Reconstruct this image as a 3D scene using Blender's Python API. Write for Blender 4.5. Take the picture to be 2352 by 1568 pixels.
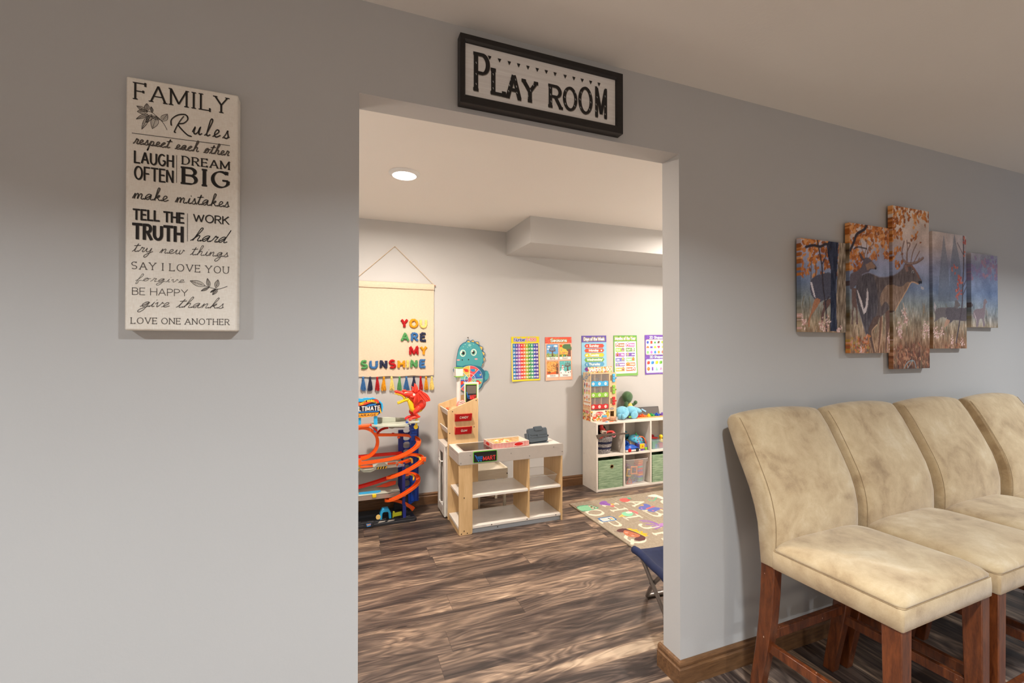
import bpy, math, random
import numpy as np
from mathutils import Vector, Matrix
from math import pi, sin, cos, radians

SC = bpy.context.scene
COL = SC.collection
for o in list(bpy.data.objects):
    bpy.data.objects.remove(o)

# ---------------------------------------------------------------- camera
CAMZ, CAMY = 1.3538, -1.4308
cam = bpy.data.cameras.new('camera')
cam.lens = 36.0 * 1024.28 / 2352.0
cam.sensor_width = 36.0
cam.clip_start = 0.02
camo = bpy.data.objects.new('camera', cam)
camo.location = (0, CAMY, CAMZ)
camo.rotation_euler = (pi / 2 + 0.0076, 0, -0.3667)
COL.objects.link(camo)
SC.camera = camo

# ---------------------------------------------------------------- world, exposure
wd = bpy.data.worlds.new('world')
SC.world = wd
wd.use_nodes = True
wd.node_tree.nodes['Background'].inputs[0].default_value = (0.50, 0.70, 1.0, 1)
wd.node_tree.nodes['Background'].inputs[1].default_value = 1.5
SC.view_settings.view_transform = 'Standard'
SC.view_settings.look = 'None'
SC.view_settings.gamma = 1.0
SC.view_settings.use_curve_mapping = False
SC.view_settings.exposure = 0.3

# room sizes
CEIL, PCEIL, FARY = 2.408, 2.385, 2.389
WT = 0.0996                      # thickness of the wall with the doorway
DX0, DX1, DH = 0.0509, 1.2699, 2.122


def lamp(name, loc, power, col, size=0.13, spread=160):
    l = bpy.data.lights.new(name, 'AREA')
    l.shape = 'DISK'
    l.size = size
    l.energy = power
    l.color = col
    l.spread = radians(spread)
    o = bpy.data.objects.new(name, l)
    o.location = loc
    COL.objects.link(o)
    return o


WARM = (1.0, 0.89, 0.79)
NEUT = (0.94, 1.0, 1.05)
# recessed downlights of the front room (all behind or above the camera's view)
for x, y, p, sp in ((-1.75, -1.45, 37, 140), (0.60, -1.45, 33, 140), (3.7, -1.40, 28, 134), (-1.75, -3.9, 42, 146), (0.75, -3.9, 42, 146), (3.4, -3.9, 30, 146)):
    lamp('downlight', (x, y, CEIL - 0.012), p, NEUT, 0.13, sp)
# recessed downlights of the play room
for x, y, p in ((0.355, 1.30, 37), (3.1, 1.30, 37)):
    lamp('downlight', (x, y, PCEIL - 0.014), p, WARM, 0.12, 174)


def glow(name, loc, power, col, r):
    l = bpy.data.lights.new(name, 'POINT')
    l.energy = power
    l.color = col
    l.shadow_soft_size = r
    o = bpy.data.objects.new(name, l)
    o.location = loc
    COL.objects.link(o)


# unseen fill lights, added to brighten the ceilings and upper walls
glow('fill_light', (-0.85, 0.75, 1.0), 12, WARM, 0.18)
glow('fill_light', (3.7, 0.75, 1.0), 29, WARM, 0.18)
glow('fill_light', (0.9, -2.4, 0.55), 8, (1.0, 0.82, 0.60), 0.16)

# daylight comes through the window in the right wall of the front room
wl = bpy.data.lights.new('window_portal', 'AREA')
wl.shape = 'RECTANGLE'
wl.size, wl.size_y = 1.1, 1.4
wl.cycles.is_portal = True
wlo = bpy.data.objects.new('window_portal', wl)
wlo.location = (5.42, -1.6, 1.5)
wlo.rotation_euler = (0, pi / 2, 0)
COL.objects.link(wlo)


# ---------------------------------------------------------------- helpers
def lin(c):
    c = c / 255.0
    return c / 12.92 if c <= 0.04045 else ((c + 0.055) / 1.055) ** 2.4


def rgb(r, g, b):
    return (lin(r), lin(g), lin(b), 1.0)


MATS = {}


class NT:
    """small node-graph writer"""
    def __init__(s, m):
        s.t = m.node_tree
        s.n = s.t.nodes
        s.p = s.n['Principled BSDF']

    def node(s, kind, ins=None, **kw):
        n = s.n.new(kind)
        for k, v in kw.items():
            setattr(n, k, v)
        for k, v in (ins or {}).items():
            s.put(n.inputs[k], v)
        return n

    def put(s, sock, v):
        if hasattr(v, 'is_output') or isinstance(v, bpy.types.NodeSocket):
            s.t.links.new(v, sock)
        else:
            sock.default_value = v

    def math(s, op, a, b=0.0, c=0.0):
        n = s.node('ShaderNodeMath', {0: a, 1: b, 2: c}, operation=op)
        return n.outputs[0]

    def ramp(s, fac, stops):
        n = s.node('ShaderNodeValToRGB', {0: fac})
        e = n.color_ramp.elements
        while len(e) < len(stops):
            e.new(0.5)
        for i, (p, c) in enumerate(stops):
            e[i].position = p
            e[i].color = c
        return n.outputs[0]

    def mix(s, f, a, b, mode='MIX'):
        n = s.node('ShaderNodeMix', data_type='RGBA', blend_type=mode)
        s.put(n.inputs[0], f)
        s.put(n.inputs[6], a)
        s.put(n.inputs[7], b)
        return n.outputs[2]

    def bump(s, h, strength=0.2, dist=0.002):
        n = s.node('ShaderNodeBump', {'Height': h, 'Strength': strength, 'Distance': dist})
        s.put(s.p.inputs['Normal'], n.outputs[0])

    def coord(s, which='Object', scale=(1, 1, 1)):
        c = s.node('ShaderNodeTexCoord')
        m = s.node('ShaderNodeMapping', {'Vector': c.outputs[which], 'Scale': scale})
        return m.outputs[0]

    def noise(s, vec, scale, detail=3, rough=0.55, dist=0.0):
        n = s.node('ShaderNodeTexNoise', {'Vector': vec, 'Scale': scale, 'Detail': detail, 'Roughness': rough, 'Distortion': dist})
        return n.outputs[0]


def mat(name, col, rough=0.5, metal=0.0, vary=0.06, scale=18.0, bump=0.0, bscale=120.0, trans=0.0, emit=None, alpha=1.0, coat=0.0, stretch=(1, 1, 1), spec=0.5, ior=1.45):
    """plain procedural surface: a colour with slight noise, optional fine bump"""
    if name in MATS:
        return MATS[name]
    m = bpy.data.materials.new(name)
    m.use_nodes = True
    g = NT(m)
    p = g.p
    v = g.coord('Object', stretch)
    n = g.noise(v, scale)
    lo = tuple(max(0, c * (1 - vary)) for c in col[:3]) + (1,)
    hi = tuple(min(1, c * (1 + vary)) for c in col[:3]) + (1,)
    g.put(p.inputs['Base Color'], g.ramp(n, [(0.3, lo), (0.7, hi)]))
    p.inputs['Roughness'].default_value = rough
    p.inputs['Metallic'].default_value = metal
    p.inputs['Transmission Weight'].default_value = trans
    p.inputs['Alpha'].default_value = alpha
    p.inputs['Coat Weight'].default_value = coat
    p.inputs['Specular IOR Level'].default_value = spec
    p.inputs['IOR'].default_value = ior
    if bump:
        g.bump(g.noise(v, bscale, 4), bump, 0.002)
    if emit:
        p.inputs['Emission Color'].default_value = col
        p.inputs['Emission Strength'].default_value = emit
    MATS[name] = m
    return m


def art_mat(name, rough=0.5, spec=0.4, coat=0.0, bump=0.0, bscale=300.0):
    """surface printed with the mesh's own colours"""
    if name in MATS:
        return MATS[name]
    m = bpy.data.materials.new(name)
    m.use_nodes = True
    g = NT(m)
    a = g.node('ShaderNodeVertexColor', layer_name='Col')
    g.put(g.p.inputs['Base Color'], a.outputs[0])
    g.p.inputs['Roughness'].default_value = rough
    g.p.inputs['Specular IOR Level'].default_value = spec
    g.p.inputs['Coat Weight'].default_value = coat
    g.p.inputs['Coat Roughness'].default_value = 0.25
    if bump:
        g.bump(g.noise(g.coord('Object'), bscale, 2), bump, 0.001)
    MATS[name] = m
    return m


class MB:
    """collects faces and links them as ONE mesh object"""
    def __init__(s):
        s.v, s.f, s.m = [], [], []

    def add(s, vs, fs, m=0):
        o = len(s.v)
        s.v.extend([tuple(map(float, p)) for p in vs])
        for f in fs:
            s.f.append([i + o for i in f])
            s.m.append(m)
        return s

    def box(s, x0, x1, y0, y1, z0, z1, m=0):
        vs = [(x, y, z) for z in (z0, z1) for y in (y0, y1) for x in (x0, x1)]
        return s.add(vs, [(0, 2, 3, 1), (4, 5, 7, 6), (0, 1, 5, 4), (2, 6, 7, 3), (0, 4, 6, 2), (1, 3, 7, 5)], m)

    def obox(s, c, hx, hy, hz, rot=(0, 0, 0), m=0):
        from mathutils import Euler
        R = Euler(rot).to_matrix()
        vs = []
        for z in (-hz, hz):
            for y in (-hy, hy):
                for x in (-hx, hx):
                    vs.append(Vector(c) + R @ Vector((x, y, z)))
        return s.add(vs, [(0, 2, 3, 1), (4, 5, 7, 6), (0, 1, 5, 4), (2, 6, 7, 3), (0, 4, 6, 2), (1, 3, 7, 5)], m)

    def prism(s, pts, axis, a, b, m=0):
        """2D outline extruded along an axis: x -> (y,z), y -> (x,z), z -> (x,y)"""
        def P(p, t):
            if axis == 'x':
                return (t, p[0], p[1])
            if axis == 'y':
                return (p[0], t, p[1])
            return (p[0], p[1], t)
        n = len(pts)
        vs = [P(p, a) for p in pts] + [P(p, b) for p in pts]
        fs = [list(range(n))[::-1], list(range(n, 2 * n))]
        fs += [(i, (i + 1) % n, n + (i + 1) % n, n + i) for i in range(n)]
        return s.add(vs, fs, m)

    def loft(s, rings, m=0, cap=True, closed=False):
        n = len(rings[0])
        vs = [p for r in rings for p in r]
        fs = []
        k = len(rings)
        for j in range(k if closed else k - 1):
            a, b = j * n, ((j + 1) % k) * n
            for i in range(n):
                fs.append((a + i, a + (i + 1) % n, b + (i + 1) % n, b + i))
        if cap and not closed:
            fs.append(list(range(n))[::-1])
            fs.append([(k - 1) * n + i for i in range(n)])
        return s.add(vs, fs, m)

    def tube(s, path, r, seg=10, m=0, closed=False, cap=True):
        P = [Vector(p) for p in path]
        n = len(P)
        rings = []
        up = None
        for i in range(n):
            if closed:
                d = P[(i + 1) % n] - P[i - 1]
            else:
                d = P[min(i + 1, n - 1)] - P[max(i - 1, 0)]
            d.normalize()
            if up is None:
                up = d.orthogonal().normalized()
            up = (up - d * up.dot(d))
            if up.length < 1e-6:
                up = d.orthogonal()
            up.normalize()
            w = d.cross(up)
            rr = r[i] if isinstance(r, (list, tuple)) else r
            rings.append([P[i] + (up * cos(2 * pi * k / seg) + w * sin(2 * pi * k / seg)) * rr for k in range(seg)])
        return s.loft(rings, m, cap, closed)

    def sweep(s, path, prof, up=(0, 0, 1), m=0, closed=False):
        """outline prof (side, up) carried along a path"""
        P = [Vector(p) for p in path]
        n = len(P)
        rings = []
        for i in range(n):
            if closed:
                d = (P[(i + 1) % n] - P[i - 1]).normalized()
            else:
                d = (P[min(i + 1, n - 1)] - P[max(i - 1, 0)]).normalized()
            U = Vector(up[i]) if isinstance(up[0], (tuple, list, Vector)) else Vector(up)
            sd = d.cross(U).normalized()
            u2 = sd.cross(d).normalized()
            rings.append([P[i] + sd * a + u2 * b for a, b in prof])
        return s.loft(rings, m, True, closed)

    def cyl(s, p0, p1, r0, r1=None, seg=20, m=0):
        return s.tube([p0, p1], [r0, r0 if r1 is None else r1], seg, m)

    def lathe(s, prof, c=(0, 0, 0), seg=32, m=0, axis='z', cap=True):
        rings = []
        for r, h in prof:
            ring = []
            for k in range(seg):
                a = 2 * pi * k / seg
                if axis == 'z':
                    ring.append((c[0] + r * cos(a), c[1] + r * sin(a), c[2] + h))
                elif axis == 'y':
                    ring.append((c[0] + r * cos(a), c[1] + h, c[2] + r * sin(a)))
                else:
                    ring.append((c[0] + h, c[1] + r * cos(a), c[2] + r * sin(a)))
            rings.append(ring)
        return s.loft(rings, m, cap)

    def ball(s, c, r, m=0, seg=20, rings=12, rot=None, warp=None):
        rx, ry, rz = (r, r, r) if not isinstance(r, (tuple, list)) else r
        from mathutils import Euler
        R = Euler(rot).to_matrix() if rot else Matrix.Identity(3)
        out = []
        for j in range(rings + 1):
            t = -pi / 2 + pi * j / rings
            ring = []
            for k in range(seg):
                a = 2 * pi * k / seg
                q = Vector((rx * cos(t) * cos(a), ry * cos(t) * sin(a), rz * sin(t)))
                if warp:
                    q = Vector(warp(q))
                ring.append(Vector(c) + R @ q)
            out.append(ring)
        return s.loft(out, m, False)

    def ribbon(s, pts, w, fn, m=0, cap=True):
        """flat pen stroke: pts in 2D, w width(s), fn maps (u, v) to 3D"""
        n = len(pts)
        if n < 2:
            return s
        ws = w if isinstance(w, (list, tuple)) else [w] * n
        vs, fs = [], []
        for i in range(n):
            a = pts[max(i - 1, 0)]
            b = pts[min(i + 1, n - 1)]
            dx, dy = b[0] - a[0], b[1] - a[1]
            L = math.hypot(dx, dy) or 1e-9
            nx, ny = -dy / L, dx / L
            k = 1.0
            if 0 < i < n - 1:
                p = pts[i]
                d1 = (p[0] - a[0], p[1] - a[1])
                l1 = math.hypot(*d1) or 1e-9
                k = 1.0 / max(0.45, abs((-d1[1] / l1) * nx + (d1[0] / l1) * ny))
            h = ws[i] * 0.5 * k
            vs.append(fn(pts[i][0] + nx * h, pts[i][1] + ny * h))
            vs.append(fn(pts[i][0] - nx * h, pts[i][1] - ny * h))
        for i in range(n - 1):
            fs.append((2 * i, 2 * i + 1, 2 * i + 3, 2 * i + 2))
        return s.add(vs, fs, m)

    def poly(s, pts, fn, m=0):
        return s.add([fn(*p) for p in pts], [list(range(len(pts)))], m)

    def build(s, name, mats, parent=None, loc=None, org=(0, 0, 0), smooth=None, bevel=None, subsurf=0, bseg=2):
        me = bpy.data.meshes.new(name)
        ox, oy, oz = org
        me.from_pydata([(x - ox, y - oy, z - oz) for x, y, z in s.v], [], s.f)
        if not isinstance(mats, (list, tuple)):
            mats = [mats]
        for q in mats:
            me.materials.append(q)
        if len(mats) > 1:
            me.polygons.foreach_set('material_index', s.m)
        import bmesh
        bm = bmesh.new()
        bm.from_mesh(me)
        bmesh.ops.recalc_face_normals(bm, faces=bm.faces)
        bm.to_mesh(me)
        bm.free()
        if smooth is not None:
            me.polygons.foreach_set('use_smooth', [True] * len(me.polygons))
            if smooth < 180:
                me.set_sharp_from_angle(angle=radians(smooth))
        me.update()
        o = bpy.data.objects.new(name, me)
        COL.objects.link(o)
        if parent is not None:
            o.parent = parent
        if loc is not None:
            o.location = loc
        if bevel:
            b = o.modifiers.new('bevel', 'BEVEL')
            b.width = bevel
            b.segments = bseg
            b.limit_method = 'ANGLE'
            b.angle_limit = radians(40)
            if smooth is None:
                me.polygons.foreach_set('use_smooth', [True] * len(me.polygons))
                me.set_sharp_from_angle(angle=radians(35))
        if subsurf:
            q = o.modifiers.new('subsurf', 'SUBSURF')
            q.levels = q.render_levels = subsurf
        return o


def tag(o, label=None, cat=None, group=None, kind=None):
    if label:
        o['label'] = label
    if cat:
        o['category'] = cat
    if group:
        o['group'] = group
    if kind:
        o['kind'] = kind
    return o


class Thing:
    """an Empty at the thing's base; parts given in world coordinates (or local ones when turned)"""
    def __init__(s, name, label, cat, loc, rz=0.0, group=None, local=False):
        o = bpy.data.objects.new(name, None)
        o.empty_display_size = 0.05
        o.location = loc
        o.rotation_euler = (0, 0, rz)
        COL.objects.link(o)
        tag(o, label, cat, group)
        s.o = o
        s.org = (0, 0, 0) if local else tuple(loc)

    def part(s, name, mb, mats, parent=None, **kw):
        o = mb.build(name, mats, parent or s.o, org=s.org, **kw)
        return o


def single(name, mb, mats, label, cat, group=None, base=None, **kw):
    """a thing that is one mesh; its origin goes to its base point"""
    o = mb.build(name, mats, None, org=base or (0, 0, 0), **kw)
    if base:
        o.location = base
    return tag(o, label, cat, group)


def struct(name, mb, mats, **kw):
    return tag(mb.build(name, mats, None, **kw), kind='structure')


def copy_thing(root, loc, label, rz=None, group=None):
    r = root.copy()
    COL.objects.link(r)
    r.location = loc
    if rz is not None:
        r.rotation_euler = (0, 0, rz)
    r['label'] = label
    if group:
        r['group'] = group
    for ch in list(root.children):
        c = ch.copy()
        COL.objects.link(c)
        c.parent = r
        for g in list(ch.children):
            d = g.copy()
            COL.objects.link(d)
            d.parent = c
    return r


def arc(cx, cy, rx, ry, a0, a1, n=14):
    return [(cx + rx * cos(radians(a0 + (a1 - a0) * i / n)), cy + ry * sin(radians(a0 + (a1 - a0) * i / n))) for i in range(n + 1)]


def spline(P, sub=6, closed=False):
    """Catmull-Rom through points of any dimension"""
    n = len(P)
    out = []
    for i in range(n if closed else n - 1):
        if closed:
            p0, p1, p2, p3 = P[i - 1], P[i], P[(i + 1) % n], P[(i + 2) % n]
        else:
            p0, p1, p2, p3 = P[max(i - 1, 0)], P[i], P[i + 1], P[min(i + 2, n - 1)]
        for k in range(sub):
            t = k / sub
            out.append(tuple(0.5 * (2 * b + (c - a) * t + (2 * a - 5 * b + 4 * c - d) * t * t + (3 * b - a - 3 * c + d) * t ** 3)
                             for a, b, c, d in zip(p0, p1, p2, p3)))
    if not closed:
        out.append(tuple(P[-1]))
    return out


def rrect(x0, x1, y0, y1, r, n=5):
    return (arc(x1 - r, y1 - r, r, r, 0, 90, n) + arc(x0 + r, y1 - r, r, r, 90, 180, n)
            + arc(x0 + r, y0 + r, r, r, 180, 270, n) + arc(x1 - r, y0 + r, r, r, 270, 360, n))

# ---------------------------------------------------------------- lettering: pen-stroke alphabets
def _glyphs():
    G = {}
    G['A'] = (.8, [[(0, 0), (.4, 1), (.8, 0)], [(.14, .34), (.66, .34)]])
    G['B'] = (.62, [[(0, 0), (0, 1)], [(0, 1), (.3, 1)] + arc(.3, .765, .27, .235, 90, -90) + [(0, .53)], [(0, .53), (.34, .53)] + arc(.34, .265, .28, .265, 90, -90) + [(0, 0)]])
    G['C'] = (.74, [arc(.42, .5, .42, .5, 48, 312, 20)])
    G['D'] = (.7, [[(0, 0), (0, 1)], [(0, 1), (.25, 1)] + arc(.25, .5, .45, .5, 90, -90, 18) + [(0, 0)]])
    G['E'] = (.56, [[(0, 0), (0, 1)], [(0, 1), (.55, 1)], [(0, .52), (.46, .52)], [(0, 0), (.56, 0)]])
    G['F'] = (.55, [[(0, 0), (0, 1)], [(0, 1), (.55, 1)], [(0, .5), (.44, .5)]])
    G['G'] = (.8, [arc(.42, .5, .42, .5, 48, 330, 20) + [(.79, .44), (.5, .44)]])
    G['H'] = (.7, [[(0, 0), (0, 1)], [(.7, 0), (.7, 1)], [(0, .52), (.7, .52)]])
    G['I'] = (.02, [[(.01, 0), (.01, 1)]])
    G['J'] = (.45, [[(.45, 1), (.45, .25)] + arc(.23, .25, .22, .25, 0, -170)])
    G['K'] = (.66, [[(0, 0), (0, 1)], [(.62, 1), (.02, .42)], [(.2, .6), (.66, 0)]])
    G['L'] = (.54, [[(0, 0), (0, 1)], [(0, 0), (.54, 0)]])
    G['M'] = (.9, [[(0, 0), (0, 1), (.45, .1), (.9, 1), (.9, 0)]])
    G['N'] = (.72, [[(0, 0), (0, 1), (.72, 0), (.72, 1)]])
    G['O'] = (.84, [arc(.42, .5, .42, .5, 90, 450, 28)])
    G['P'] = (.6, [[(0, 0), (0, 1)], [(0, 1), (.32, 1)] + arc(.32, .74, .28, .26, 90, -90) + [(0, .48)]])
    G['Q'] = (.84, [arc(.42, .5, .42, .5, 90, 450, 28), [(.5, .25), (.84, -.08)]])
    G['R'] = (.64, [[(0, 0), (0, 1)], [(0, 1), (.32, 1)] + arc(.32, .745, .27, .255, 90, -90) + [(0, .49)], [(.3, .49), (.64, 0)]])
    G['S'] = (.62, [arc(.31, .745, .28, .255, 35, 270) + arc(.31, .25, .31, .24, 90, -145)])
    G['T'] = (.7, [[(.35, 0), (.35, 1)], [(0, 1), (.7, 1)]])
    G['U'] = (.7, [[(0, 1), (0, .35)] + arc(.35, .35, .35, .35, 180, 360) + [(.7, 1)]])
    G['V'] = (.76, [[(0, 1), (.38, 0), (.76, 1)]])
    G['W'] = (1.1, [[(0, 1), (.28, 0), (.55, .9), (.82, 0), (1.1, 1)]])
    G['X'] = (.7, [[(0, 1), (.7, 0)], [(.7, 1), (0, 0)]])
    G['Y'] = (.74, [[(0, 1), (.37, .48), (.37, 0)], [(.74, 1), (.37, .48)]])
    G['Z'] = (.64, [[(0, 1), (.62, 1), (0, 0), (.64, 0)]])
    G['0'] = (.6, [arc(.3, .5, .3, .5, 90, 450, 24)])
    G['1'] = (.3, [[(0, .78), (.22, 1), (.22, 0)]])
    G['2'] = (.58, [arc(.29, .72, .28, .28, 170, -35) + [(0, 0), (.58, 0)]])
    G['3'] = (.58, [arc(.27, .755, .27, .245, 150, -80) + arc(.28, .26, .3, .26, 80, -150)])
    G['4'] = (.62, [[(.47, 0), (.47, 1), (0, .3), (.62, .3)]])
    G['5'] = (.58, [[(.54, 1), (.09, 1), (.05, .56)] + arc(.27, .33, .3, .33, 120, -145)])
    G['6'] = (.58, [[(.48, .96), (.2, .7)] + arc(.29, .31, .29, .31, 160, 520, 20)])
    G['7'] = (.56, [[(0, 1), (.56, 1), (.18, 0)]])
    G['8'] = (.58, [arc(.29, .76, .25, .24, 90, 450, 18), arc(.29, .27, .29, .27, 90, 450, 18)])
    G['9'] = (.58, [arc(.29, .69, .29, .31, 0, 360, 20) + [(.52, .4), (.2, 0)]])
    G['-'] = (.35, [[(0, .4), (.35, .4)]])
    G['&'] = (.7, [[(.7, 0), (.18, .68)] + arc(.33, .79, .17, .2, 210, -40) + [(.06, .3)] + arc(.26, .22, .24, .22, 150, 320) + [(.68, .42)]])
    G['!'] = (.05, [[(.03, 1), (.03, .3)], [(.03, .04), (.03, 0)]])
    x = .66
    G['a'] = (.48, [arc(.24, .31, .24, .31, 0, 360, 18), [(.48, .62), (.48, 0)]])
    G['b'] = (.48, [[(0, 1), (0, 0)], arc(.24, .31, .24, .31, 0, 360, 18)])
    G['c'] = (.42, [arc(.24, .31, .24, .31, 45, 315)])
    G['d'] = (.48, [arc(.24, .31, .24, .31, 0, 360, 18), [(.48, 1), (.48, 0)]])
    G['e'] = (.48, [[(.02, .32), (.47, .32)] + arc(.24, .31, .24, .31, 5, 310)])
    G['f'] = (.32, [arc(.3, .78, .18, .22, 60, 180) + [(.12, 0)], [(0, .6), (.3, .6)]])
    G['g'] = (.48, [arc(.24, .31, .24, .31, 0, 360, 18), [(.48, .62), (.48, -.08)] + arc(.24, -.08, .24, .2, 0, -150)])
    G['h'] = (.46, [[(0, 1), (0, 0)], [(0, .35)] + arc(.23, .37, .23, .25, 180, 0) + [(.46, 0)]])
    G['i'] = (.04, [[(.02, .62), (.02, 0)], [(.02, .9), (.02, .86)]])
    G['k'] = (.44, [[(0, 1), (0, 0)], [(.4, .62), (.02, .25)], [(.14, .36), (.44, 0)]])
    G['l'] = (.04, [[(.02, 1), (.02, 0)]])
    G['m'] = (.76, [[(0, .62), (0, 0)], [(0, .4)] + arc(.19, .42, .19, .2, 180, 0, 8) + [(.38, 0)], [(.38, .4)] + arc(.57, .42, .19, .2, 180, 0, 8) + [(.76, 0)]])
    G['n'] = (.46, [[(0, .62), (0, 0)], [(0, .35)] + arc(.23, .37, .23, .25, 180, 0) + [(.46, 0)]])
    G['o'] = (.5, [arc(.25, .31, .25, .31, 0, 360, 18)])
    G['p'] = (.48, [[(0, .62), (0, -.28)], arc(.24, .31, .24, .31, 0, 360, 18)])
    G['r'] = (.32, [[(0, .62), (0, 0)], [(0, .35)] + arc(.24, .37, .24, .25, 180, 70)])
    G['s'] = (.4, [arc(.2, .46, .18, .16, 40, 270, 8) + arc(.2, .15, .2, .15, 90, -140, 8)])
    G['t'] = (.34, [[(.14, .9), (.14, .15)] + arc(.28, .15, .14, .15, 180, 290, 5), [(0, .62), (.32, .62)]])
    G['u'] = (.46, [[(0, .62), (0, .25)] + arc(.23, .25, .23, .25, 180, 360) + [(.46, .62)], [(.46, .62), (.46, 0)]])
    G['v'] = (.46, [[(0, .62), (.23, 0), (.46, .62)]])
    G['w'] = (.72, [[(0, .62), (.18, 0), (.36, .58), (.54, 0), (.72, .62)]])
    G['y'] = (.46, [[(0, .62), (.24, 0)], [(.46, .62), (.14, -.28)]])
    return G


GL = _glyphs()
# joined handwriting: (advance, strokes); x-height .42, ascender 1, first stroke enters at (0, 0) and leaves at (adv, 0)
CU = {
    'a': (.5, [[(0, 0), (.1, .1), (.36, .38), (.2, .42), (.06, .2), (.12, .02), (.25, .05), (.36, .38), (.34, .1), (.4, 0), (.5, .06)]]),
    'c': (.4, [[(0, 0), (.1, .12), (.3, .38), (.2, .42), (.06, .2), (.12, .01), (.25, 0), (.4, .1)]]),
    'd': (.52, [[(0, 0), (.1, .1), (.34, .38), (.2, .42), (.06, .2), (.12, .02), (.24, .06), (.36, .4), (.42, 1), (.36, .3), (.36, .05), (.42, 0), (.52, .08)]]),
    'e': (.38, [[(0, 0), (.1, .1), (.27, .28), (.24, .41), (.13, .38), (.07, .18), (.13, .01), (.25, .02), (.38, .12)]]),
    'f': (.34, [[(0, 0), (.12, .2), (.3, .7), (.3, .92), (.22, .96), (.17, .6), (.08, -.25), (.1, -.42), (.18, -.3), (.2, .02), (.34, .08)]]),
    'g': (.46, [[(0, 0), (.1, .1), (.34, .38), (.2, .42), (.06, .2), (.12, .02), (.24, .06), (.36, .4), (.3, -.2), (.14, -.5), (.02, -.42), (.1, -.22), (.46, .08)]]),
    'h': (.5, [[(0, 0), (.12, .2), (.3, .8), (.3, .98), (.21, .95), (.16, .5), (.1, 0), (.15, .22), (.28, .42), (.35, .34), (.33, .08), (.4, 0), (.5, .08)]]),
    'i': (.26, [[(0, 0), (.08, .12), (.16, .42), (.13, .1), (.18, 0), (.26, .06)], [(.21, .6), (.22, .64)]]),
    'k': (.5, [[(0, 0), (.12, .2), (.28, .8), (.28, .98), (.2, .95), (.15, .5), (.1, 0), (.15, .2), (.32, .42), (.33, .3), (.2, .2), (.28, .16), (.36, .02), (.5, .08)]]),
    'l': (.28, [[(0, 0), (.12, .2), (.28, .8), (.26, .98), (.18, .92), (.13, .5), (.1, .08), (.17, 0), (.28, .08)]]),
    'm': (.66, [[(0, .02), (.08, .3), (.12, .4), (.1, 0), (.14, .22), (.24, .41), (.3, .34), (.28, 0), (.33, .22), (.43, .41), (.5, .34), (.48, .08), (.54, 0), (.66, .08)]]),
    'n': (.48, [[(0, .02), (.08, .3), (.12, .4), (.1, 0), (.14, .22), (.26, .41), (.32, .34), (.3, .08), (.36, 0), (.48, .08)]]),
    'o': (.44, [[(0, 0), (.1, .12), (.26, .41), (.14, .4), (.06, .2), (.12, .01), (.26, .04), (.32, .24), (.26, .4), (.32, .34), (.44, .36)]]),
    'p': (.48, [[(0, 0), (.1, .25), (.14, .42), (.08, -.1), (.03, -.48), (.1, .05), (.2, .38), (.32, .36), (.34, .16), (.25, .02), (.14, .06), (.3, .01), (.48, .1)]]),
    'r': (.36, [[(0, 0), (.1, .2), (.15, .46), (.2, .38), (.3, .39), (.24, .1), (.28, 0), (.36, .06)]]),
    's': (.34, [[(0, 0), (.12, .2), (.2, .46), (.22, .32), (.28, .12), (.22, 0), (.08, .03), (.2, 0), (.34, .1)]]),
    't': (.32, [[(0, 0), (.1, .2), (.22, .8), (.16, .4), (.13, .08), (.19, 0), (.32, .08)], [(.02, .56), (.36, .62)]]),
    'u': (.5, [[(0, .1), (.1, .4), (.08, .1), (.15, 0), (.28, .12), (.36, .42), (.34, .1), (.4, 0), (.5, .08)]]),
    'v': (.42, [[(0, .25), (.08, .4), (.13, .1), (.18, 0), (.28, .2), (.32, .42), (.36, .34), (.42, .34)]]),
    'w': (.58, [[(0, .15), (.1, .4), (.09, .08), (.16, 0), (.28, .12), (.31, .4), (.3, .08), (.38, 0), (.48, .2), (.5, .42), (.58, .34)]]),
    'y': (.48, [[(0, .1), (.1, .4), (.09, .12), (.16, .02), (.28, .12), (.36, .42), (.3, -.15), (.16, -.5), (.04, -.44), (.12, -.24), (.48, .08)]]),
    'R': (.95, [[(-.12, .3), (-.16, .62), (.12, .92), (.5, 1.0), (.66, .78), (.5, .52), (.22, .4), (.5, .1), (.8, -.12), (.98, -.16)], [(.42, .9), (.24, .5), (.1, 0), (.14, -.06)]]),
}


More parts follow.
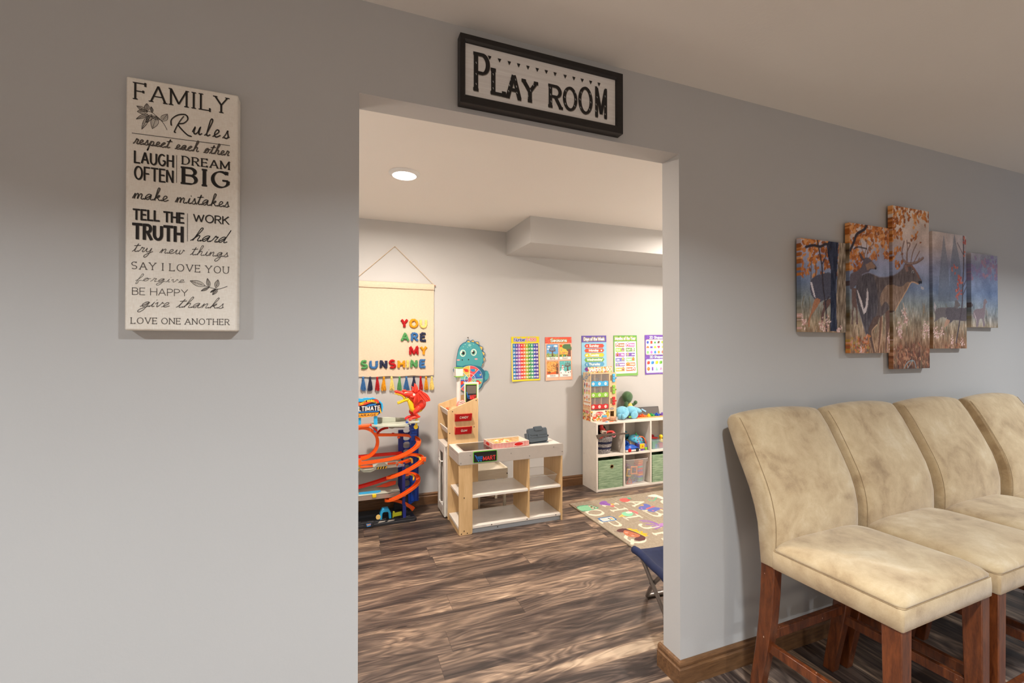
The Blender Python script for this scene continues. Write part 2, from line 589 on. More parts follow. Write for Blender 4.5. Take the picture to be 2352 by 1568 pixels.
def layout(s, style='sans', gap=.16, space=.42, slant=0.0):
    """pen strokes of a line of text (cap height 1) and its length"""
    x, out = 0.0, []
    for ch in s:
        if ch == ' ':
            x += space
            continue
        if style == 'script':
            adv, st = CU[ch]
            st = [spline(p, 4) for p in st]
            out += [[(x + px + slant * py, py) for px, py in p] for p in st]
            x += adv + (0.06 if ch == 'R' else gap)
            continue
        w, st = GL[ch]
        if style == 'serif' and ch == 'I':
            w = .2
            st = [[(.1, 0), (.1, 1)]]
        out += [[(x + px + slant * py, py) for px, py in p] for p in st]
        if style == 'serif':
            ser = []
            for p in st:
                for a, b in ((p[0], p[1]), (p[-1], p[-2])):
                    if a == p[-1] and len(p) > 20 and math.dist(p[0], p[-1]) < .01:
                        continue
                    dx, dy = abs(a[0] - b[0]), abs(a[1] - b[1])
                    if dy > dx * .8 and (abs(a[1]) < .03 or abs(a[1] - 1) < .03) and len(p) < 20:
                        ser.append([(a[0] - .13, a[1]), (a[0] + .13, a[1])])
                    elif dx > dy and a[0] > .3 and len(p) == 2 and ch in 'EFLTZ':
                        ser.append([(a[0], a[1] - (.16 if a[1] > .8 else .08)), (a[0], a[1] + (.16 if a[1] < .2 else .08))])
                    elif ch in 'CGS' and a in (p[0], p[-1]) and a[0] > .2 and a[1] > .5:
                        ser.append([(a[0], a[1] - .05), (a[0] + .02, a[1] + .17)])
                if ch in 'MN' and len(p) > 3:
                    ser.append([(p[1][0] - .13, 1), (p[1][0] + .06, 1)])
                    if ch == 'M':
                        ser.append([(p[3][0] - .06, 1), (p[3][0] + .13, 1)])
            if ch == 'T':
                ser.append([(0, .84), (0, 1)])
            out += [[(x + px, py) for px, py in p] for p in ser]
        x += w + (gap + .16 if style == 'serif' else gap)
    return out, max(x - gap - (.16 if style == 'serif' else 0), .05)


def write(mb, s, x0, x1, y, h, fn, m=0, style='sans', weight=.13, contrast=0.0, slant=0.0, gap=.16, space=.42, squash=None):
    """write a line between x0 and x1 (cap height h) with flat pen strokes on the surface fn(u, v)"""
    st, L = layout(s, style, gap, space, slant)
    k = (x1 - x0) / L
    base_fn = fn
    e_ = max(1e-4, h * .1)
    o_ = Vector(base_fn(x0, y))
    nrm = (Vector(base_fn(x0 + e_, y)) - o_).cross(Vector(base_fn(x0, y + e_)) - o_).normalized()
    lay = [0]

    def fn(u, v):
        return tuple(Vector(base_fn(u, v)) + nrm * (lay[0] * .00003))
    for p in st:
        lay[0] = (lay[0] + 1) % 7
        q = [(x0 + px * k, y + py * h) for px, py in p]
        q = [q[0]] + [b for a, b in zip(q[:-1], q[1:]) if math.dist(a, b) > 1e-7]
        if len(q) > 12 and math.dist(q[0], q[-1]) < 1e-6:
            q = q + [q[1], q[2]]
        ws = []
        n = len(q)
        for i in range(n):
            a, b = q[max(i - 1, 0)], q[min(i + 1, n - 1)]
            t = math.atan2(b[1] - a[1], b[0] - a[0])
            f = abs(sin(t - radians(24)))
            w = weight * h * ((1 - contrast) + contrast * f)
            if style == 'script':
                w = weight * h * ((1 - contrast) + contrast * abs(sin(t - radians(60))))
            ws.append(w)
        if n == 2:
            d = math.dist(q[0], q[1]) or 1e-9
            e = min(ws[0], weight * h) * (0.0 if style == 'serif' else .45)
            ux, uy = (q[1][0] - q[0][0]) / d * e, (q[1][1] - q[0][1]) / d * e
            q = [(q[0][0] - ux, q[0][1] - uy), (q[1][0] + ux, q[1][1] + uy)]
        # sharp corners are drawn as separate strokes so they stay crisp
        seg = [q[0]]
        sw = [ws[0]]
        for i in range(1, n):
            seg.append(q[i])
            sw.append(ws[i])
            if 0 < i < n - 1:
                a1 = math.atan2(q[i][1] - q[i - 1][1], q[i][0] - q[i - 1][0])
                a2 = math.atan2(q[i + 1][1] - q[i][1], q[i + 1][0] - q[i][0])
                d = abs((a2 - a1 + pi) % (2 * pi) - pi)
                if d > .9 and style != 'script':
                    mb.ribbon(seg, _w2(seg, weight * h, contrast), fn, m)
                    lay[0] = (lay[0] + 1) % 7
                    seg, sw = [q[i]], [ws[i]]
        if style != 'script':
            sw = _w2(seg, weight * h, contrast)
        for c0 in range(0, max(1, len(seg) - 1), 6):
            lay[0] = (lay[0] + 1) % 7
            mb.ribbon(seg[c0:c0 + 8], sw[c0:c0 + 8], fn, m)
        if style == 'script':
            for e in (0, -1):
                lay[0] = (lay[0] + 1) % 7
                r = (sw[e] * .5)
                mb.poly([(seg[e][0] + r * cos(a * pi / 4), seg[e][1] + r * sin(a * pi / 4)) for a in range(8)], fn, m)


def _w2(seg, w, c):
    out = []
    n = len(seg)
    for i in range(n):
        a, b = seg[max(i - 1, 0)], seg[min(i + 1, n - 1)]
        t = math.atan2(b[1] - a[1], b[0] - a[0])
        out.append(w * ((1 - c) + c * abs(sin(t - radians(24)))))
    return out


# ---------------------------------------------------------------- printed surfaces: a small painter for mesh colours
class Art:
    def __init__(s, x0, x1, y0, y1, step, col):
        s.x0, s.x1, s.y0, s.y1 = x0, x1, y0, y1
        s.nx = max(2, int(round((x1 - x0) / step)) + 1)
        s.ny = max(2, int(round((y1 - y0) / step)) + 1)
        s.X, s.Y = np.meshgrid(np.linspace(x0, x1, s.nx), np.linspace(y0, y1, s.ny))
        s.c = np.zeros((s.ny, s.nx, 3)) + np.array(col, float)
        s.step = step

    def _blend(s, mask, col, a=1.0):
        mk = mask.astype(float) * a
        s.c = s.c * (1 - mk[..., None]) + np.array(col, float) * mk[..., None]

    def inside(s, pts):
        r = np.zeros(s.X.shape, bool)
        n = len(pts)
        for i in range(n):
            xa, ya = pts[i]
            xb, yb = pts[(i + 1) % n]
            if ya == yb:
                continue
            c = ((s.Y > ya) != (s.Y > yb)) & (s.X < (xb - xa) * (s.Y - ya) / (yb - ya) + xa)
            r ^= c
        return r

    def poly(s, pts, col, a=1.0, smooth=False):
        if smooth:
            pts = spline(pts, 4, True)
        s._blend(s.inside(pts), col, a)

    def rect(s, x0, x1, y0, y1, col, a=1.0):
        s._blend((s.X >= x0) & (s.X <= x1) & (s.Y >= y0) & (s.Y <= y1), col, a)

    def ell(s, cx, cy, rx, ry, col, a=1.0, rot=0.0):
        dx, dy = s.X - cx, s.Y - cy
        u = dx * cos(rot) + dy * sin(rot)
        v = -dx * sin(rot) + dy * cos(rot)
        s._blend((u / rx) ** 2 + (v / ry) ** 2 <= 1, col, a)

    def line(s, pts, w, col, a=1.0, curve=False):
        if curve:
            pts = spline(pts, 5)
        d = np.full(s.X.shape, 1e9)
        for (ax, ay), (bx, by) in zip(pts[:-1], pts[1:]):
            lx, ly = bx - ax, by - ay
            L = lx * lx + ly * ly or 1e-12
            t = np.clip(((s.X - ax) * lx + (s.Y - ay) * ly) / L, 0, 1)
            d = np.minimum(d, (s.X - ax - t * lx) ** 2 + (s.Y - ay - t * ly) ** 2)
        d = np.sqrt(d)
        mk = np.clip((w * .5 - d) / s.step + .5, 0, 1)
        s._blend(mk, col, a)

    def text(s, t, x0, x1, y, h, col, w=.16, style='sans', gap=.16, rot=None, a=1.0):
        st, L = layout(t, style, gap)
        k = (x1 - x0) / L
        for p in st:
            q = [(x0 + px * k, y + py * h) for px, py in p]
            if rot:
                q = [rot(*z) for z in q]
            s.line(q, w * h, col, a)

    def noise(s, seed, amp, size=3, mask=None, stretch=(1, 1)):
        r = np.random.RandomState(seed)
        gy, gx = max(2, int(s.ny / size / stretch[1]) + 2), max(2, int(s.nx / size / stretch[0]) + 2)
        g = r.rand(gy, gx) - .5
        yy = np.linspace(0, gy - 1.001, s.ny)
        xx = np.linspace(0, gx - 1.001, s.nx)
        yi, xi = yy.astype(int), xx.astype(int)
        fy, fx = (yy - yi)[:, None], (xx - xi)[None, :]
        n = (g[yi][:, xi] * (1 - fy) * (1 - fx) + g[yi + 1][:, xi] * fy * (1 - fx) + g[yi][:, xi + 1] * (1 - fy) * fx + g[yi + 1][:, xi + 1] * fy * fx)
        if mask is None:
            mask = 1.0
        s.c = np.clip(s.c + (n * amp * 2 * mask)[..., None] * np.array((1, 1, 1.0)), 0, 255)
        return n

    def mesh(s, name, m, fn, depth, parent=None, org=(0, 0, 0), x0=None, x1=None, y0=None, y1=None, loc=None, back=True):
        """solid sheet: painted front grid, edges that carry the border colours and a plain back; fn(u, v, d) to 3D"""
        i0, i1, j0, j1 = 0, s.nx, 0, s.ny
        if x0 is not None:
            xs = np.linspace(s.x0, s.x1, s.nx)
            i0, i1 = np.searchsorted(xs, x0 - 1e-6), np.searchsorted(xs, x1 + 1e-6)
            ys = np.linspace(s.y0, s.y1, s.ny)
            j0, j1 = np.searchsorted(ys, y0 - 1e-6), np.searchsorted(ys, y1 + 1e-6)
        nx, ny = i1 - i0, j1 - j0
        X, Y, Cc = s.X[j0:j1, i0:i1], s.Y[j0:j1, i0:i1], s.c[j0:j1, i0:i1]
        vs = [fn(float(X[j, i]), float(Y[j, i]), 0.0) for j in range(ny) for i in range(nx)]
        cs = [tuple(Cc[j, i]) for j in range(ny) for i in range(nx)]
        fs = [(j * nx + i, j * nx + i + 1, (j + 1) * nx + i + 1, (j + 1) * nx + i) for j in range(ny - 1) for i in range(nx - 1)]
        rim = [i for i in range(nx)] + [j * nx + nx - 1 for j in range(1, ny)] + [(ny - 1) * nx + i for i in range(nx - 2, -1, -1)] + [j * nx for j in range(ny - 2, 0, -1)]
        b = len(vs)
        for r in rim:
            j, i = divmod(r, nx)
            vs.append(fn(float(X[j, i]), float(Y[j, i]), depth))
            cs.append(cs[r])
        k = len(rim)
        for q in range(k):
            fs.append((rim[q], b + q, b + (q + 1) % k, rim[(q + 1) % k]))
        if back:
            fs.append([b + q for q in range(k)])
        me = bpy.data.meshes.new(name)
        me.from_pydata([(x - org[0], y - org[1], z - org[2]) for x, y, z in vs], [], fs)
        at = me.color_attributes.new('Col', 'FLOAT_COLOR', 'POINT')
        a = np.array(cs) / 255.0
        a = np.where(a <= 0.04045, a / 12.92, ((a + 0.055) / 1.055) ** 2.4)
        at.data.foreach_set('color', np.concatenate([a, np.ones((len(a), 1))], 1).astype(np.float32).ravel())
        me.materials.append(m)
        o = bpy.data.objects.new(name, me)
        COL.objects.link(o)
        if parent is not None:
            o.parent = parent
        if loc is not None:
            o.location = loc
        return o

# ---------------------------------------------------------------- surfaces of the rooms
def paint(name, col, b=0.12):
    m = mat(name, col, 0.62, vary=0.012, scale=1.6, bump=b, bscale=90.0, spec=0.3)
    return m


M_WALL = paint('wall_paint', (0.535, 0.524, 0.508, 1))
M_CEIL = paint('ceiling_paint', (0.83, 0.79, 0.735, 1), 0.25)


def plank_mat(name, along, tint=(.84, .84, .84)):
    m = bpy.data.materials.new(name)
    m.use_nodes = True
    g = NT(m)
    c = g.node('ShaderNodeTexCoord')
    s = g.node('ShaderNodeSeparateXYZ', {0: c.outputs['Object']})
    u, v = (s.outputs[0], s.outputs[1]) if along == 'x' else (s.outputs[1], s.outputs[0])
    W, Ln = 0.152, 1.21
    vr = g.math('DIVIDE', g.math('ADD', v, 9.067 - 0.0), W)
    row = g.math('FLOOR', vr)
    rn = g.node('ShaderNodeTexWhiteNoise', {'W': row}, noise_dimensions='1D')
    ur = g.math('DIVIDE', g.math('ADD', u, g.math('MULTIPLY', rn.outputs[0], 7.3)), Ln)
    ui = g.math('FLOOR', ur)
    idn = g.node('ShaderNodeTexWhiteNoise', {'Vector': g.node('ShaderNodeCombineXYZ', {0: row, 1: ui}).outputs[0]}, noise_dimensions='2D')
    pid = idn.outputs[0]
    def vec(su, sv, k):
        return g.node('ShaderNodeCombineXYZ', {0: g.math('MULTIPLY', u, su), 1: g.math('ADD', g.math('MULTIPLY', v, sv), g.math('MULTIPLY', pid, k)), 2: g.math('MULTIPLY', pid, 31.0)}).outputs[0]
    big = g.noise(vec(1.25, 8.0, 17.0), 1.0, 4, 0.55, 1.1)
    mid = g.noise(vec(3.2, 46.0, 9.0), 1.0, 4, 0.62, 0.6)
    fine = g.noise(vec(9.0, 260.0, 3.0), 1.0, 2, 0.6)
    rings = g.math('PINGPONG', g.math('MULTIPLY', g.noise(vec(1.1, 6.0, 23.0), 1.0, 2, 0.5, 0.9), 26.0), 1.0)
    f = g.math('ADD', g.math('MULTIPLY', big, 1.0), g.math('MULTIPLY', mid, 0.42))
    f = g.math('ADD', f, g.math('MULTIPLY', g.math('SUBTRACT', pid, 0.5), 0.14))
    f = g.math('ADD', f, g.math('MULTIPLY', g.math('SUBTRACT', rings, 0.5), 0.085))
    f = g.math('ADD', f, g.math('MULTIPLY', g.math('SUBTRACT', fine, 0.5), 0.20))
    f = g.math('SUBTRACT', f, 0.015)
    def k(r, gg, b):
        q = rgb(r, gg, b)
        return (q[0] * tint[0], q[1] * tint[1], q[2] * tint[2], 1)
    col = g.ramp(f, [(0.50, k(62, 52, 48)), (0.60, k(88, 73, 65)), (0.70, k(112, 94, 82)), (0.79, k(142, 119, 101)), (0.91, k(184, 156, 130)), (1.05, k(206, 180, 152))])
    col = g.mix(1.0, col, g.ramp(g.math('ADD', g.math('MULTIPLY', fine, 0.55), g.math('MULTIPLY', rings, 0.45)), [(0.2, (0.74, 0.73, 0.72, 1)), (0.7, (1.08, 1.08, 1.08, 1))]), 'MULTIPLY')
    # dark knots
    vo = g.node('ShaderNodeTexVoronoi', {'Vector': vec(1.15, 5.0, 41.0), 'Scale': 1.0, 'Randomness': 1.0}, voronoi_dimensions='2D')
    dk = g.math('ADD', vo.outputs['Distance'], g.math('MULTIPLY', g.math('SUBTRACT', mid, 0.5), 0.06))
    kr = g.math('PINGPONG', g.math('MULTIPLY', dk, 34.0), 1.0)
    kz = g.math('MAXIMUM', g.math('SUBTRACT', 1.0, g.math('MULTIPLY', dk, 4.2)), 0.0)
    col = g.mix(g.math('MULTIPLY', g.math('MULTIPLY', kr, kz), 0.75), col, k(70, 56, 49))
    kn = g.math('LESS_THAN', dk, 0.028)
    col = g.mix(g.math('MULTIPLY', kn, 0.85), col, k(48, 40, 37))
    # seams
    fv = g.math('FRACT', vr)
    fu = g.math('FRACT', ur)
    ev = g.math('MINIMUM', fv, g.math('SUBTRACT', 1.0, fv))
    eu = g.math('MULTIPLY', g.math('MINIMUM', fu, g.math('SUBTRACT', 1.0, fu)), Ln / W)
    seam = g.math('LESS_THAN', g.math('MINIMUM', ev, eu), 0.0085)
    col = g.mix(g.math('MULTIPLY', seam, 0.55), col, k(58, 44, 38))
    g.put(g.p.inputs['Base Color'], col)
    g.put(g.p.inputs['Roughness'], g.math('ADD', 0.34, g.math('MULTIPLY', fine, 0.14)))
    g.p.inputs['Specular IOR Level'].default_value = 0.45
    g.bump(g.math('SUBTRACT', fine, g.math('MULTIPLY', seam, 2.0)), 0.12, 0.001)
    return m


def wood(name, dark, light, rough=0.45, stretch=(1, 1, 14), scale=6.0, coat=0.0, bump=0.06):
    """long-grained wood; stretch names the grain's thin directions"""
    if name in MATS:
        return MATS[name]
    m = bpy.data.materials.new(name)
    m.use_nodes = True
    g = NT(m)
    v = g.coord('Object', stretch)
    a = g.noise(v, scale, 4, 0.6, 0.6)
    b = g.noise(v, scale * 7, 3, 0.6)
    f = g.math('ADD', g.math('MULTIPLY', a, 0.7), g.math('MULTIPLY', b, 0.3))
    g.put(g.p.inputs['Base Color'], g.ramp(f, [(0.34, dark), (0.66, light)]))
    g.p.inputs['Roughness'].default_value = rough
    g.p.inputs['Coat Weight'].default_value = coat
    g.p.inputs['Coat Roughness'].default_value = 0.2
    g.bump(b, bump, 0.001)
    MATS[name] = m
    return m


M_BASE = wood('stained_trim', rgb(88, 60, 38), rgb(134, 96, 62), 0.42, (1.2, 14, 14), 5.0)

# ---------------------------------------------------------------- setting: the two rooms
XL, XR, YB = -3.2, 5.3, -5.3            # front room
PX0, PX1 = -1.3, 4.3                    # play room

mb = MB()
mb.prism([(XL, YB), (XR, YB), (XR, 0), (1.2515, 0), (1.2515, -.10), (.069, -.10), (.069, 0), (XL, 0)], 'z', -0.05, 0.0)
f1 = struct('floor', mb, plank_mat('plank_floor_front', 'y', (1.06, 1.09, 1.12)))
mb = MB()
mb.prism([(PX0, FARY), (PX0, 0), (.069, 0), (.069, -.10), (1.2515, -.10), (1.2515, 0), (PX1, 0), (PX1, FARY)], 'z', -0.05, 0.0)
f2 = struct('floor', mb, plank_mat('plank_floor_play', 'x'))

mb = MB()
mb.prism([(XL, 0), (DX0, 0), (DX0, DH), (DX1, DH), (DX1, 0), (XR, 0), (XR, CEIL), (XL, CEIL)], 'y', 0.0, WT)
struct('wall_middle', mb, M_WALL)
struct('wall_far', MB().box(PX0, PX1, FARY, FARY + .1, 0, PCEIL), M_WALL)
struct('wall_playroom_left', MB().box(PX0 - .1, PX0, WT, FARY, 0, PCEIL), M_WALL)
struct('wall_playroom_right', MB().box(PX1, PX1 + .1, WT, FARY, 0, PCEIL), M_WALL)
struct('wall_left', MB().box(XL - .1, XL, YB, 0, 0, CEIL), M_WALL)
struct('wall_back', MB().box(XL, XR, YB - .1, YB, 0, CEIL), M_WALL)
# right wall with a window opening
WY0, WY1, WZ0, WZ1 = -2.3, -0.9, 0.95, 2.05
mb = MB()
mb.box(XR, XR + .12, YB, WY0, 0, CEIL)
mb.box(XR, XR + .12, WY1, WT, 0, CEIL)
mb.box(XR, XR + .12, WY0, WY1, 0, WZ0)
mb.box(XR, XR + .12, WY0, WY1, WZ1, CEIL)
struct('wall_right', mb, M_WALL)
M_WHITE = mat('white_gloss_trim', (0.8, 0.79, 0.77, 1), 0.35, vary=0.01)
M_GLASS = mat('window_glass', (1, 1, 1, 1), 0.0, trans=1.0, vary=0.0)
mb = MB()
for a, b, c, d in ((WY0, WY0 + .05, WZ0, WZ1), (WY1 - .05, WY1, WZ0, WZ1), (WY0 + .05, WY1 - .05, WZ0, WZ0 + .05), (WY0 + .05, WY1 - .05, WZ1 - .05, WZ1), (-1.62, -1.58, WZ0 + .05, WZ1 - .05)):
    mb.box(XR + .03, XR + .08, a, b, c, d)
win = struct('window_1', mb, M_WHITE)
struct('ceiling', MB().box(XL, XR, YB, 0.0, CEIL, CEIL + .06), M_CEIL)
struct('ceiling', MB().box(PX0, PX1, WT, FARY, PCEIL, PCEIL + .06), M_CEIL)
SX, SY, SZ = 1.4115, FARY - 0.5541, 2.1716
struct('trim_soffit', MB().box(SX, PX1, SY, FARY, SZ, PCEIL), M_WALL)


def base_profile(t=0.018, h=0.095):
    return [(0, 0), (t, 0), (t, h * .70), (t * .78, h * .745), (t * .72, h * .78), (t * .80, h * .82), (t * .80, h * .90), (t * .62, h * .975), (t * .25, h), (0, h)]


def baseboard(name, pts):
    """profile carried along a plan path; the board stands to the right of the direction of travel"""
    mb = MB()
    prof = base_profile()
    n = len(pts)
    rings = []
    for i in range(n):
        if 0 < i < n - 1:
            d1 = Vector((pts[i][0] - pts[i - 1][0], pts[i][1] - pts[i - 1][1])).normalized()
            d2 = Vector((pts[i + 1][0] - pts[i][0], pts[i + 1][1] - pts[i][1])).normalized()
        else:
            d1 = d2 = Vector((pts[min(i + 1, n - 1)][0] - pts[max(i - 1, 0)][0], pts[min(i + 1, n - 1)][1] - pts[max(i - 1, 0)][1])).normalized()
        n1, n2 = Vector((d1.y, -d1.x)), Vector((d2.y, -d2.x))
        mvec = (n1 + n2)
        mvec = mvec / (mvec.length ** 2) * 2
        rings.append([(pts[i][0] + mvec.x * a, pts[i][1] + mvec.y * a, b) for a, b in prof])
    mb.loft(rings)
    return struct(name, mb, M_BASE)


baseboard('baseboard_near_right', [(DX1, WT + .02), (DX1, 0.0), (XR, 0.0)])
baseboard('baseboard_near_left', [(XL, 0.0), (DX0, 0.0), (DX0, WT + .02)])
baseboard('baseboard_far', [(PX0, FARY), (PX1, FARY)])

# ---------------------------------------------------------------- front room: signs on the wall
M_LINEN = bpy.data.materials.new('linen_canvas')
M_LINEN.use_nodes = True
_g = NT(M_LINEN)
_v = _g.coord('Object')
_lw1 = _g.noise(_g.coord('Object', (900, 1, 60)), 1.0, 2)
_lw2 = _g.noise(_g.coord('Object', (60, 1, 900)), 1.0, 2)
_f = _g.math('ADD', _g.math('MULTIPLY', _g.math('ADD', _lw1, _lw2), 0.4), _g.math('MULTIPLY', _g.noise(_v, 9.0), 0.25))
_g.put(_g.p.inputs['Base Color'], _g.ramp(_f, [(0.36, rgb(232, 220, 203)), (0.62, rgb(250, 243, 231))]))
_g.p.inputs['Roughness'].default_value = 0.85
_g.bump(_g.math('ADD', _lw1, _lw2), 0.04, 0.0006)
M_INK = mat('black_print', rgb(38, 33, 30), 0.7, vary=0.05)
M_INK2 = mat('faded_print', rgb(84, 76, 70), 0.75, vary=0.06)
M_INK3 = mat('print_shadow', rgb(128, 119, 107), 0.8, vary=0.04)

fx0, fx1, fz0, fz1, fy = -0.508, -0.2625, 1.391, 2.033, -0.035
T = Thing('family_sign', 'tall cream canvas sign of family rules in black lettering, left of the doorway', 'sign', (-0.385, 0, fz0))
mb = MB()
mb.box(fx0, fx1, fy, -0.0005, fz0, fz1)
T.part('canvas', mb, M_LINEN, bevel=0.004)
mb = MB()
ON = lambda d: (lambda u, v: (u, fy - d, v))
LINES = [
    ('FAMILY', -0.489, -0.288, 1.9785, 0.0410, 'serif', .10, .72, .0),
    ('Rules', -0.4100, -0.2840, 1.9105, 0.0470, 'script', .07, .55, .16),
    ('respect each other', -0.4925, -0.2840, 1.8645, 0.0285, 'script', .07, .25, .22),
    ('LAUGH', -0.4890, -0.4085, 1.8165, 0.0285, 'sans', .125, 0, 0),
    ('OFTEN', -0.4885, -0.4090, 1.7750, 0.0318, 'sans', .115, 0, 0),
    ('DREAM', -0.3880, -0.2835, 1.8272, 0.0205, 'serif', .155, .72, 0),
    ('BIG', -0.3860, -0.2850, 1.7770, 0.0415, 'serif', .20, .74, 0),
    ('make mistakes', -0.4935, -0.2830, 1.7250, 0.0330, 'script', .055, .3, .12),
    ('TELL THE', -0.4905, -0.3855, 1.6728, 0.0245, 'sans', .165, 0, 0),
    ('TRUTH', -0.4905, -0.3880, 1.6248, 0.0352, 'sans', .185, 0, 0),
    ('WORK', -0.3630, -0.2835, 1.6793, 0.0195, 'sans', .12, 0, 0),
    ('hard', -0.3690, -0.2880, 1.6283, 0.0350, 'script', .07, .2, .35),
    ('try new things', -0.4925, -0.2845, 1.5905, 0.0260, 'script', .07, .25, .2),
    ('SAY I LOVE YOU', -0.4940, -0.2830, 1.5460, 0.0178, 'serif', .105, .25, 0),
    ('forgive', -0.4855, -0.3825, 1.5165, 0.0185, 'script', .06, .2, .2),
    ('BE HAPPY', -0.4920, -0.3750, 1.4812, 0.0172, 'sans', .085, 0, 0),
    ('give thanks', -0.4760, -0.2955, 1.4515, 0.0280, 'script', .062, .3, .35),
    ('LOVE ONE ANOTHER', -0.4940, -0.2810, 1.4078, 0.0150, 'serif', .11, .3, 0),
]
GAP = [.16, .16, .0, .30, .30, .2, .16, .0, .30, .32, .2, .0, .02, .2, .06, .2, .0, .16]
for i, (t, a, b, y, h, stl, w, c, sl) in enumerate(LINES):
    faint = i in (2, 12, 13, 14, 15, 16, 17)
    if i < 11:
        write(mb, t, a + .0012, b + .0012, y - .0008, h, ON(.0003), 2, stl, w * 1.05, c, sl, gap=GAP[i])
    write(mb, t, a, b, y, h, ON(.0006), 1 if faint else 0, stl, w, c, sl, gap=GAP[i])
for (a, b, w) in (((-0.4952, 1.8900), (-0.2810, 1.8922), .0016), ((-0.4006, 1.8479), (-0.4006, 1.7759), .0012), ((-0.3762, 1.6986), (-0.3762, 1.6251), .0012)):
    mb.ribbon([a, b], w, ON(.0006), 1)


def leaf(mb, c, ang, L, W, m, fn):
    """outlined leaf with a midrib and a few veins"""
    def P(u, v):
        return (c[0] + u * cos(ang) - v * sin(ang), c[1] + u * sin(ang) + v * cos(ang))
    up = [P(L * t, W * sin(pi * t) * (1 - .35 * t)) for t in [k / 10 for k in range(11)]]
    dn = [P(L * t, -W * sin(pi * t) * (1 - .35 * t)) for t in [k / 10 for k in range(11)]]
    mb.ribbon(up, .0011, fn, m)
    mb.ribbon(dn, .0011, fn, m)
    mb.ribbon([P(0, 0), P(L, 0)], .0008, fn, m)
    for k in range(2, 9):
        t = k / 10
        e = W * sin(pi * t) * (1 - .35 * t) * .85
        mb.ribbon([P(L * t, 0), P(L * min(1, t + .1), e)], .0007, fn, m)
        mb.ribbon([P(L * t, 0), P(L * min(1, t + .1), -e)], .0007, fn, m)


fn = ON(.0006)
mb.ribbon(spline([(-.4215, 1.9104), (-.4280, 1.9240), (-.4363, 1.9344), (-.4532, 1.9496), (-.4644, 1.9510)], 5), .0013, fn, 1)
for c, a, L, W in (((-.4640, 1.9505), 2.7, .024, .0060), ((-.4630, 1.9500), 3.3, .022, .0075), ((-.4640, 1.9520), 1.6, .019, .0065), ((-.4530, 1.9500), 1.75, .015, .0035),
                   ((-.4330, 1.9310), 1.05, .024, .0085), ((-.4440, 1.9410), 4.45, .034, .0095), ((-.4540, 1.9450), 4.25, .026, .0060), ((-.4600, 1.9440), 4.1, .0, .0), ((-.4620, 1.9440), 3.75, .030, .0050), ((-.4600, 1.9420), 4.35, .042, .0055), ((-.4360, 1.9350), 2.9, .022, .0050)):
    if L:
        leaf(mb, c, a, L, W, 1, fn)
mb.ribbon(spline([(-.2856, 1.5116), (-.3056, 1.5033), (-.3244, 1.5061), (-.3368, 1.5104)], 5), .0014, fn, 1)
for c, a, L, W in (((-.3360, 1.5100), 2.8, .036, .0085), ((-.3270, 1.5070), 1.75, .024, .0050), ((-.3120, 1.5060), 1.35, .023, .0062), ((-.3280, 1.5060), 3.65, .020, .0038), ((-.3080, 1.5035), 4.1, .020, .0048), ((-.3120, 1.5030), 3.8, .016, .0025)):
    leaf(mb, c, a, L, W, 1, fn)
T.part('lettering', mb, [M_INK, M_INK2, M_INK3])

# PLAY ROOM sign over the doorway
M_BLACKWOOD = mat('black_painted_wood', rgb(32, 27, 25), 0.42, vary=0.25, scale=30, bump=0.1, bscale=60, stretch=(1, 6, 6))
M_WHITEWASH = wood('whitewashed_board', rgb(222, 216, 210), rgb(240, 236, 231), 0.6, (2, 10, 60), 2.0)
px0, px1, pz0, pz1, py = 0.357, 0.9790, 2.1375, 2.3625, -0.036
ix0, ix1, iz0, iz1, iy = 0.3757, 0.9505, 2.1660, 2.3380, -0.026
T = Thing('play_room_sign', 'black framed white sign above the doorway, over its lintel', 'sign', (0.668, 0, pz0))
mb = MB()
prof = [(0, 0), (0, 1), (1, 1), (1, 0)]
for a, b in (((px0, pz0), (px1, pz0)), ((px1, pz0), (px1, pz1)), ((px1, pz1), (px0, pz1)), ((px0, pz1), (px0, pz0))):
    pass
o4 = [(px0, pz0), (px1, pz0), (px1, pz1), (px0, pz1)]
i4 = [(ix0, iz0), (ix1, iz0), (ix1, iz1), (ix0, iz1)]
m4 = [(a[0] + (b[0] - a[0]) * .78, a[1] + (b[1] - a[1]) * .78) for a, b in zip(o4, i4)]
vs = [(x, -0.0005, z) for x, z in o4] + [(x, py, z) for x, z in o4] + [(x, py, z) for x, z in m4] + [(x, py + .004, z) for x, z in i4] + [(x, -0.0005, z) for x, z in i4]
fs = []
for k in range(5):
    a, b = k * 4, ((k + 1) % 5) * 4
    for i in range(4):
        fs.append((a + i, a + (i + 1) % 4, b + (i + 1) % 4, b + i))
mb.add(vs, fs)
T.part('frame', mb, M_BLACKWOOD, bevel=0.0015)
T.part('panel', MB().box(ix0, ix1, iy, -0.006, iz0, iz1), M_WHITEWASH)
LET = []
PL = lambda d: (lambda u, v: (u, iy - d, v))
for ch, a, b, y0, y1, w, c in (('P', .412, .453, 2.193, 2.311, .125, .45), ('L', .472, .510, 2.193, 2.271, .19, .45), ('A', .524, .566, 2.192, 2.268, .2, .45), ('Y', .582, .628, 2.193, 2.258, .22, .4),
                               ('R', .683, .724, 2.190, 2.263, .18, .45), ('O', .738, .784, 2.192, 2.269, .155, .3), ('O', .800, .847, 2.192, 2.282, .135, .3), ('M', .870, .908, 2.190, 2.293, .12, .5)):
    lb = MB()
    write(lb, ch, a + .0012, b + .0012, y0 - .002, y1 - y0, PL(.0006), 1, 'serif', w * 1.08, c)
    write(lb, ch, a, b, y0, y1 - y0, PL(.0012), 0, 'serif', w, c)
    LET.append((ch, a - .012, b + .012, lb))
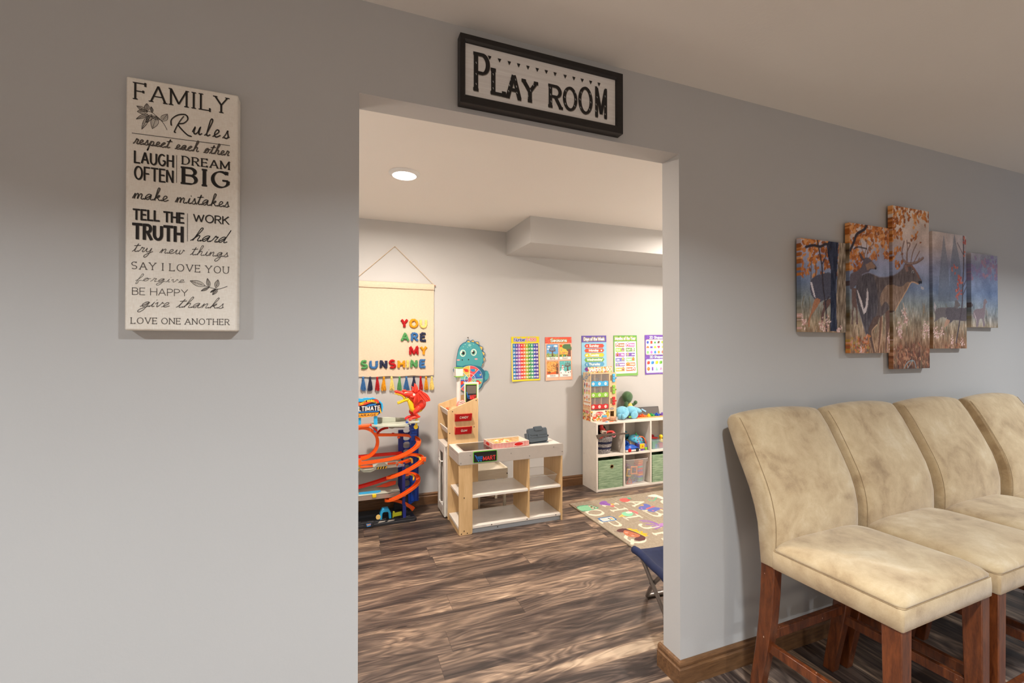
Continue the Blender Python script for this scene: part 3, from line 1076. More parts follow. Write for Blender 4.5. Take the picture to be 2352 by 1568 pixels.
for x, z in ((.459, 2.308), (.494, 2.307), (.529, 2.306), (.563, 2.306), (.5975, 2.306), (.6325, 2.306), (.667, 2.3064), (.701, 2.306), (.741, 2.306), (.776, 2.3066), (.81, 2.307), (.845, 2.3073), (.88, 2.3075)):
    mb = MB()
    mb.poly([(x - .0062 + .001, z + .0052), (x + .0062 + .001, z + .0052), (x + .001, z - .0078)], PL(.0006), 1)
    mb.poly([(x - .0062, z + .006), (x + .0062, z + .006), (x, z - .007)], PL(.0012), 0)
    T.part('bunting_triangle', mb, [M_INK, M_INK3])
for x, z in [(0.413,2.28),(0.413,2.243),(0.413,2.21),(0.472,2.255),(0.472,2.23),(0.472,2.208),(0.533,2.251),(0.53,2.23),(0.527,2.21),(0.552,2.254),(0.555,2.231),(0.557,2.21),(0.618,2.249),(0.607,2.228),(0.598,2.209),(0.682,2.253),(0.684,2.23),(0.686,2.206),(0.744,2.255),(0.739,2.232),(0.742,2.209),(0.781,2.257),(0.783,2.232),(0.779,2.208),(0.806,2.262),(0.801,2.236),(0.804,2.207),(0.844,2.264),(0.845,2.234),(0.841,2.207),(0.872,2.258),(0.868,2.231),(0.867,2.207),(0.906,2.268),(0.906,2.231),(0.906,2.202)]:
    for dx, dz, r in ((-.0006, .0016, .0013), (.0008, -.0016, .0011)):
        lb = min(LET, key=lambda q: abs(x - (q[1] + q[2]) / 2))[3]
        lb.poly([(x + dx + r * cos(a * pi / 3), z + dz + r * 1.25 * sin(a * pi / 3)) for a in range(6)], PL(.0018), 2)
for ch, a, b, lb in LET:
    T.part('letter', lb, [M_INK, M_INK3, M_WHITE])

# ---------------------------------------------------------------- five-piece canvas picture of deer
DEER={
 'trunkdark':[(2.114,1.836),(2.18,1.841),(2.17,1.729),(2.161,1.636),(2.166,1.417),(2.118,1.416),(2.121,1.555),(2.126,1.697),(2.103,1.77),(2.095,1.82)],
 'trunklight':[(2.184,1.838),(2.264,1.839),(2.252,1.711),(2.245,1.559),(2.246,1.416),(2.165,1.415),(2.161,1.556),(2.169,1.7)],
 'branch1':[(1.958,1.795),(2.005,1.807),(2.054,1.805),(2.095,1.82),(2.12,1.799)],
 'branch2':[(2.034,1.832),(2.046,1.788),(2.063,1.722),(2.068,1.666),(2.073,1.61),(2.089,1.526),(2.093,1.419)],
 'branch3':[(2.063,1.722),(2.087,1.757),(2.095,1.792)],
 'branch4':[(2.089,1.554),(2.11,1.577)],
 'branch5':[(2.262,1.804),(2.289,1.847),(2.311,1.885),(2.366,1.913),(2.384,1.939)],
 'branch6':[(2.288,1.812),(2.32,1.824),(2.383,1.82)],
 'rear':[(1.984,1.625),(2.005,1.659),(2.053,1.677),(2.128,1.683),(2.127,1.584),(2.081,1.562),(2.04,1.549),(2.008,1.565),(1.991,1.587)],
 'reartail':[(1.985,1.639),(1.996,1.606),(2.012,1.571),(2.022,1.567),(2.008,1.607),(1.998,1.637)],
 'rearleg':[(2.016,1.562),(2.052,1.558),(2.02,1.515),(1.994,1.49),(1.983,1.462),(1.981,1.437),(1.97,1.436),(1.973,1.467),(1.991,1.506)],
 'rearleg2':[(2.073,1.553),(2.119,1.566),(2.114,1.538),(2.081,1.506),(2.07,1.463),(2.058,1.457),(2.059,1.497),(2.073,1.525)],
 'doe':[(2.261,1.687),(2.31,1.708),(2.346,1.734),(2.355,1.761),(2.383,1.779),(2.419,1.766),(2.454,1.738),(2.454,1.725),(2.414,1.721),(2.393,1.706),(2.364,1.682),(2.309,1.644),(2.26,1.618)],
 'doeear':[(2.323,1.803),(2.346,1.787),(2.366,1.765),(2.346,1.758),(2.33,1.78)],
 'doea1':[(2.369,1.777),(2.347,1.817),(2.333,1.857)],
 'doea2':[(2.383,1.781),(2.392,1.814),(2.429,1.847),(2.434,1.869)],
 'doea3':[(2.365,1.789),(2.383,1.832),(2.379,1.861)],
 'doea4':[(2.392,1.814),(2.42,1.822)],
 'doelegs':[(2.269,1.624),(2.309,1.626),(2.309,1.55),(2.315,1.45),(2.303,1.45),(2.299,1.526),(2.284,1.537),(2.277,1.45),(2.268,1.45),(2.273,1.531)],
 'buck':[(2.3,1.626),(2.309,1.658),(2.346,1.691),(2.391,1.705),(2.437,1.698),(2.475,1.689),(2.522,1.691),(2.576,1.7),(2.625,1.719),(2.665,1.745),(2.675,1.764),(2.701,1.77),(2.741,1.766),(2.772,1.742),(2.803,1.712),(2.826,1.685),(2.82,1.672),(2.792,1.669),(2.751,1.677),(2.728,1.671),(2.699,1.638),(2.658,1.593),(2.623,1.554),(2.6,1.526),(2.579,1.516),(2.56,1.54),(2.538,1.524),(2.492,1.494),(2.454,1.48),(2.435,1.458),(2.403,1.434),(2.389,1.398),(2.39,1.315),(2.379,1.315),(2.376,1.398),(2.344,1.469),(2.319,1.527),(2.303,1.573)],
 'buckshade':[(2.3,1.626),(2.309,1.658),(2.346,1.691),(2.391,1.705),(2.428,1.691),(2.456,1.639),(2.464,1.567),(2.454,1.507),(2.417,1.452),(2.389,1.398),(2.376,1.398),(2.344,1.469),(2.319,1.527),(2.303,1.573)],
 'bucklight':[(2.522,1.642),(2.57,1.657),(2.649,1.648),(2.7,1.675),(2.725,1.669),(2.689,1.631),(2.653,1.591),(2.618,1.554),(2.593,1.526),(2.569,1.534),(2.55,1.552),(2.521,1.569),(2.492,1.544),(2.483,1.592)],
 'tail':[(2.306,1.623),(2.318,1.585),(2.335,1.545),(2.358,1.501),(2.376,1.514),(2.39,1.553),(2.394,1.606),(2.383,1.63),(2.379,1.588),(2.37,1.54),(2.358,1.525),(2.345,1.563),(2.322,1.603)],
 'leg1':[(2.431,1.488),(2.483,1.501),(2.459,1.453),(2.43,1.434),(2.418,1.407),(2.442,1.321),(2.45,1.314),(2.429,1.314),(2.4,1.384),(2.389,1.428)],
 'leg2':[(2.478,1.495),(2.498,1.496),(2.494,1.435),(2.473,1.315),(2.46,1.315),(2.474,1.429)],
 'leg3':[(2.523,1.533),(2.573,1.522),(2.565,1.473),(2.541,1.387),(2.534,1.319),(2.522,1.319),(2.526,1.418)],
 'eye':[(2.748,1.729)],
 'nose':[(2.79,1.683),(2.826,1.688),(2.824,1.672),(2.797,1.67)],
 'ear':[(2.68,1.765),(2.702,1.756),(2.71,1.732),(2.693,1.725),(2.68,1.743)],
 'beam':[(2.675,1.783),(2.701,1.77),(2.741,1.772),(2.788,1.783),(2.836,1.807)],
 't1':[(2.67,1.78),(2.657,1.822),(2.676,1.88)],
 't2':[(2.696,1.775),(2.699,1.825),(2.727,1.871),(2.7,1.875)],
 't3':[(2.731,1.776),(2.748,1.829),(2.781,1.876)],
 't4':[(2.754,1.776),(2.778,1.806),(2.806,1.84)],
 't5':[(2.788,1.783),(2.804,1.805)],
 't6':[(2.701,1.779),(2.703,1.838),(2.7,1.888)],
 'fir1':[(3.022,1.948),(3.06,1.786),(3.08,1.589),(2.962,1.585),(2.987,1.781)],
 'fir2':[(3.119,1.96),(3.169,1.82),(3.202,1.593),(3.063,1.588),(3.088,1.815)],
 'sapling':[(3.129,1.364),(3.147,1.424),(3.171,1.505),(3.192,1.593),(3.197,1.687),(3.207,1.796),(3.206,1.958)],
 'sapb1':[(3.2,1.674),(3.245,1.73)],
 'sapb2':[(3.205,1.85),(3.147,1.912)],
 'sapb3':[(3.196,1.627),(3.238,1.683)],
 'd1':[(2.934,1.529),(2.962,1.549),(3.04,1.555),(3.114,1.56),(3.12,1.59),(3.137,1.598),(3.172,1.572),(3.154,1.561),(3.119,1.53),(3.051,1.502),(2.995,1.501),(2.961,1.487),(2.931,1.477),(2.945,1.506)],
 'd2':[(3.031,1.535),(3.062,1.555),(3.154,1.555),(3.225,1.56),(3.249,1.585),(3.273,1.592),(3.295,1.573),(3.261,1.554),(3.242,1.513),(3.224,1.486),(3.119,1.49),(3.084,1.476),(3.028,1.459),(3.045,1.489)],
 'd2legs':[(3.039,1.489),(3.073,1.483),(3.039,1.453),(3.019,1.452)],
 'd1tail':[(2.932,1.58),(2.951,1.558),(2.94,1.529),(2.927,1.551)],
 'd3':[(3.297,1.535),(3.321,1.553),(3.37,1.558),(3.395,1.565),(3.402,1.6),(3.421,1.615),(3.44,1.598),(3.421,1.58),(3.417,1.531),(3.407,1.503),(3.413,1.462),(3.394,1.461),(3.388,1.499),(3.357,1.495),(3.344,1.457),(3.326,1.457),(3.323,1.495),(3.302,1.508)],
 'd3tail':[(3.299,1.542),(3.309,1.522),(3.338,1.467),(3.321,1.515)],
 'plumes':[(2.673,1.512),(2.678,1.494),(2.687,1.475),(2.632,1.443),(2.637,1.419),(2.642,1.4),(2.853,1.447),(2.879,1.434),(2.842,1.415),(2.895,1.409),(2.553,1.381),(2.558,1.357),(2.567,1.339),(2.06,1.446),(2.068,1.435),(1.932,1.472),(1.94,1.455),(2.343,1.339),(2.352,1.321),(2.939,1.428),(2.955,1.403),(2.994,1.416),(3.094,1.371),(3.187,1.371),(2.101,1.453),(2.185,1.423)],
}



def paint_deer():
    A = Art(1.915, 3.565, 1.222, 2.065, 0.0034, (150, 140, 160))
    D = DEER
    z = (A.Y - 1.222) / 0.843
    x = (A.X - 1.915) / 1.65
    stops = [(0.0, (104, 74, 54)), (.14, (150, 110, 78)), (.28, (170, 150, 122)), (.40, (140, 146, 144)), (.50, (122, 138, 168)), (.64, (160, 162, 188)), (.78, (206, 184, 172)), (1.0, (224, 208, 192))]
    for k in range(3):
        A.c[..., k] = np.interp(z, [s[0] for s in stops], [s[1][k] for s in stops])
    cool = np.clip((x - .58) / .4, 0, 1) * np.clip((z - .2) / .3, 0, 1)
    A.c = A.c * (1 - .5 * cool[..., None]) + np.array((112, 134, 174.)) * .5 * cool[..., None]
    A.noise(1, 18, 30)
    A.noise(2, 14, 10)
    # meadow
    g = np.clip((.46 - z) / .1, 0, 1)
    A.noise(3, 34, 1.5, g, (1, 4))
    A.noise(4, 26, 4, g, (1, 3))
    r = random.Random(5)
    for k in range(420):
        gx, gz = r.uniform(1.93, 3.55), 1.225 + .32 * r.random() ** 1.5
        L = r.uniform(.015, .05)
        c = r.choice([(170, 130, 90), (120, 96, 60), (150, 140, 104), (98, 108, 84), (176, 148, 128), (84, 64, 48)])
        A.line([(gx, gz), (gx + r.uniform(-.012, .012), gz + L)], .0035, c, .7)
    A.poly(D['fir1'], (112, 118, 130), .55)
    A.poly(D['fir2'], (104, 112, 126), .55)
    # autumn leaves
    def leaves(x0, x1, z0, z1, n, dens, cols, sz=(.006, .016)):
        for k in range(n):
            lx, lz = r.uniform(x0, x1), r.uniform(z0, z1)
            if dens(lx, lz) < r.random():
                continue
            A.ell(lx, lz, r.uniform(*sz), r.uniform(*sz) * .7, r.choice(cols), .9, r.uniform(0, 3))
    OR = [(196, 118, 52), (214, 140, 72), (172, 96, 38), (224, 160, 98), (150, 82, 36), (206, 128, 60)]
    leaves(1.92, 2.25, 1.66, 1.85, 330, lambda a, b: .9 if b > 1.73 else .55, OR)
    leaves(2.24, 2.58, 1.77, 1.95, 420, lambda a, b: 1.0 if b > 1.86 or a < 2.33 else .35, OR)
    leaves(2.24, 2.36, 1.70, 1.80, 90, lambda a, b: .8, OR)
    leaves(2.57, 2.90, 1.88, 2.06, 260, lambda a, b: .95 if (b > 1.99 or a < 2.66) and b - a * .3 > 1.11 else .12, OR)
    leaves(2.57, 2.66, 1.72, 1.85, 26, lambda a, b: .8, OR)
    leaves(3.27, 3.56, 1.72, 1.86, 70, lambda a, b: .8, [(150, 130, 160), (168, 132, 150), (140, 130, 168)], (.008, .02))
    for k in (1.99, 2.02):
        A.line([(k, 1.62), (k + .004, 1.73)], .006, (98, 76, 66), .7)
    # animals behind
    BR = (86, 84, 98)
    A.poly(D['rear'], BR, 1, True)
    A.poly(D['rearleg'], (176, 122, 88), 1, True)
    A.poly(D['rearleg2'], (110, 80, 70), 1, True)
    A.poly(D['reartail'], (222, 214, 220), 1)
    A.poly(D['doelegs'], (120, 92, 82), 1)
    A.poly(D['doe'], (104, 92, 98), 1, True)
    A.poly([(2.372, 1.742), (2.419, 1.762), (2.452, 1.735), (2.448, 1.727), (2.41, 1.726), (2.385, 1.715)], (166, 128, 100), .8)
    A.poly(D['doeear'], (96, 78, 80), 1)
    for k in ('doea1', 'doea2', 'doea3', 'doea4'):
        A.line(D[k], .0055, (150, 116, 96), 1, True)
    A.ell(2.447, 1.729, .006, .006, (30, 26, 30))
    # tree
    A.poly(D['trunkdark'], (44, 46, 66))
    A.poly(D['trunklight'], (142, 124, 102))
    m = A.inside(D['trunklight'])
    A.noise(7, 60, 1.6, m.astype(float), (1, 5))
    A.noise(8, 34, 1.6, A.inside(D['trunkdark']).astype(float), (1, 6))
    for k, w in (('branch1', .012), ('branch2', .008), ('branch3', .005), ('branch4', .005), ('branch5', .014), ('branch6', .006)):
        A.line(D[k], w, (58, 48, 52), 1, True)
    # the large buck
    A.poly(D['leg2'], (128, 90, 66))
    A.poly(D['leg3'], (120, 86, 66))
    A.poly(D['buck'], (108, 92, 86))
    A.poly(D['bucklight'], (178, 144, 114), .7, True)
    A.poly(D['buckshade'], (84, 76, 80), .8, True)
    A.poly(D['leg1'], (104, 78, 62))
    for q in (D['leg1'][2:6], D['leg2'][1:4], D['leg3'][1:5], [(2.664, 1.566), (2.68, 1.52), (2.69, 1.49)]):
        A.line(q, .0045, (232, 190, 150), .9, True)
    A.line(D['buck'][2:11], .005, (150, 148, 168), .8, True)
    A.line(D['buck'][17:24], .007, (226, 180, 140), .85, True)
    A.line(D['buck'][34:], .004, (150, 146, 164), .6, True)
    mk = A.inside(D['buck']).astype(float)
    A.noise(9, 22, 2, mk, (1, 4))
    A.poly(D['tail'], (226, 216, 218))
    A.poly(D['nose'], (34, 30, 36))
    A.poly([(2.815, 1.658), (2.84, 1.655), (2.842, 1.64), (2.815, 1.645)], (206, 196, 196), .8)
    A.poly(D['ear'], (150, 116, 104))
    A.line([(2.70, 1.757), (2.735, 1.76), (2.772, 1.735), (2.80, 1.70)], .010, (158, 100, 72), .7, True)
    A.ell(D['eye'][0][0], D['eye'][0][1], .009, .007, (206, 196, 190))
    A.ell(D['eye'][0][0], D['eye'][0][1], .005, .005, (22, 18, 20))
    for k, w in (('beam', .013), ('t1', .008), ('t2', .008), ('t3', .007), ('t4', .006), ('t5', .005), ('t6', .006)):
        A.line(D[k], w, (120, 92, 84), 1, True)
        A.line([(a - .002, b + .001) for a, b in D[k]], w * .35, (190, 160, 140), .8, True)
    # does in the distance
    for k, c in (('d1', (116, 106, 104)), ('d2', (98, 88, 90)), ('d2legs', (190, 150, 124)), ('d3', (140, 124, 128))):
        A.poly(D[k], c, 1, True)
    A.poly(D['d1tail'], (190, 180, 182), .9)
    A.poly(D['d3tail'], (206, 190, 190), .9)
    for k, w in (('sapling', .010), ('sapb1', .005), ('sapb2', .004), ('sapb3', .005)):
        A.line(D[k], w, (86, 72, 76), 1, True)
    RD = [(196, 100, 84), (178, 84, 74), (210, 122, 98)]
    for cx, cz, n, s in ((3.165, 1.71, 16, .03), (3.16, 1.645, 16, .03), (3.235, 1.87, 12, .03), (3.12, 1.765, 7, .025), (3.23, 1.93, 9, .03)):
        for k in range(n):
            A.ell(cx + r.gauss(0, s * .5), cz + r.gauss(0, s * .5), .009, .006, r.choice(RD), .9, r.uniform(0, 3))
    # flower plumes and seed heads
    for (px_, pz_) in D['plumes']:
        for k in range(20):
            A.ell(px_ + r.gauss(0, .010), pz_ + r.gauss(0, .013), .0045, .0038, r.choice([(228, 196, 190), (214, 170, 160), (240, 214, 206), (190, 140, 126)]), .9)
    for k in range(46):
        sx = r.uniform(2.58, 3.2)
        sz = r.uniform(1.24, 1.34)
        A.line([(sx, 1.225), (sx + r.uniform(-.01, .01), sz + .03)], .006, r.choice([(92, 56, 40), (70, 44, 36), (150, 98, 64)]), .85)
        for q in range(6):
            A.ell(sx + r.gauss(0, .008), sz + r.uniform(-.03, .03), .005, .009, r.choice([(168, 110, 76), (196, 146, 112), (120, 72, 50)]), .8, .5)
    for k in range(60):
        A.ell(r.uniform(2.25, 2.40), r.uniform(1.31, 1.40), .009, .006, r.choice([(200, 122, 56), (176, 140, 62), (160, 84, 48), (214, 150, 120)]), .9, r.uniform(0, 3))
    A.line([(2.67, 1.235), (2.70, 1.265), (2.75, 1.272), (2.77, 1.235)], .005, (150, 176, 186), .9, True)
    A.line([(2.70, 1.235), (2.735, 1.27)], .004, (150, 176, 186), .9)
    A.noise(11, 10, 1.2)
    A.c = np.clip((A.c - 120) * 1.08 + 126, 0, 255)
    return A


M_CANVAS = art_mat('printed_canvas', 0.50, 0.22, 0.0, 0.06, 900.0)
ART = paint_deer()
for x0, x1, z0, z1, lab in ((1.924, 2.230, 1.411, 1.836, 'canvas print of tree trunks and autumn leaves, leftmost of the deer picture panels'),
                            (2.253, 2.555, 1.312, 1.939, 'canvas print panel showing the hindquarters of the big buck and a second deer head'),
                            (2.580, 2.890, 1.229, 2.057, 'tallest canvas print, middle of the deer picture, with the antlered buck head'),
                            (2.916, 3.232, 1.331, 1.957, 'canvas print panel of misty firs and a thin red leaved sapling'),
                            (3.276, 3.553, 1.450, 1.870, 'small bluish canvas print, rightmost of the deer picture panels')):
    cx = (x0 + x1) / 2
    o = ART.mesh('canvas_print', M_CANVAS, lambda u, v, d: (u, -0.0305 + d, v), 0.0200, None, (cx, 0, z0), x0, x1, z0, z1, (cx, 0, z0))
    tag(o, lab, 'canvas print', 'five panel deer picture')
    MB().box(x0 + .03, x1 - .03, -.0104, -.0004, z0 + .03, z1 - .03).build('wall_cleat', M_BASE, o, org=(cx, 0, z0))

# ---------------------------------------------------------------- bar stools along the wall
M_SUEDE = bpy.data.materials.new('tan_suede')
M_SUEDE.use_nodes = True
_g = NT(M_SUEDE)
_oi = _g.node('ShaderNodeObjectInfo')
_tc = _g.node('ShaderNodeTexCoord')
_vv = _g.node('ShaderNodeVectorMath', {0: _tc.outputs['Object'], 1: _g.node('ShaderNodeCombineXYZ', {0: _g.math('MULTIPLY', _oi.outputs['Random'], 19.0), 1: _g.math('MULTIPLY', _oi.outputs['Random'], 7.0)}).outputs[0]}, operation='ADD').outputs[0]
_n1 = _g.noise(_vv, 5.5, 4, 0.55, 0.9)
_n2 = _g.noise(_vv, 21.0, 4, 0.6, 0.5)
_n3 = _g.noise(_vv, 240.0, 2)
_f = _g.math('ADD', _g.math('ADD', _g.math('MULTIPLY', _n1, 0.62), _g.math('MULTIPLY', _n2, 0.30)), _g.math('MULTIPLY', _n3, 0.08))
_g.put(_g.p.inputs['Base Color'], _g.ramp(_f, [(0.33, rgb(158, 133, 100)), (0.45, rgb(186, 161, 125)), (0.56, rgb(201, 178, 141)), (0.70, rgb(218, 200, 169))]))
_g.p.inputs['Roughness'].default_value = 0.92
_g.p.inputs['Sheen Weight'].default_value = 0.35
_g.p.inputs['Sheen Roughness'].default_value = 0.5
_g.p.inputs['Specular IOR Level'].default_value = 0.15
_g.bump(_g.math('ADD', _g.math('MULTIPLY', _n2, 0.8), _g.math('MULTIPLY', _n3, 0.3)), 0.25, 0.004)
M_SEAM = mat('suede_seam', rgb(164, 140, 106), 0.9)
M_CHERRY = wood('cherry_wood', rgb(70, 31, 14), rgb(126, 66, 31), 0.32, (9, 9, 1.2), 7.0, 0.4)
_g = NT(M_CHERRY)
_vo = _g.node('ShaderNodeTexVoronoi', {'Vector': _g.coord('Object', (42, 42, 24)), 'Scale': 1.0})
_ms = _g.math('MULTIPLY', _g.math('LESS_THAN', _vo.outputs['Distance'], 0.085), _g.math('GREATER_THAN', _g.noise(_g.coord('Object'), 9.0), 0.54))
_old = _g.p.inputs['Base Color'].links[0].from_socket
_g.put(_g.p.inputs['Base Color'], _g.mix(_ms, _old, rgb(196, 158, 132)))
M_CHIP = mat('bare_wood_chip', rgb(206, 160, 104), 0.7)

BACK_R = [(.448, .545), (.456, .62), (.462, .69), (.476, .75), (.497, .81), (.522, .865), (.547, .915), (.574, .975), (.592, 1.02), (.598, 1.042)]
BACK_F = [(.390, .545), (.388, .60), (.386, .65), (.387, .712), (.398, .775), (.415, .83), (.446, .90), (.475, .96), (.503, 1.015), (.530, 1.058)]
TOP = [(.538, 1.068), (.550, 1.076), (.566, 1.078), (.582, 1.072), (.593, 1.060)]


def stool(label, x, y, rz):
    T = Thing('bar_stool', label, 'bar stool', (x, y, 0), rz, 'tan suede bar stools', local=True)
    # backrest: its side profile carried across the width
    prof = BACK_F + TOP + BACK_R[::-1]
    n = len(prof)
    cen = []
    for i, p in enumerate(prof):
        a, b = prof[i - 1], prof[(i + 1) % n]
        d = math.hypot(b[0] - a[0], b[1] - a[1])
        cen.append(((b[1] - a[1]) / d, -(b[0] - a[0]) / d))
    sgn = 1 if cen[3][0] < 0 else -1
    rings = []
    W = .245
    for t in (-1, -.985, -.955, -.8, -.5, -.2, .2, .5, .8, .955, .985, 1):
        e = abs(t)
        off = -.011 if e == 1 else (-.004 if e > .98 else (0 if e > .95 else .006 * (1 - e * e) + .001))
        crown = .010 * (1 - e ** 2.2)
        ring = []
        for i, p in enumerate(prof):
            nn = (cen[i][0] * sgn, cen[i][1] * sgn)
            k = off if p[1] > .56 else min(off, 0)
            z = p[1] + nn[1] * k + (crown if p[1] > 1.0 else 0)
            ring.append((W * t, p[0] + nn[0] * k * (2.0 if (nn[0] < -.5 and off > 0) else 1), z))
        rings.append(ring)
    bk = T.part('backrest', MB().loft(rings), M_SUEDE, smooth=60)
    for sx in (-1, 1):
        T.part('seam', MB().tube([(sx * (W - .007), p[0] - .0005, p[1]) for p in spline(BACK_F[1:] + TOP[:1], 3)], .0010, 6), M_SEAM, bk)
    # seat
    def outline(ins, z, r, dz=0.0):
        pts = rrect(-W + ins, W - ins, 0.0 + ins, .400 - ins * .35, r, 6)
        return [(a, b, z + dz * (1 - min(1, max(abs(a) / W, abs(b - .2) / .2)) ** 3)) for a, b in pts]
    ap = MB().loft([outline(.003, .546, .006), outline(0, .549, .007), outline(-.001, .58, .008), outline(.0, .607, .010), outline(.003, .611, .012)])
    T.part('apron', ap, M_SUEDE, smooth=60)
    cu = MB().loft([outline(.006, .607, .02), outline(.001, .613, .024), outline(-.001, .620, .032), outline(.004, .630, .045), outline(.016, .639, .06), outline(.036, .646, .075), outline(.066, .6515, .08), outline(.11, .655, .06), outline(.17, .657, .02)])
    cush = T.part('seat_cushion', cu, M_SUEDE, smooth=180)
    T.part('piping', MB().tube([(a, b, .6105) for a, b in rrect(-W + .001, W - .001, .001, .399, .015, 5)], .0011, 6, closed=True), M_SEAM, cush)
    # legs
    for sx in (-1, 1):
        xo, xi = sx * .241, sx * .192
        mb = MB()
        def sq(x0, x1, y0, y1, z):
            return [(x0, y0, z), (x1, y0, z), (x1, y1, z), (x0, y1, z)]
        mb.loft([sq(xo, sx * .200, .008, .050, 0.0), sq(xo, xi, .005, .057, .554)])
        T.part('leg', mb, M_CHERRY, bevel=0.003)
        mb = MB()
        rr = []
        for z, yc, hy, xin in ((0.0, .487, .021, .202), (.08, .474, .022, .201), (.16, .459, .0235, .200), (.25, .444, .025, .199), (.34, .433, .026, .198), (.44, .425, .0265, .197), (.53, .4205, .027, .197), (.552, .420, .027, .197)):
            rr.append([(sx * .239, yc - hy, z), (sx * xin, yc - hy, z), (sx * xin, yc + hy, z), (sx * .239, yc + hy, z)])
        mb.loft(rr)
        T.part('leg', mb, M_CHERRY, bevel=0.003)
    for sx in (-1, 1):
        T.part('stretcher', MB().box(sx * .228, sx * .208, .050, .425, .222, .256), M_CHERRY, bevel=0.002)
    T.part('stretcher', MB().box(-.205, .205, .425, .447, .262, .296), M_CHERRY, bevel=0.002)
    T.part('footrest', MB().box(-.200, .200, .016, .040, .170, .204), M_CHERRY, bevel=0.002)
    return T.o


st = stool('tan suede bar stool nearest the doorway, at the left end of the row', 1.713, -0.648, radians(1.6))
for x, y, rz, lab in ((2.228, -0.644, 1.2, 'tan suede bar stool, second from the doorway, under the leftmost deer picture panels'),
                      (2.738, -0.655, 0.8, 'tan suede bar stool, third from the doorway, below the tallest deer picture panel'),
                      (3.256, -0.672, 1.0, 'tan suede bar stool farthest from the doorway, cut by the right edge of the photo')):
    copy_thing(st, (x, y, 0), lab, radians(rz))

# ================================================================ play room
def plastic(name, r, g, b, rough=0.3, **kw):
    return mat(name, rgb(r, g, b), rough, vary=kw.pop('vary', 0.03), **kw)


M_WHITEPL = plastic('white_plastic', 232, 228, 220)
M_GREYL = plastic('grey_laminate', 186, 177, 168, 0.4)
M_MAPLE = wood('maple_laminate', rgb(205, 168, 118), rgb(224, 190, 141), 0.45, (7, 7, .6), 5.0)
M_MAPLEX = wood('pale_plywood', rgb(214, 178, 130), rgb(230, 198, 152), 0.5, (1, 7, 7), 5.0)
M_WHITELAM = plastic('white_laminate', 228, 221, 211, 0.35)
M_RED = plastic('red_plastic', 200, 30, 32)
M_ORANGE = plastic('orange_plastic', 240, 100, 34)
M_YELLOW = plastic('yellow_plastic', 236, 200, 36)
M_BLUE = plastic('blue_plastic', 28, 84, 182)
M_NAVY = plastic('navy_plastic', 34, 46, 128)
M_SKY = plastic('sky_blue_plastic', 48, 168, 222)
M_GREEN = plastic('green_plastic', 48, 158, 84)
M_LIME = plastic('lime_plastic', 132, 190, 52)
M_PURPLE = plastic('purple_plastic', 122, 86, 176)
M_PINK = plastic('pink_plastic', 236, 130, 140)
M_DARK = plastic('charcoal_plastic', 46, 46, 50)
M_SLATE = plastic('slate_grey_plastic', 74, 84, 92, 0.28)
M_PALEGREY = plastic('pale_grey_plastic', 190, 194, 178, 0.35)
M_TAN = plastic('tan_plastic', 222, 190, 140)
M_SCREW = mat('dark_screw', rgb(70, 56, 44), 0.4, metal=0.6)
M_SCREWG = mat('grey_screw', rgb(150, 146, 142), 0.35, metal=0.5)

# recessed light
T = Thing('ceiling_light', 'round recessed downlight in the play room ceiling, lit', 'ceiling light', (0.355, 1.30, PCEIL))
T.part('trim_ring', MB().lathe([(.070, -.0155), (.074, -.014), (.089, -.006), (.0925, -.0005), (.078, -.0005), (.070, -.006), (.070, -.0155)], (0.355, 1.30, PCEIL), 48, cap=False), M_WHITE, smooth=40)
T.part('diffuser', MB().lathe([(.0699, -.0075), (.05, -.0095), (.001, -.0105)], (0.355, 1.30, PCEIL), 40), mat('lit_diffuser', (1, .95, .88, 1), 0.4, emit=9.0, vary=0.0), smooth=180)

# ---------------------------------------------------------------- fabric wall hanging
HC = dict(red=(176, 36, 40), mustard=(220, 152, 40), pale=(238, 208, 122), green=(88, 150, 92), blue=(66, 112, 164), navy=(52, 56, 78))
YARN = {k: mat('yarn_' + k, rgb(*v), 0.95, vary=0.28, scale=160, bump=0.6, bscale=500, spec=0.1) for k, v in HC.items()}
M_COTTON = mat('natural_cotton', rgb(216, 197, 172), 0.92, vary=0.06, scale=60, bump=0.5, bscale=420, stretch=(1, 1, 3), spec=0.15)
hy = FARY - 0.016
T = Thing('wall_hanging', 'cotton wall hanging with coloured letters YOU ARE MY SUNSHINE and tassels', 'wall hanging', (0.418, FARY, 1.094))
mb = MB()
hx0, hx1, hz0, hz1 = 0.094, 0.7445, 1.094, 1.866
N = 22
front, back = [], []
rings = []
for j in range(N + 1):
    z = hz0 + (hz1 - hz0) * j / N
    ring = []
    row = []
    for i in range(N + 1):
        x = hx0 + (hx1 - hx0) * i / N + (0.0012 * sin(j * 1.7) if i in (0, N) else 0)
        y = hy + .0025 * sin(i * .55 + .6) * (1 - j / N) + .001 * sin(j * 1.1 + i * .8)
        row.append((x, y, z + (.0025 * sin(i * .9) if j == 0 else 0)))
    ring = row + [(a, b + .004, c) for a, b, c in row[::-1]]
    rings.append(ring)
mb.loft(rings)
T.part('fabric', mb, M_COTTON, smooth=60)
T.part('rod_pocket', MB().prism([(hy - .010, 1.823), (hy - .013, 1.835), (hy - .013, 1.865), (hy - .006, 1.873), (hy + .008, 1.873), (hy + .009, 1.825)], 'x', hx0 - .001, hx1 + .0005), M_COTTON, smooth=60)
T.part('rod', MB().cyl((0.078, hy - .003, 1.860), (0.757, hy - .003, 1.860), .0055), mat('copper_rod', rgb(170, 112, 84), 0.4), smooth=60)
T.part('cord', MB().tube([(0.082, hy - .002, 1.860), (0.25, hy + .002, 2.015), (0.416, hy + .006, 2.172), (0.420, hy + .006, 2.172), (0.59, hy + .002, 2.014), (0.752, hy - .002, 1.860)], .0019, 6), mat('jute_cord', rgb(206, 176, 136), 0.9))
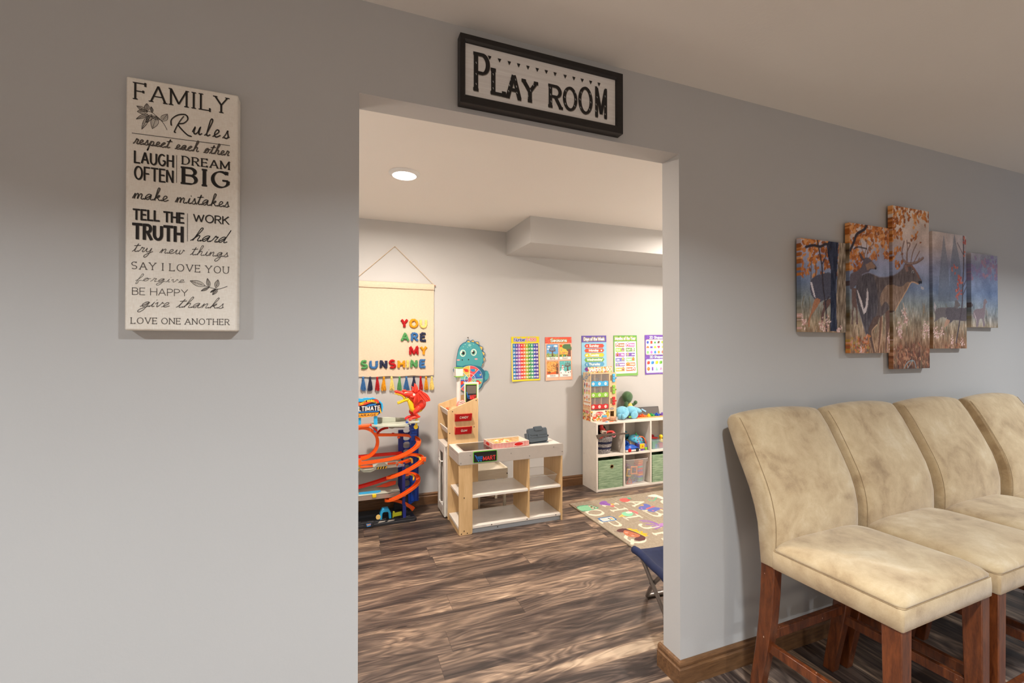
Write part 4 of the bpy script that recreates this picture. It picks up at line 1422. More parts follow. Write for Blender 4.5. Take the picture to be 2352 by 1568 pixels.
T.part('nail', MB().cyl((0.418, FARY - .0005, 2.171), (0.418, hy - .004, 2.172), .0022), M_SCREWG)
r = random.Random(3)
for row, y0, y1 in ((((('Y', 'red', .461, .530)), ('O', 'mustard', .536, .611), ('U', 'pale', .621, .687)), 1.492, 1.574),
                    ((('A', 'green', .465, .539), ('R', 'blue', .548, .614), ('E', 'navy', .624, .685)), 1.378, 1.460),
                    ((('M', 'red', .535, .614), ('Y', 'mustard', .623, .689)), 1.263, 1.348),
                    ((('S', 'green', .147, .208), ('U', 'blue', .216, .285), ('N', 'navy', .297, .360), ('S', 'red', .368, .429), ('H', 'mustard', .440, .503), ('I', 'pale', .512, .535), ('N', 'green', .544, .606), ('E', 'blue', .618, .679)), 1.155, 1.233)):
    for ch, cn, a, b in row:
        st, L = layout(ch)
        w = .0105
        mb = MB()
        k = (b - a - 2 * w) / max(L, .3) if ch != 'I' else 1
        for p in st:
            q = [((a + w + px * k) if ch != 'I' else (a + b) / 2, hy - .006, y0 + w + py * (y1 - y0 - 2 * w)) for px, py in p]
            d = []
            for (p0, p1) in zip(q[:-1], q[1:]):
                n = max(1, int(math.dist(p0, p1) / .0045))
                d += [tuple(p0[c] + (p1[c] - p0[c]) * t / n for c in range(3)) for t in range(n)]
            d.append(q[-1])
            d = [(x + r.gauss(0, .0008), y + r.gauss(0, .0005), z + r.gauss(0, .0008)) for x, y, z in d]
            mb.tube(d, [w * r.uniform(.88, 1.12) for _ in d], 8)
        o = T.part('letter', mb, YARN[cn])
        o['label'] = cn.replace('pale', 'pale yellow') + ' tufted letter ' + ch
for i, (x, cn) in enumerate(zip((.170, .224, .280, .332, .394, .4585, .514, .576, .632, .678, .727), ('blue', 'navy', 'red', 'mustard', 'pale', 'green', 'blue', 'navy', 'red', 'mustard', 'pale'))):
    zt = 1.098 - .0011 * i
    mb = MB()
    mb.ball((x, hy + .001, zt - .012), (.0095, .0085, .012), seg=10, rings=8)
    mb.lathe([(.0075, -.030), (.0085, -.026), (.0075, -.022)], (x, hy + .001, zt), 10)
    for k in range(30):
        a, t = r.uniform(0, 2 * pi), r.random() ** .5
        dx, dy = cos(a) * t, sin(a) * t * .55
        Ln = .113 + r.uniform(-.012, .008)
        p = [(x + dx * .006, hy + .001 + dy * .006, zt - .022), (x + dx * .013, hy + dy * .010, zt - .05), (x + dx * .019 + r.gauss(0, .002), hy - .001 + dy * .012, zt - .085), (x + dx * .0215 + r.gauss(0, .0035), hy - .001 + dy * .012, zt - Ln)]
        mb.tube(p, .0021, 5)
    o = T.part('tassel', mb, YARN[cn])
    o['label'] = cn.replace('pale', 'pale yellow') + ' tassel'

# ---------------------------------------------------------------- dinosaur spinner board
DINO={
 'head':[(0.942,1.203),(0.945,1.232),(0.952,1.271),(0.962,1.314),(0.977,1.348),(1.002,1.37),(1.032,1.383),(1.042,1.4),(1.067,1.388),(1.092,1.4),(1.11,1.383),(1.144,1.383),(1.151,1.351),(1.185,1.336),(1.18,1.304),(1.206,1.281),(1.193,1.254),(1.208,1.229),(1.19,1.205),(1.19,1.18),(1.164,1.158),(1.19,1.131),(1.198,1.123),(1.216,1.125),(1.234,1.1),(1.238,1.065),(1.221,1.036),(1.188,1.014),(1.177,0.983),(1.154,0.959),(1.129,0.942),(1.073,0.932),(1.022,0.939),(0.987,0.965),(0.962,0.999),(0.947,1.039),(0.937,1.078),(0.918,1.121),(0.915,1.141),(0.927,1.157),(0.942,1.16)],
 'sp':[(1.037,1.365),(1.042,1.392),(1.07,1.38),(1.072,1.383),(1.092,1.395),(1.105,1.378),(1.113,1.375),(1.138,1.378),(1.146,1.356),(1.151,1.341),(1.18,1.334),(1.172,1.306),(1.175,1.294),(1.2,1.279),(1.189,1.259),(1.19,1.244),(1.203,1.229),(1.19,1.207),(1.19,1.195),(1.185,1.18),(1.172,1.168)],
 'body':[(0.945,1.174),(0.945,1.232),(0.957,1.29),(0.972,1.334),(1.002,1.365),(1.042,1.378),(1.092,1.375),(1.133,1.353),(1.164,1.319),(1.182,1.269),(1.185,1.215),(1.175,1.18),(1.164,1.158),(1.128,1.169),(1.072,1.179),(1.022,1.175),(0.992,1.166)],
 'eyel':[(0.999,1.281)],
 'eyer':[(1.098,1.288)],
 'wheel':[(1.062,1.057),(1.188,1.054),(1.062,1.177)],
 'nost':[(0.994,1.222),(1.051,1.224)],
 'cheek':[(0.959,1.222),(1.12,1.229)],
}

M_DTEAL = plastic('teal_print', 74, 158, 164, 0.45)
M_DEDGE = plastic('dark_teal_edge', 44, 106, 132, 0.45)
M_CREAM = plastic('cream_print', 240, 234, 222, 0.45)
M_AMBER = plastic('amber_print', 240, 186, 84, 0.45)
M_CORAL = plastic('coral_print', 226, 84, 92, 0.45)
M_COBALT = plastic('cobalt_print', 62, 104, 178, 0.45)
M_MINT = plastic('mint_print', 112, 186, 168, 0.45)
M_BLUSH = plastic('blush_print', 240, 160, 160, 0.45)
M_PALESPOT = plastic('pale_spot_print', 140, 196, 190, 0.45)
by = FARY - 0.017
T = Thing('dinosaur_spinner_board', 'teal dinosaur game board with a colourful spinner wheel hung on the far wall', 'game board', (1.085, FARY, 0.90))
FN = lambda d: (lambda u, v: (u, by - d, v))
mb = MB()
outl = DINO['head']
mb.prism(outl, 'y', by, FARY - .001, 0)
mb.poly(DINO['body'], FN(.0004), 1)
for i in range(0, 21, 3):
    mb.poly(DINO['sp'][i:i + 3], FN(.0003), 2)
bx = lambda x, y: (0.8135 + (x - 325) * (1.247 - 0.930) / (962 - 325) + .1165, 0)


def dz(x, y):
    return (0.9313 + (x - 325) * 0.000500, 1.4115 - (y - 155) * 0.000500)


for k in (DINO['eyel'][0], DINO['eyer'][0]):
    s_ = -1 if k is DINO['eyel'][0] else 1
    for rx, ry, d, mi, ox in ((.0265, .0305, .0008, 3, 0), (.0205, .0240, .0011, 4, .002 * -s_), (.0125, .0145, .0014, 5, .004 * -s_)):
        mb.poly([(k[0] + ox + rx * cos(a * pi / 12), k[1] + ry * sin(a * pi / 12)) for a in range(24)], FN(d), mi)
    mb.poly([(k[0] - .012 + .007 * cos(a * pi / 8), k[1] + .010 + .008 * sin(a * pi / 8)) for a in range(16)], FN(.0017), 3)
for k in DINO['nost']:
    mb.poly([(k[0] + .005 * cos(a * pi / 6), k[1] + .006 * sin(a * pi / 6)) for a in range(12)], FN(.0008), 5)
for k in DINO['cheek']:
    mb.poly([(k[0] + .0145 * cos(a * pi / 8), k[1] + .0065 * sin(a * pi / 8)) for a in range(16)], FN(.0008), 6)
for dx, dz_, rr in ((0.049, 0.068, .014), (0.008, 0.075, .006), (-.008, .055, .005), (.085, .076, .0045), (.022, .092, .004), (.06, .045, .004), (.03, .05, .0045)):
    mb.poly([(1.012 + dx + rr * cos(a * pi / 8), 1.283 + dz_ + rr * .8 * sin(a * pi / 8)) for a in range(16)], FN(.0007), 7)
# tail and arm inlays
ar = [(1.199, 1.130), (1.205, 1.115), (1.228, 1.122), (1.240, 1.090), (1.234, 1.055), (1.205, 1.036), (1.199, 1.06), (1.205, 1.09)]
mb.poly(ar, FN(.0004), 1)
mb.poly([(.932, 1.150), (.945, 1.155), (.948, 1.06), (.944, 1.02), (.936, 1.10)], FN(.0004), 1)
T.part('board', mb, [M_DEDGE, M_DTEAL, M_AMBER, M_CREAM, M_MINT, M_INK, M_BLUSH, M_PALESPOT])
wc = DINO['wheel'][0]
wr = 0.118
wx, wz = wc[0], wc[1] - .004
mb = MB()
WN = lambda d: (lambda u, v: (u, by - .001 - d, v))
mb.lathe([(.0, -.001), (wr, -.001), (wr, -.004), (.0, -.004)], (wx, by, wz), 48, 0, 'y')
cols = [1, 2, 3, 4, 1, 2, 3, 4]
for k in range(8):
    a0, a1 = 90 - 45 * k, 45 - 45 * k
    pts = [(wx + wr * .985 * cos(radians(a)), wz + wr * .985 * sin(radians(a))) for a in np.linspace(a0 - 1.0, a1 + 1.0, 10)]
    inn = [(wx + wr * .42 * cos(radians(a)), wz + wr * .42 * sin(radians(a))) for a in np.linspace(a1 + 1.5, a0 - 1.5, 8)]
    mb.poly(pts + inn, WN(.0034), cols[k])
    pts = [(wx + wr * .395 * cos(radians(a)), wz + wr * .395 * sin(radians(a))) for a in np.linspace(a0 - 2.0, a1 + 2.0, 8)]
    inn = [(wx + wr * .17 * cos(radians(a)), wz + wr * .17 * sin(radians(a))) for a in np.linspace(a1 + 3, a0 - 3, 5)]
    mb.poly(pts + inn, WN(.0034), cols[k])
    am = radians((a0 + a1) / 2)
    cx, cz = wx + wr * .70 * cos(am), wz + wr * .70 * sin(am)
    blob = [(cx + .024 * cos(t) * (1 + .35 * sin(3 * t + k)), cz + .017 * sin(t) * (1 + .3 * cos(2 * t + k))) for t in np.linspace(0, 2 * pi, 18)[:-1]]
    mb.poly(blob, WN(.0038), (5, 6, 5, 5, 6, 5, 5, 5)[k] if cols[k] != 1 else 6)
    mb.poly([(cx + .02 + .006 * cos(t), cz + .004 + .008 * sin(t)) for t in np.linspace(0, 2 * pi, 10)[:-1]], WN(.0040), 4)
    cx, cz = wx + wr * .28 * cos(am), wz + wr * .28 * sin(am)
    mb.poly([(cx + .006 * cos(t), cz + .006 * sin(t)) for t in np.linspace(0, 2 * pi, 9)[:-1]], WN(.0038), (5, 3, 4, 5, 4, 5, 2, 3)[k])
wh = T.part('wheel', mb, [M_CREAM, M_CORAL, M_COBALT, M_MINT, M_AMBER, plastic('red_print', 214, 60, 50, 0.45), plastic('blue_print', 40, 140, 190, 0.45)])
T.part('hub', MB().lathe([(.017, -.005), (.017, -.0075), (.010, -.009), (.001, -.0092)], (wx, by, wz), 24, 0, 'y'), M_CORAL, wh, smooth=40)
T.part('hook', MB().tube([(1.046, FARY - .001, 1.418), (1.046, FARY - .02, 1.420), (1.046, FARY - .021, 1.414)], .003, 8), M_SCREW)


# ---------------------------------------------------------------- learning posters
M_POSTER = art_mat('glossy_poster_paper', 0.38, 0.4)
pr = random.Random(12)


def star(cx, cz, r, n=5, k=.42, a0=90):
    return [(cx + (r if i % 2 == 0 else r * k) * cos(radians(a0 + 180 * i / n)), cz + (r if i % 2 == 0 else r * k) * sin(radians(a0 + 180 * i / n))) for i in range(2 * n)]


def title(A, s, x0, x1, y, h, col, halo1, halo2):
    if halo2:
        A.text(s, x0, x1, y, h, halo2, .62)
    A.text(s, x0, x1, y, h, halo1, .44)
    A.text(s, x0, x1, y, h, col, .22)


W_, H_ = 0.280, 0.410


def poster_numbers():
    A = Art(0, W_, 0, H_, .0022, (243, 217, 130))
    A.rect(0, W_, .352, H_, (230, 206, 22))
    A.rect(0, W_, 0, .012, (238, 216, 30))
    A.rect(0, .006, 0, .3, (236, 214, 60))
    A.rect(W_ - .006, W_, 0, .3, (236, 214, 60))
    title(A, 'Number', .030, .138, .369, .026, (58, 66, 156), (250, 248, 246), (90, 90, 150))
    title(A, '1-100', .150, .246, .369, .026, (222, 60, 50), (250, 248, 246), (110, 90, 140))
    cols = [(40, 128, 190), (86, 62, 150), (170, 88, 168), (226, 56, 48), (232, 104, 48), (168, 184, 46), (56, 140, 64), (70, 166, 120), (54, 72, 170), (88, 60, 148)]
    gx0, gx1, gz0, gz1 = .014, .267, .018, .345
    dx, dzz = (gx1 - gx0) / 10, (gz1 - gz0) / 10
    A.rect(gx0 - .002, gx1 + .002, gz0 - .002, gz1 + .002, (60, 60, 110))
    for c in range(10):
        A.rect(gx0 + c * dx, gx0 + (c + 1) * dx, gz0, gz1, cols[c])
        for q in range(10):
            z = gz1 - (q + 1) * dzz
            A.line([(gx0 + c * dx, z), (gx0 + (c + 1) * dx, z)], .0016, tuple(v * .8 for v in cols[c]))
            t = str(q * 10 + c + 1)
            w = {1: .007, 2: .0165, 3: .0205}[len(t)]
            cx = gx0 + (c + .5) * dx
            A.text(t, cx - w / 2, cx + w / 2, z + dzz * .30, dzz * .44, (246, 244, 240), .26)
    return A


def tree2d(A, x, z, h, col, leafless=True):
    A.poly([(x - h * .10, z), (x - h * .055, z + h * .22), (x - h * .06, z + h * .48), (x + h * .06, z + h * .48), (x + h * .055, z + h * .22), (x + h * .11, z)], col)
    for a, L in ((35, .38), (60, .5), (88, .5), (115, .5), (145, .4), (15, .3), (165, .3)):
        p0 = (x + cos(radians(a)) * h * .04, z + h * .42)
        p1 = (x + cos(radians(a)) * h * L, z + h * .42 + sin(radians(a)) * h * L)
        A.line([p0, p1], h * .04, col)
        for da in (-28, 28):
            pm = ((p0[0] + p1[0]) / 2, (p0[1] + p1[1]) / 2)
            A.line([pm, (pm[0] + cos(radians(a + da)) * h * .17, pm[1] + sin(radians(a + da)) * h * .17)], h * .024, col)


def poster_seasons():
    A = Art(0, W_, 0, H_, .0022, (243, 184, 156))
    A.rect(0, W_, .352, H_, (226, 82, 60))
    for k in range(26):
        A.ell(pr.uniform(0, W_), pr.uniform(.355, H_), .012, .007, (232, 106, 84), .8, pr.uniform(0, 3))
    for k in range(60):
        A.ell(pr.choice((pr.uniform(0, .012), pr.uniform(.268, W_), pr.uniform(.13, .15), pr.uniform(0, W_))), pr.uniform(0, .34), .006, .004, (240, 160, 132), .7)
    title(A, 'Seasons', .058, .228, .366, .027, (250, 248, 246), (70, 60, 60), (226, 206, 40))
    boxes = [(.014, .134, .195, .340), (.148, .268, .195, .340), (.014, .134, .030, .180), (.148, .268, .030, .180)]
    for i, (a, b, c, d) in enumerate(boxes):
        A.poly(rrect(a - .002, b + .002, c - .002, d + .002, .007), (96, 88, 96))
        A.poly(rrect(a, b, c, d, .006), (246, 240, 234))
        z0 = c + .026
        A.rect(a, b, z0, d, [(110, 172, 222), (240, 190, 80), (232, 172, 92), (96, 186, 182)][i])
    a, b, c, d = boxes[0]
    A.ell(.04, .32, .016, .007, (244, 244, 246)); A.ell(.11, .325, .02, .009, (236, 240, 244)); A.ell(.03, .298, .012, .006, (240, 244, 248))
    A.poly([(a, .221), (a, .25), (.03, .262), (.05, .25), (.08, .258), (.11, .246), (b, .255), (b, .221)], (136, 176, 92))
    A.rect(a, b, .221, .232, (112, 156, 84))
    for k in range(14):
        A.ell(pr.uniform(a + .004, b - .004), pr.uniform(.224, .25), .003, .003, pr.choice([(230, 120, 60), (240, 240, 240), (220, 90, 110)]))
    tree2d(A, .075, .228, .105, (112, 74, 62))
    a, b, c, d = boxes[1]
    A.ell(a + .018, .325, .012, .012, (222, 60, 40))
    A.rect(a, b, .221, .244, (92, 128, 60))
    A.ell(.225, .318, .046, .024, (84, 120, 74)); A.ell(.25, .30, .03, .03, (84, 120, 74)); A.rect(.23, b, .31, d, (84, 120, 74))
    A.poly([(.236, .224), (.242, .27), (.228, .30), (.245, .288), (.252, .302), (.258, .288), (b, .30), (b, .224)], (122, 76, 58))
    for k in range(24):
        A.ell(pr.uniform(a + .003, .235), .258 + pr.uniform(-.008, .008), .0032, .0032, pr.choice([(196, 96, 90), (160, 90, 120), (210, 140, 60)]))
    A.ell(a + .032, .231, .008, .007, (240, 200, 40)); A.ell(.226, .234, .006, .005, (220, 70, 50)); A.ell(.252, .236, .006, .005, (220, 80, 60)); A.rect(.2245, .2275, .224, .231, (246, 240, 230)); A.ell(.17, .285, .005, .005, (90, 120, 160)); A.ell(a + .052, .231, .005, .005, (90, 170, 200))
    a, b, c, d = boxes[2]
    A.poly([(a, .056), (a, .085), (.05, .075), (.09, .08), (b, .09), (b, .056)], (226, 98, 40))
    A.poly([(.108, .06), (.114, .11), (.10, .15), (.112, .145), (.12, .17), (.126, .15), (b, .165), (b, .06)], (116, 76, 52))
    A.line([(.118, .11), (.085, .135), (.065, .14)], .005, (116, 76, 52)); A.line([(.09, .132), (.08, .155)], .0035, (116, 76, 52)); A.line([(.116, .1), (.075, .118)], .004, (116, 76, 52))
    for k in range(52):
        A.ell(pr.uniform(a + .004, b - .004), pr.uniform(.075, .178), .004, .003, pr.choice([(206, 104, 40), (176, 80, 34), (226, 140, 50), (240, 160, 60)]), 1, pr.uniform(0, 3))
    A.ell(.038, .075, .018, .010, (142, 84, 52)); A.ell(.044, .095, .012, .008, (236, 150, 50))
    a, b, c, d = boxes[3]
    A.poly([(a, .03), (a, .085), (.18, .09), (.21, .08), (b, .092), (b, .03)], (246, 242, 238))
    tree2d(A, .233, .085, .095, (104, 72, 66))
    for k in range(50):
        A.ell(pr.uniform(a + .003, b - .003), pr.uniform(.09, .178), .0014, .0014, (236, 246, 246))
    A.ell(.178, .088, .015, .014, (250, 248, 246)); A.ell(.18, .111, .011, .011, (250, 248, 246)); A.ell(.181, .128, .008, .008, (250, 248, 246)); A.ell(.181, .137, .008, .005, (216, 46, 40)); A.line([(.170, .118), (.192, .118)], .005, (210, 70, 60)); A.line([(.172, .118), (.186, .096)], .004, (210, 80, 70)); A.line([(.166, .112), (.154, .118)], .0025, (90, 70, 60)); A.line([(.194, .112), (.206, .122)], .0025, (90, 70, 60))
    for q in ((.163, .068), (.21, .074), (.24, .07), (.26, .074)):
        A.ell(q[0], q[1], .005, .005, pr.choice([(50, 40, 40), (130, 74, 60)]))
    for (a, b, c, d), t, col in zip(boxes, ('Spring', 'Summer', 'Autumn', 'Winter'), ((104, 124, 80), (130, 110, 80), (180, 70, 50), (80, 96, 160))):
        m = (a + b) / 2
        A.text(t, m - .027, m + .027, c + .0085, .013, (110, 104, 104), .40)
        A.text(t, m - .027, m + .027, c + .0085, .013, (232, 226, 214), .17)
    return A


def poster_days():
    A = Art(0, W_, 0, H_, .0022, (140, 196, 222))
    for k in range(60):
        A.poly(star(pr.uniform(0, W_), pr.uniform(0, .34), .007), (164, 210, 230), .7)
    A.rect(0, W_, .345, H_, (94, 74, 166))
    title(A, 'Days of the Week', .026, .256, .364, .027, (240, 236, 250), (70, 60, 110), (222, 214, 40))
    for i, (t, c, s) in enumerate((('Sunday', (228, 70, 48), .058), ('Monday', (232, 82, 44), .055), ('Tuesday', (238, 200, 34), .058), ('Wednesday', (112, 172, 50), .032), ('Thursday', (74, 156, 198), .052), ('Friday', (120, 74, 158), .05), ('Saturday', (228, 110, 160), .05))):
        z = .309 - i * .0455
        q = [(.032, z), (.048, z + .0185), (.237, z + .0185), (.253, z), (.237, z - .0185), (.048, z - .0185)]
        A.poly([(a + (a - .142) * .02, z + (b - z) * 1.12) for a, b in q], (70, 90, 120), .8)
        A.poly(q, c)
        w = {6: .105, 7: .108, 9: .165, 8: .125}[len(t)]
        A.text(t, s + .028, s + .028 + w, z - .0085, .0215, (60, 60, 70), .36, a=.35)
        A.text(t, s + .028, s + .028 + w, z - .0085, .0215, (250, 248, 244), .25)
        if i == 0:
            A.poly(star(.060, z, .009, 8, .7), (252, 240, 226)); A.ell(.060, z, .004, .004, (252, 250, 246))
        if i == 1:
            A.poly(star(.222, z, .0115), (252, 248, 244))
        if i == 2:
            A.ell(.058, z - .002, .011, .005, (250, 248, 240)); A.ell(.062, z + .002, .007, .006, (250, 248, 240))
        if i == 3:
            A.line([(.236, z + .010), (.226, z - .010)], .004, (250, 250, 240))
        if i == 4:
            A.ell(.062, z, .009, .010, (250, 250, 248)); A.ell(.067, z + .002, .0085, .0095, c)
    return A


def poster_months():
    A = Art(0, W_, 0, H_, .0022, (110, 168, 66))
    A.poly(rrect(.012, W_ - .012, .026, .36, .012), (244, 238, 228))
    A.rect(0, W_, .350, H_, (88, 156, 70))
    for k in range(40):
        A.ell(pr.uniform(0, W_), pr.uniform(.352, H_), .010, .006, (104, 168, 84), .7, pr.uniform(0, 3))
    title(A, 'Months of the Year', .020, .262, .366, .028, (240, 246, 236), (80, 100, 60), (214, 216, 40))
    N_ = (('January', (172, 108, 74)), ('February', (206, 96, 168)), ('March', (150, 196, 60)), ('April', (104, 154, 74)), ('May', (160, 96, 176)), ('June', (112, 78, 170)), ('July', (110, 118, 190)), ('August', (134, 200, 130)), ('September', (128, 84, 168)), ('October', (238, 110, 44)), ('November', (238, 176, 36)), ('December', (234, 98, 56)))
    for i, (t, c) in enumerate(N_):
        col, row = i % 2, i // 2
        x0 = .022 + col * .122
        z = .3135 - row * .0495
        A.poly(rrect(x0, x0 + .108, z - .0185, z + .0185, .005), c)
        L = row % 2 == 0 and row != 2 or i in (8, 9, 10, 11) and i not in (10, 11)
        pic = x0 + (.022 if i in (0, 1, 4, 5, 8, 9) else .086)
        tx = x0 + (.046 if i in (0, 1, 4, 5, 8, 9) else .008)
        w = min(.058, .0085 * len(t) + .004)
        if i in (4, 5):
            tx += .022
        A.text(t, tx, tx + w, z - .006, .0165, (250, 246, 242), .2)
        cc = [((250, 248, 246), (214, 70, 50)), ((250, 236, 240), (222, 60, 60)), ((140, 80, 170), (240, 160, 120)), ((248, 242, 240), (240, 150, 120)), ((240, 130, 70), (70, 40, 30)), ((240, 170, 120), (110, 170, 160)), ((244, 206, 40), (90, 100, 170)), ((240, 130, 60), (230, 90, 70)), ((130, 180, 190), (230, 120, 120)), ((236, 160, 40), (150, 80, 40)), ((214, 150, 110), (120, 60, 60)), ((250, 248, 244), (214, 60, 50))][i]
        A.ell(pic, z + .001, .014, .016, cc[0]); A.ell(pic + .001, z + .013, .008, .010, cc[0]); A.ell(pic, z - .004, .008, .009, cc[1]); A.ell(pic + .002, z + .022, .005, .005, cc[1])
    return A


def poster_shapes():
    A = Art(0, W_, 0, H_, .0022, (112, 74, 170))
    for k in range(60):
        x, z, s = pr.uniform(0, W_), pr.uniform(0, H_), pr.uniform(.008, .018)
        A.rect(x, x + s, z, z + s, (134, 94, 190), .6)
    A.poly(rrect(.012, W_ - .012, .204, .362, .014), (232, 210, 50))
    A.poly(rrect(.014, W_ - .014, .207, .360, .013), (246, 240, 230))
    A.poly(rrect(.014, W_ - .014, .016, .158, .013), (246, 240, 230))
    title(A, '2D Shapes', .06, .225, .372, .024, (244, 240, 248), (84, 70, 130), None)
    title(A, '3D Shapes', .06, .225, .1705, .022, (244, 240, 248), (60, 104, 126), None)
    cx = [.036, .082, .128, .174, .222]
    z = .334
    A.ell(cx[0], z, .0145, .0155, (58, 90, 190)); A.rect(cx[1] - .013, cx[1] + .013, z - .0145, z + .0145, (228, 66, 50)); A.poly([(cx[2] - .016, z - .014), (cx[2] + .016, z - .014), (cx[2], z + .016)], (50, 158, 76)); A.poly([(cx[3] - .017, z - .013), (cx[3] + .009, z - .013), (cx[3] + .017, z + .013), (cx[3] - .009, z + .013)], (112, 78, 66)); A.ell(cx[4], z, .014, .014, (170, 196, 56))
    z = .282
    A.poly(arc(cx[0], z - .008, .018, .022, 0, 180), (240, 112, 46)); A.rect(cx[1] - .017, cx[1] + .017, z - .010, z + .010, (98, 72, 178)); A.poly([(cx[2] - .018, z - .010), (cx[2] + .018, z - .010), (cx[2] + .009, z + .013), (cx[2] - .009, z + .013)], (236, 204, 36)); A.ell(cx[3] - .008, z + .005, .009, .009, (224, 52, 104)); A.ell(cx[3] + .008, z + .005, .009, .009, (224, 52, 104)); A.poly([(cx[3] - .016, z + .002), (cx[3] + .016, z + .002), (cx[3], z - .015)], (224, 52, 104)); A.poly(star(cx[4], z, .016), (240, 200, 40))
    z = .230
    A.poly([(cx[0] + .016 * cos(radians(a)), z + .017 * sin(radians(a))) for a in range(30, 390, 60)], (120, 196, 116)); A.poly([(cx[1] + .015 * cos(radians(a)), z + .017 * sin(radians(a))) for a in range(18, 378, 51)], (206, 112, 196)); A.poly([(cx[2] + .015 * cos(radians(a)), z + .017 * sin(radians(a))) for a in range(22, 382, 45)], (52, 130, 214)); A.poly([(cx[3] + .014 * cos(radians(a)), z + .016 * sin(radians(a))) for a in range(0, 360, 40)], (226, 156, 34)); A.ell(cx[4], z, .013, .016, (238, 110, 90))
    z = .122
    for i, (c1, c2) in enumerate((((228, 66, 50), (180, 40, 36)), ((52, 140, 214), (36, 100, 180)), ((240, 212, 40), (200, 170, 26)), ((110, 180, 70), (80, 150, 50)))):
        k = (.010, .006, .006, .01)[i]
        x = (.042, .092, .145, .196)[i]
        A.poly([(x - .016, z - .016), (x + .006, z - .018), (x + .006, z + .008), (x - .016, z + .010)], c1)
        A.poly([(x + .006, z - .018), (x + .019, z - .008), (x + .019, z + .016), (x + .006, z + .008)], c2)
        A.poly([(x - .016, z + .010), (x + .006, z + .008), (x + .019, z + .016), (x - .004, z + .018)], tuple(min(255, v + 24) for v in c1))
    z = .058
    A.ell(.042, z, .018, .020, (240, 116, 40)); A.ell(.038, z + .006, .006, .007, (248, 160, 90))
    A.rect(.082, .102, z - .016, z + .016, (110, 76, 176)); A.ell(.092, z + .017, .010, .004, (150, 118, 206)); A.ell(.092, z - .016, .010, .004, (110, 76, 176))
    A.poly([(.130, z - .016), (.160, z - .016), (.145, z + .024)], (130, 206, 180)); A.ell(.145, z - .016, .015, .004, (104, 186, 160))
    A.poly([(.180, z - .016), (.212, z - .012), (.198, z + .022)], (206, 130, 180))
    for zz in (.313, .262, .207, .095, .030):
        for i in range(4):
            A.rect(cx[i] - .012, cx[i] + .012, zz, zz + .0028, (150, 140, 150), .8)
    return A


for fnp, x0, z1, curl, lab in ((poster_numbers, 1.458, 1.430, .012, 'yellow number chart poster, leftmost of the five wall posters'),
                               (poster_seasons, 1.800, 1.428, .006, 'orange seasons poster with four tree pictures on the far wall'),
                               (poster_days, 2.193, 1.445, .003, 'light blue days of the week poster behind the snack machine'),
                               (poster_months, 2.558, 1.450, .008, 'green bordered months of the year poster above the green plush'),
                               (poster_shapes, 2.938, 1.458, .006, 'purple shapes poster at the right edge of the doorway view')):
    A = fnp()
    tilt = .012 if fnp is not poster_days else .004

    def place(u, v, d, x0=x0, z1=z1, curl=curl, tilt=tilt):
        t = 1 - v / H_
        e = u / W_
        return (x0 + u + (u - .14) * t * .02 + t * tilt * .6, FARY - .0035 - curl * t ** 3 * (.5 + .5 * math.sin(e * 5 + x0)) ** 2 + d * .9, z1 - (H_ - v) + .004 * (e - .5))
    o = A.mesh('poster', M_POSTER, place, .0012, None, (x0 + .14, FARY, z1 - H_), back=False, loc=(x0 + .14, FARY, z1 - H_))
    tag(o, lab, 'poster', 'learning posters on the far wall')

# ---------------------------------------------------------------- toy market stand
T = Thing('toy_market_stand', 'maple and grey play grocery stand with checkout counter and tall candy tower', 'play shop', (1.2, 1.82, 0))
mb = MB()
mb.prism(rrect(.785, .884, 0, .500, .012), 'y', 1.660, 1.675)
T.part('corner_post', mb, M_MAPLE, bevel=.0015)
tw = [(.776, 0), (1.021, 0), (1.021, .918)] + arc(1.009, .920, .012, .012, 0, 100, 4) + [(.800, .850)] + arc(.796, .830, .020, .020, 100, 180, 5)
T.part('tower_panel', MB().prism(tw, 'y', 1.975, 1.990), M_MAPLE, bevel=.0015)
tb = [(.757, .572), (1.003, .572), (1.003, .925)] + arc(.991, .926, .012, .012, 0, 100, 4) + [(.782, .868)] + arc(.777, .848, .020, .020, 100, 180, 5)
T.part('tower_panel', MB().prism(tb, 'y', 2.250, 2.264), M_MAPLE, bevel=.0015)
T.part('tower_back', MB().box(1.000, 1.012, 1.990, 2.250, .572, .900), M_WHITELAM)
for z in (.800, .656):
    mb = MB()
    mb.box(.790, 1.000, 1.990, 2.250, z, z + .010)
    mb.prism([(.771, z + .046), (.779, z + .048), (.798, z + .002), (.788, z - .002)], 'y', 1.990, 2.250)
    T.part('display_bin', mb, M_WHITELAM, bevel=.001)
# cooler under the tower
mb = MB()
mb.box(.772, 1.000, 1.992, 2.006, .02, .566)
mb.box(.772, 1.000, 2.238, 2.252, .02, .566)
mb.box(.757, 1.012, 1.992, 2.256, .560, .571)
mb.box(.772, 1.000, 2.006, 2.238, .02, .034)
mb.box(.985, 1.000, 2.006, 2.238, .034, .560)
T.part('cooler', mb, M_WHITELAM, bevel=.001)
mb = MB()
mb.box(.756, .771, 2.008, 2.065, .012, .562)
mb.box(.756, .771, 2.203, 2.256, .012, .562)
mb.box(.756, .771, 2.065, 2.203, .012, .085)
mb.box(.756, .771, 2.065, 2.203, .500, .562)
cd = T.part('cooler_door', mb, M_WHITEPL, bevel=.002)
mb = MB()
mb.cyl((.741, 2.125, .100), (.741, 2.125, .450), .006)
for z in (.115, .435):
    mb.cyl((.741, 2.125, z), (.741, 2.066, z), .005)
    mb.cyl((.741, 2.066, z), (.757, 2.060, z), .005)
T.part('handle', mb, M_WHITEPL, cd, smooth=50)
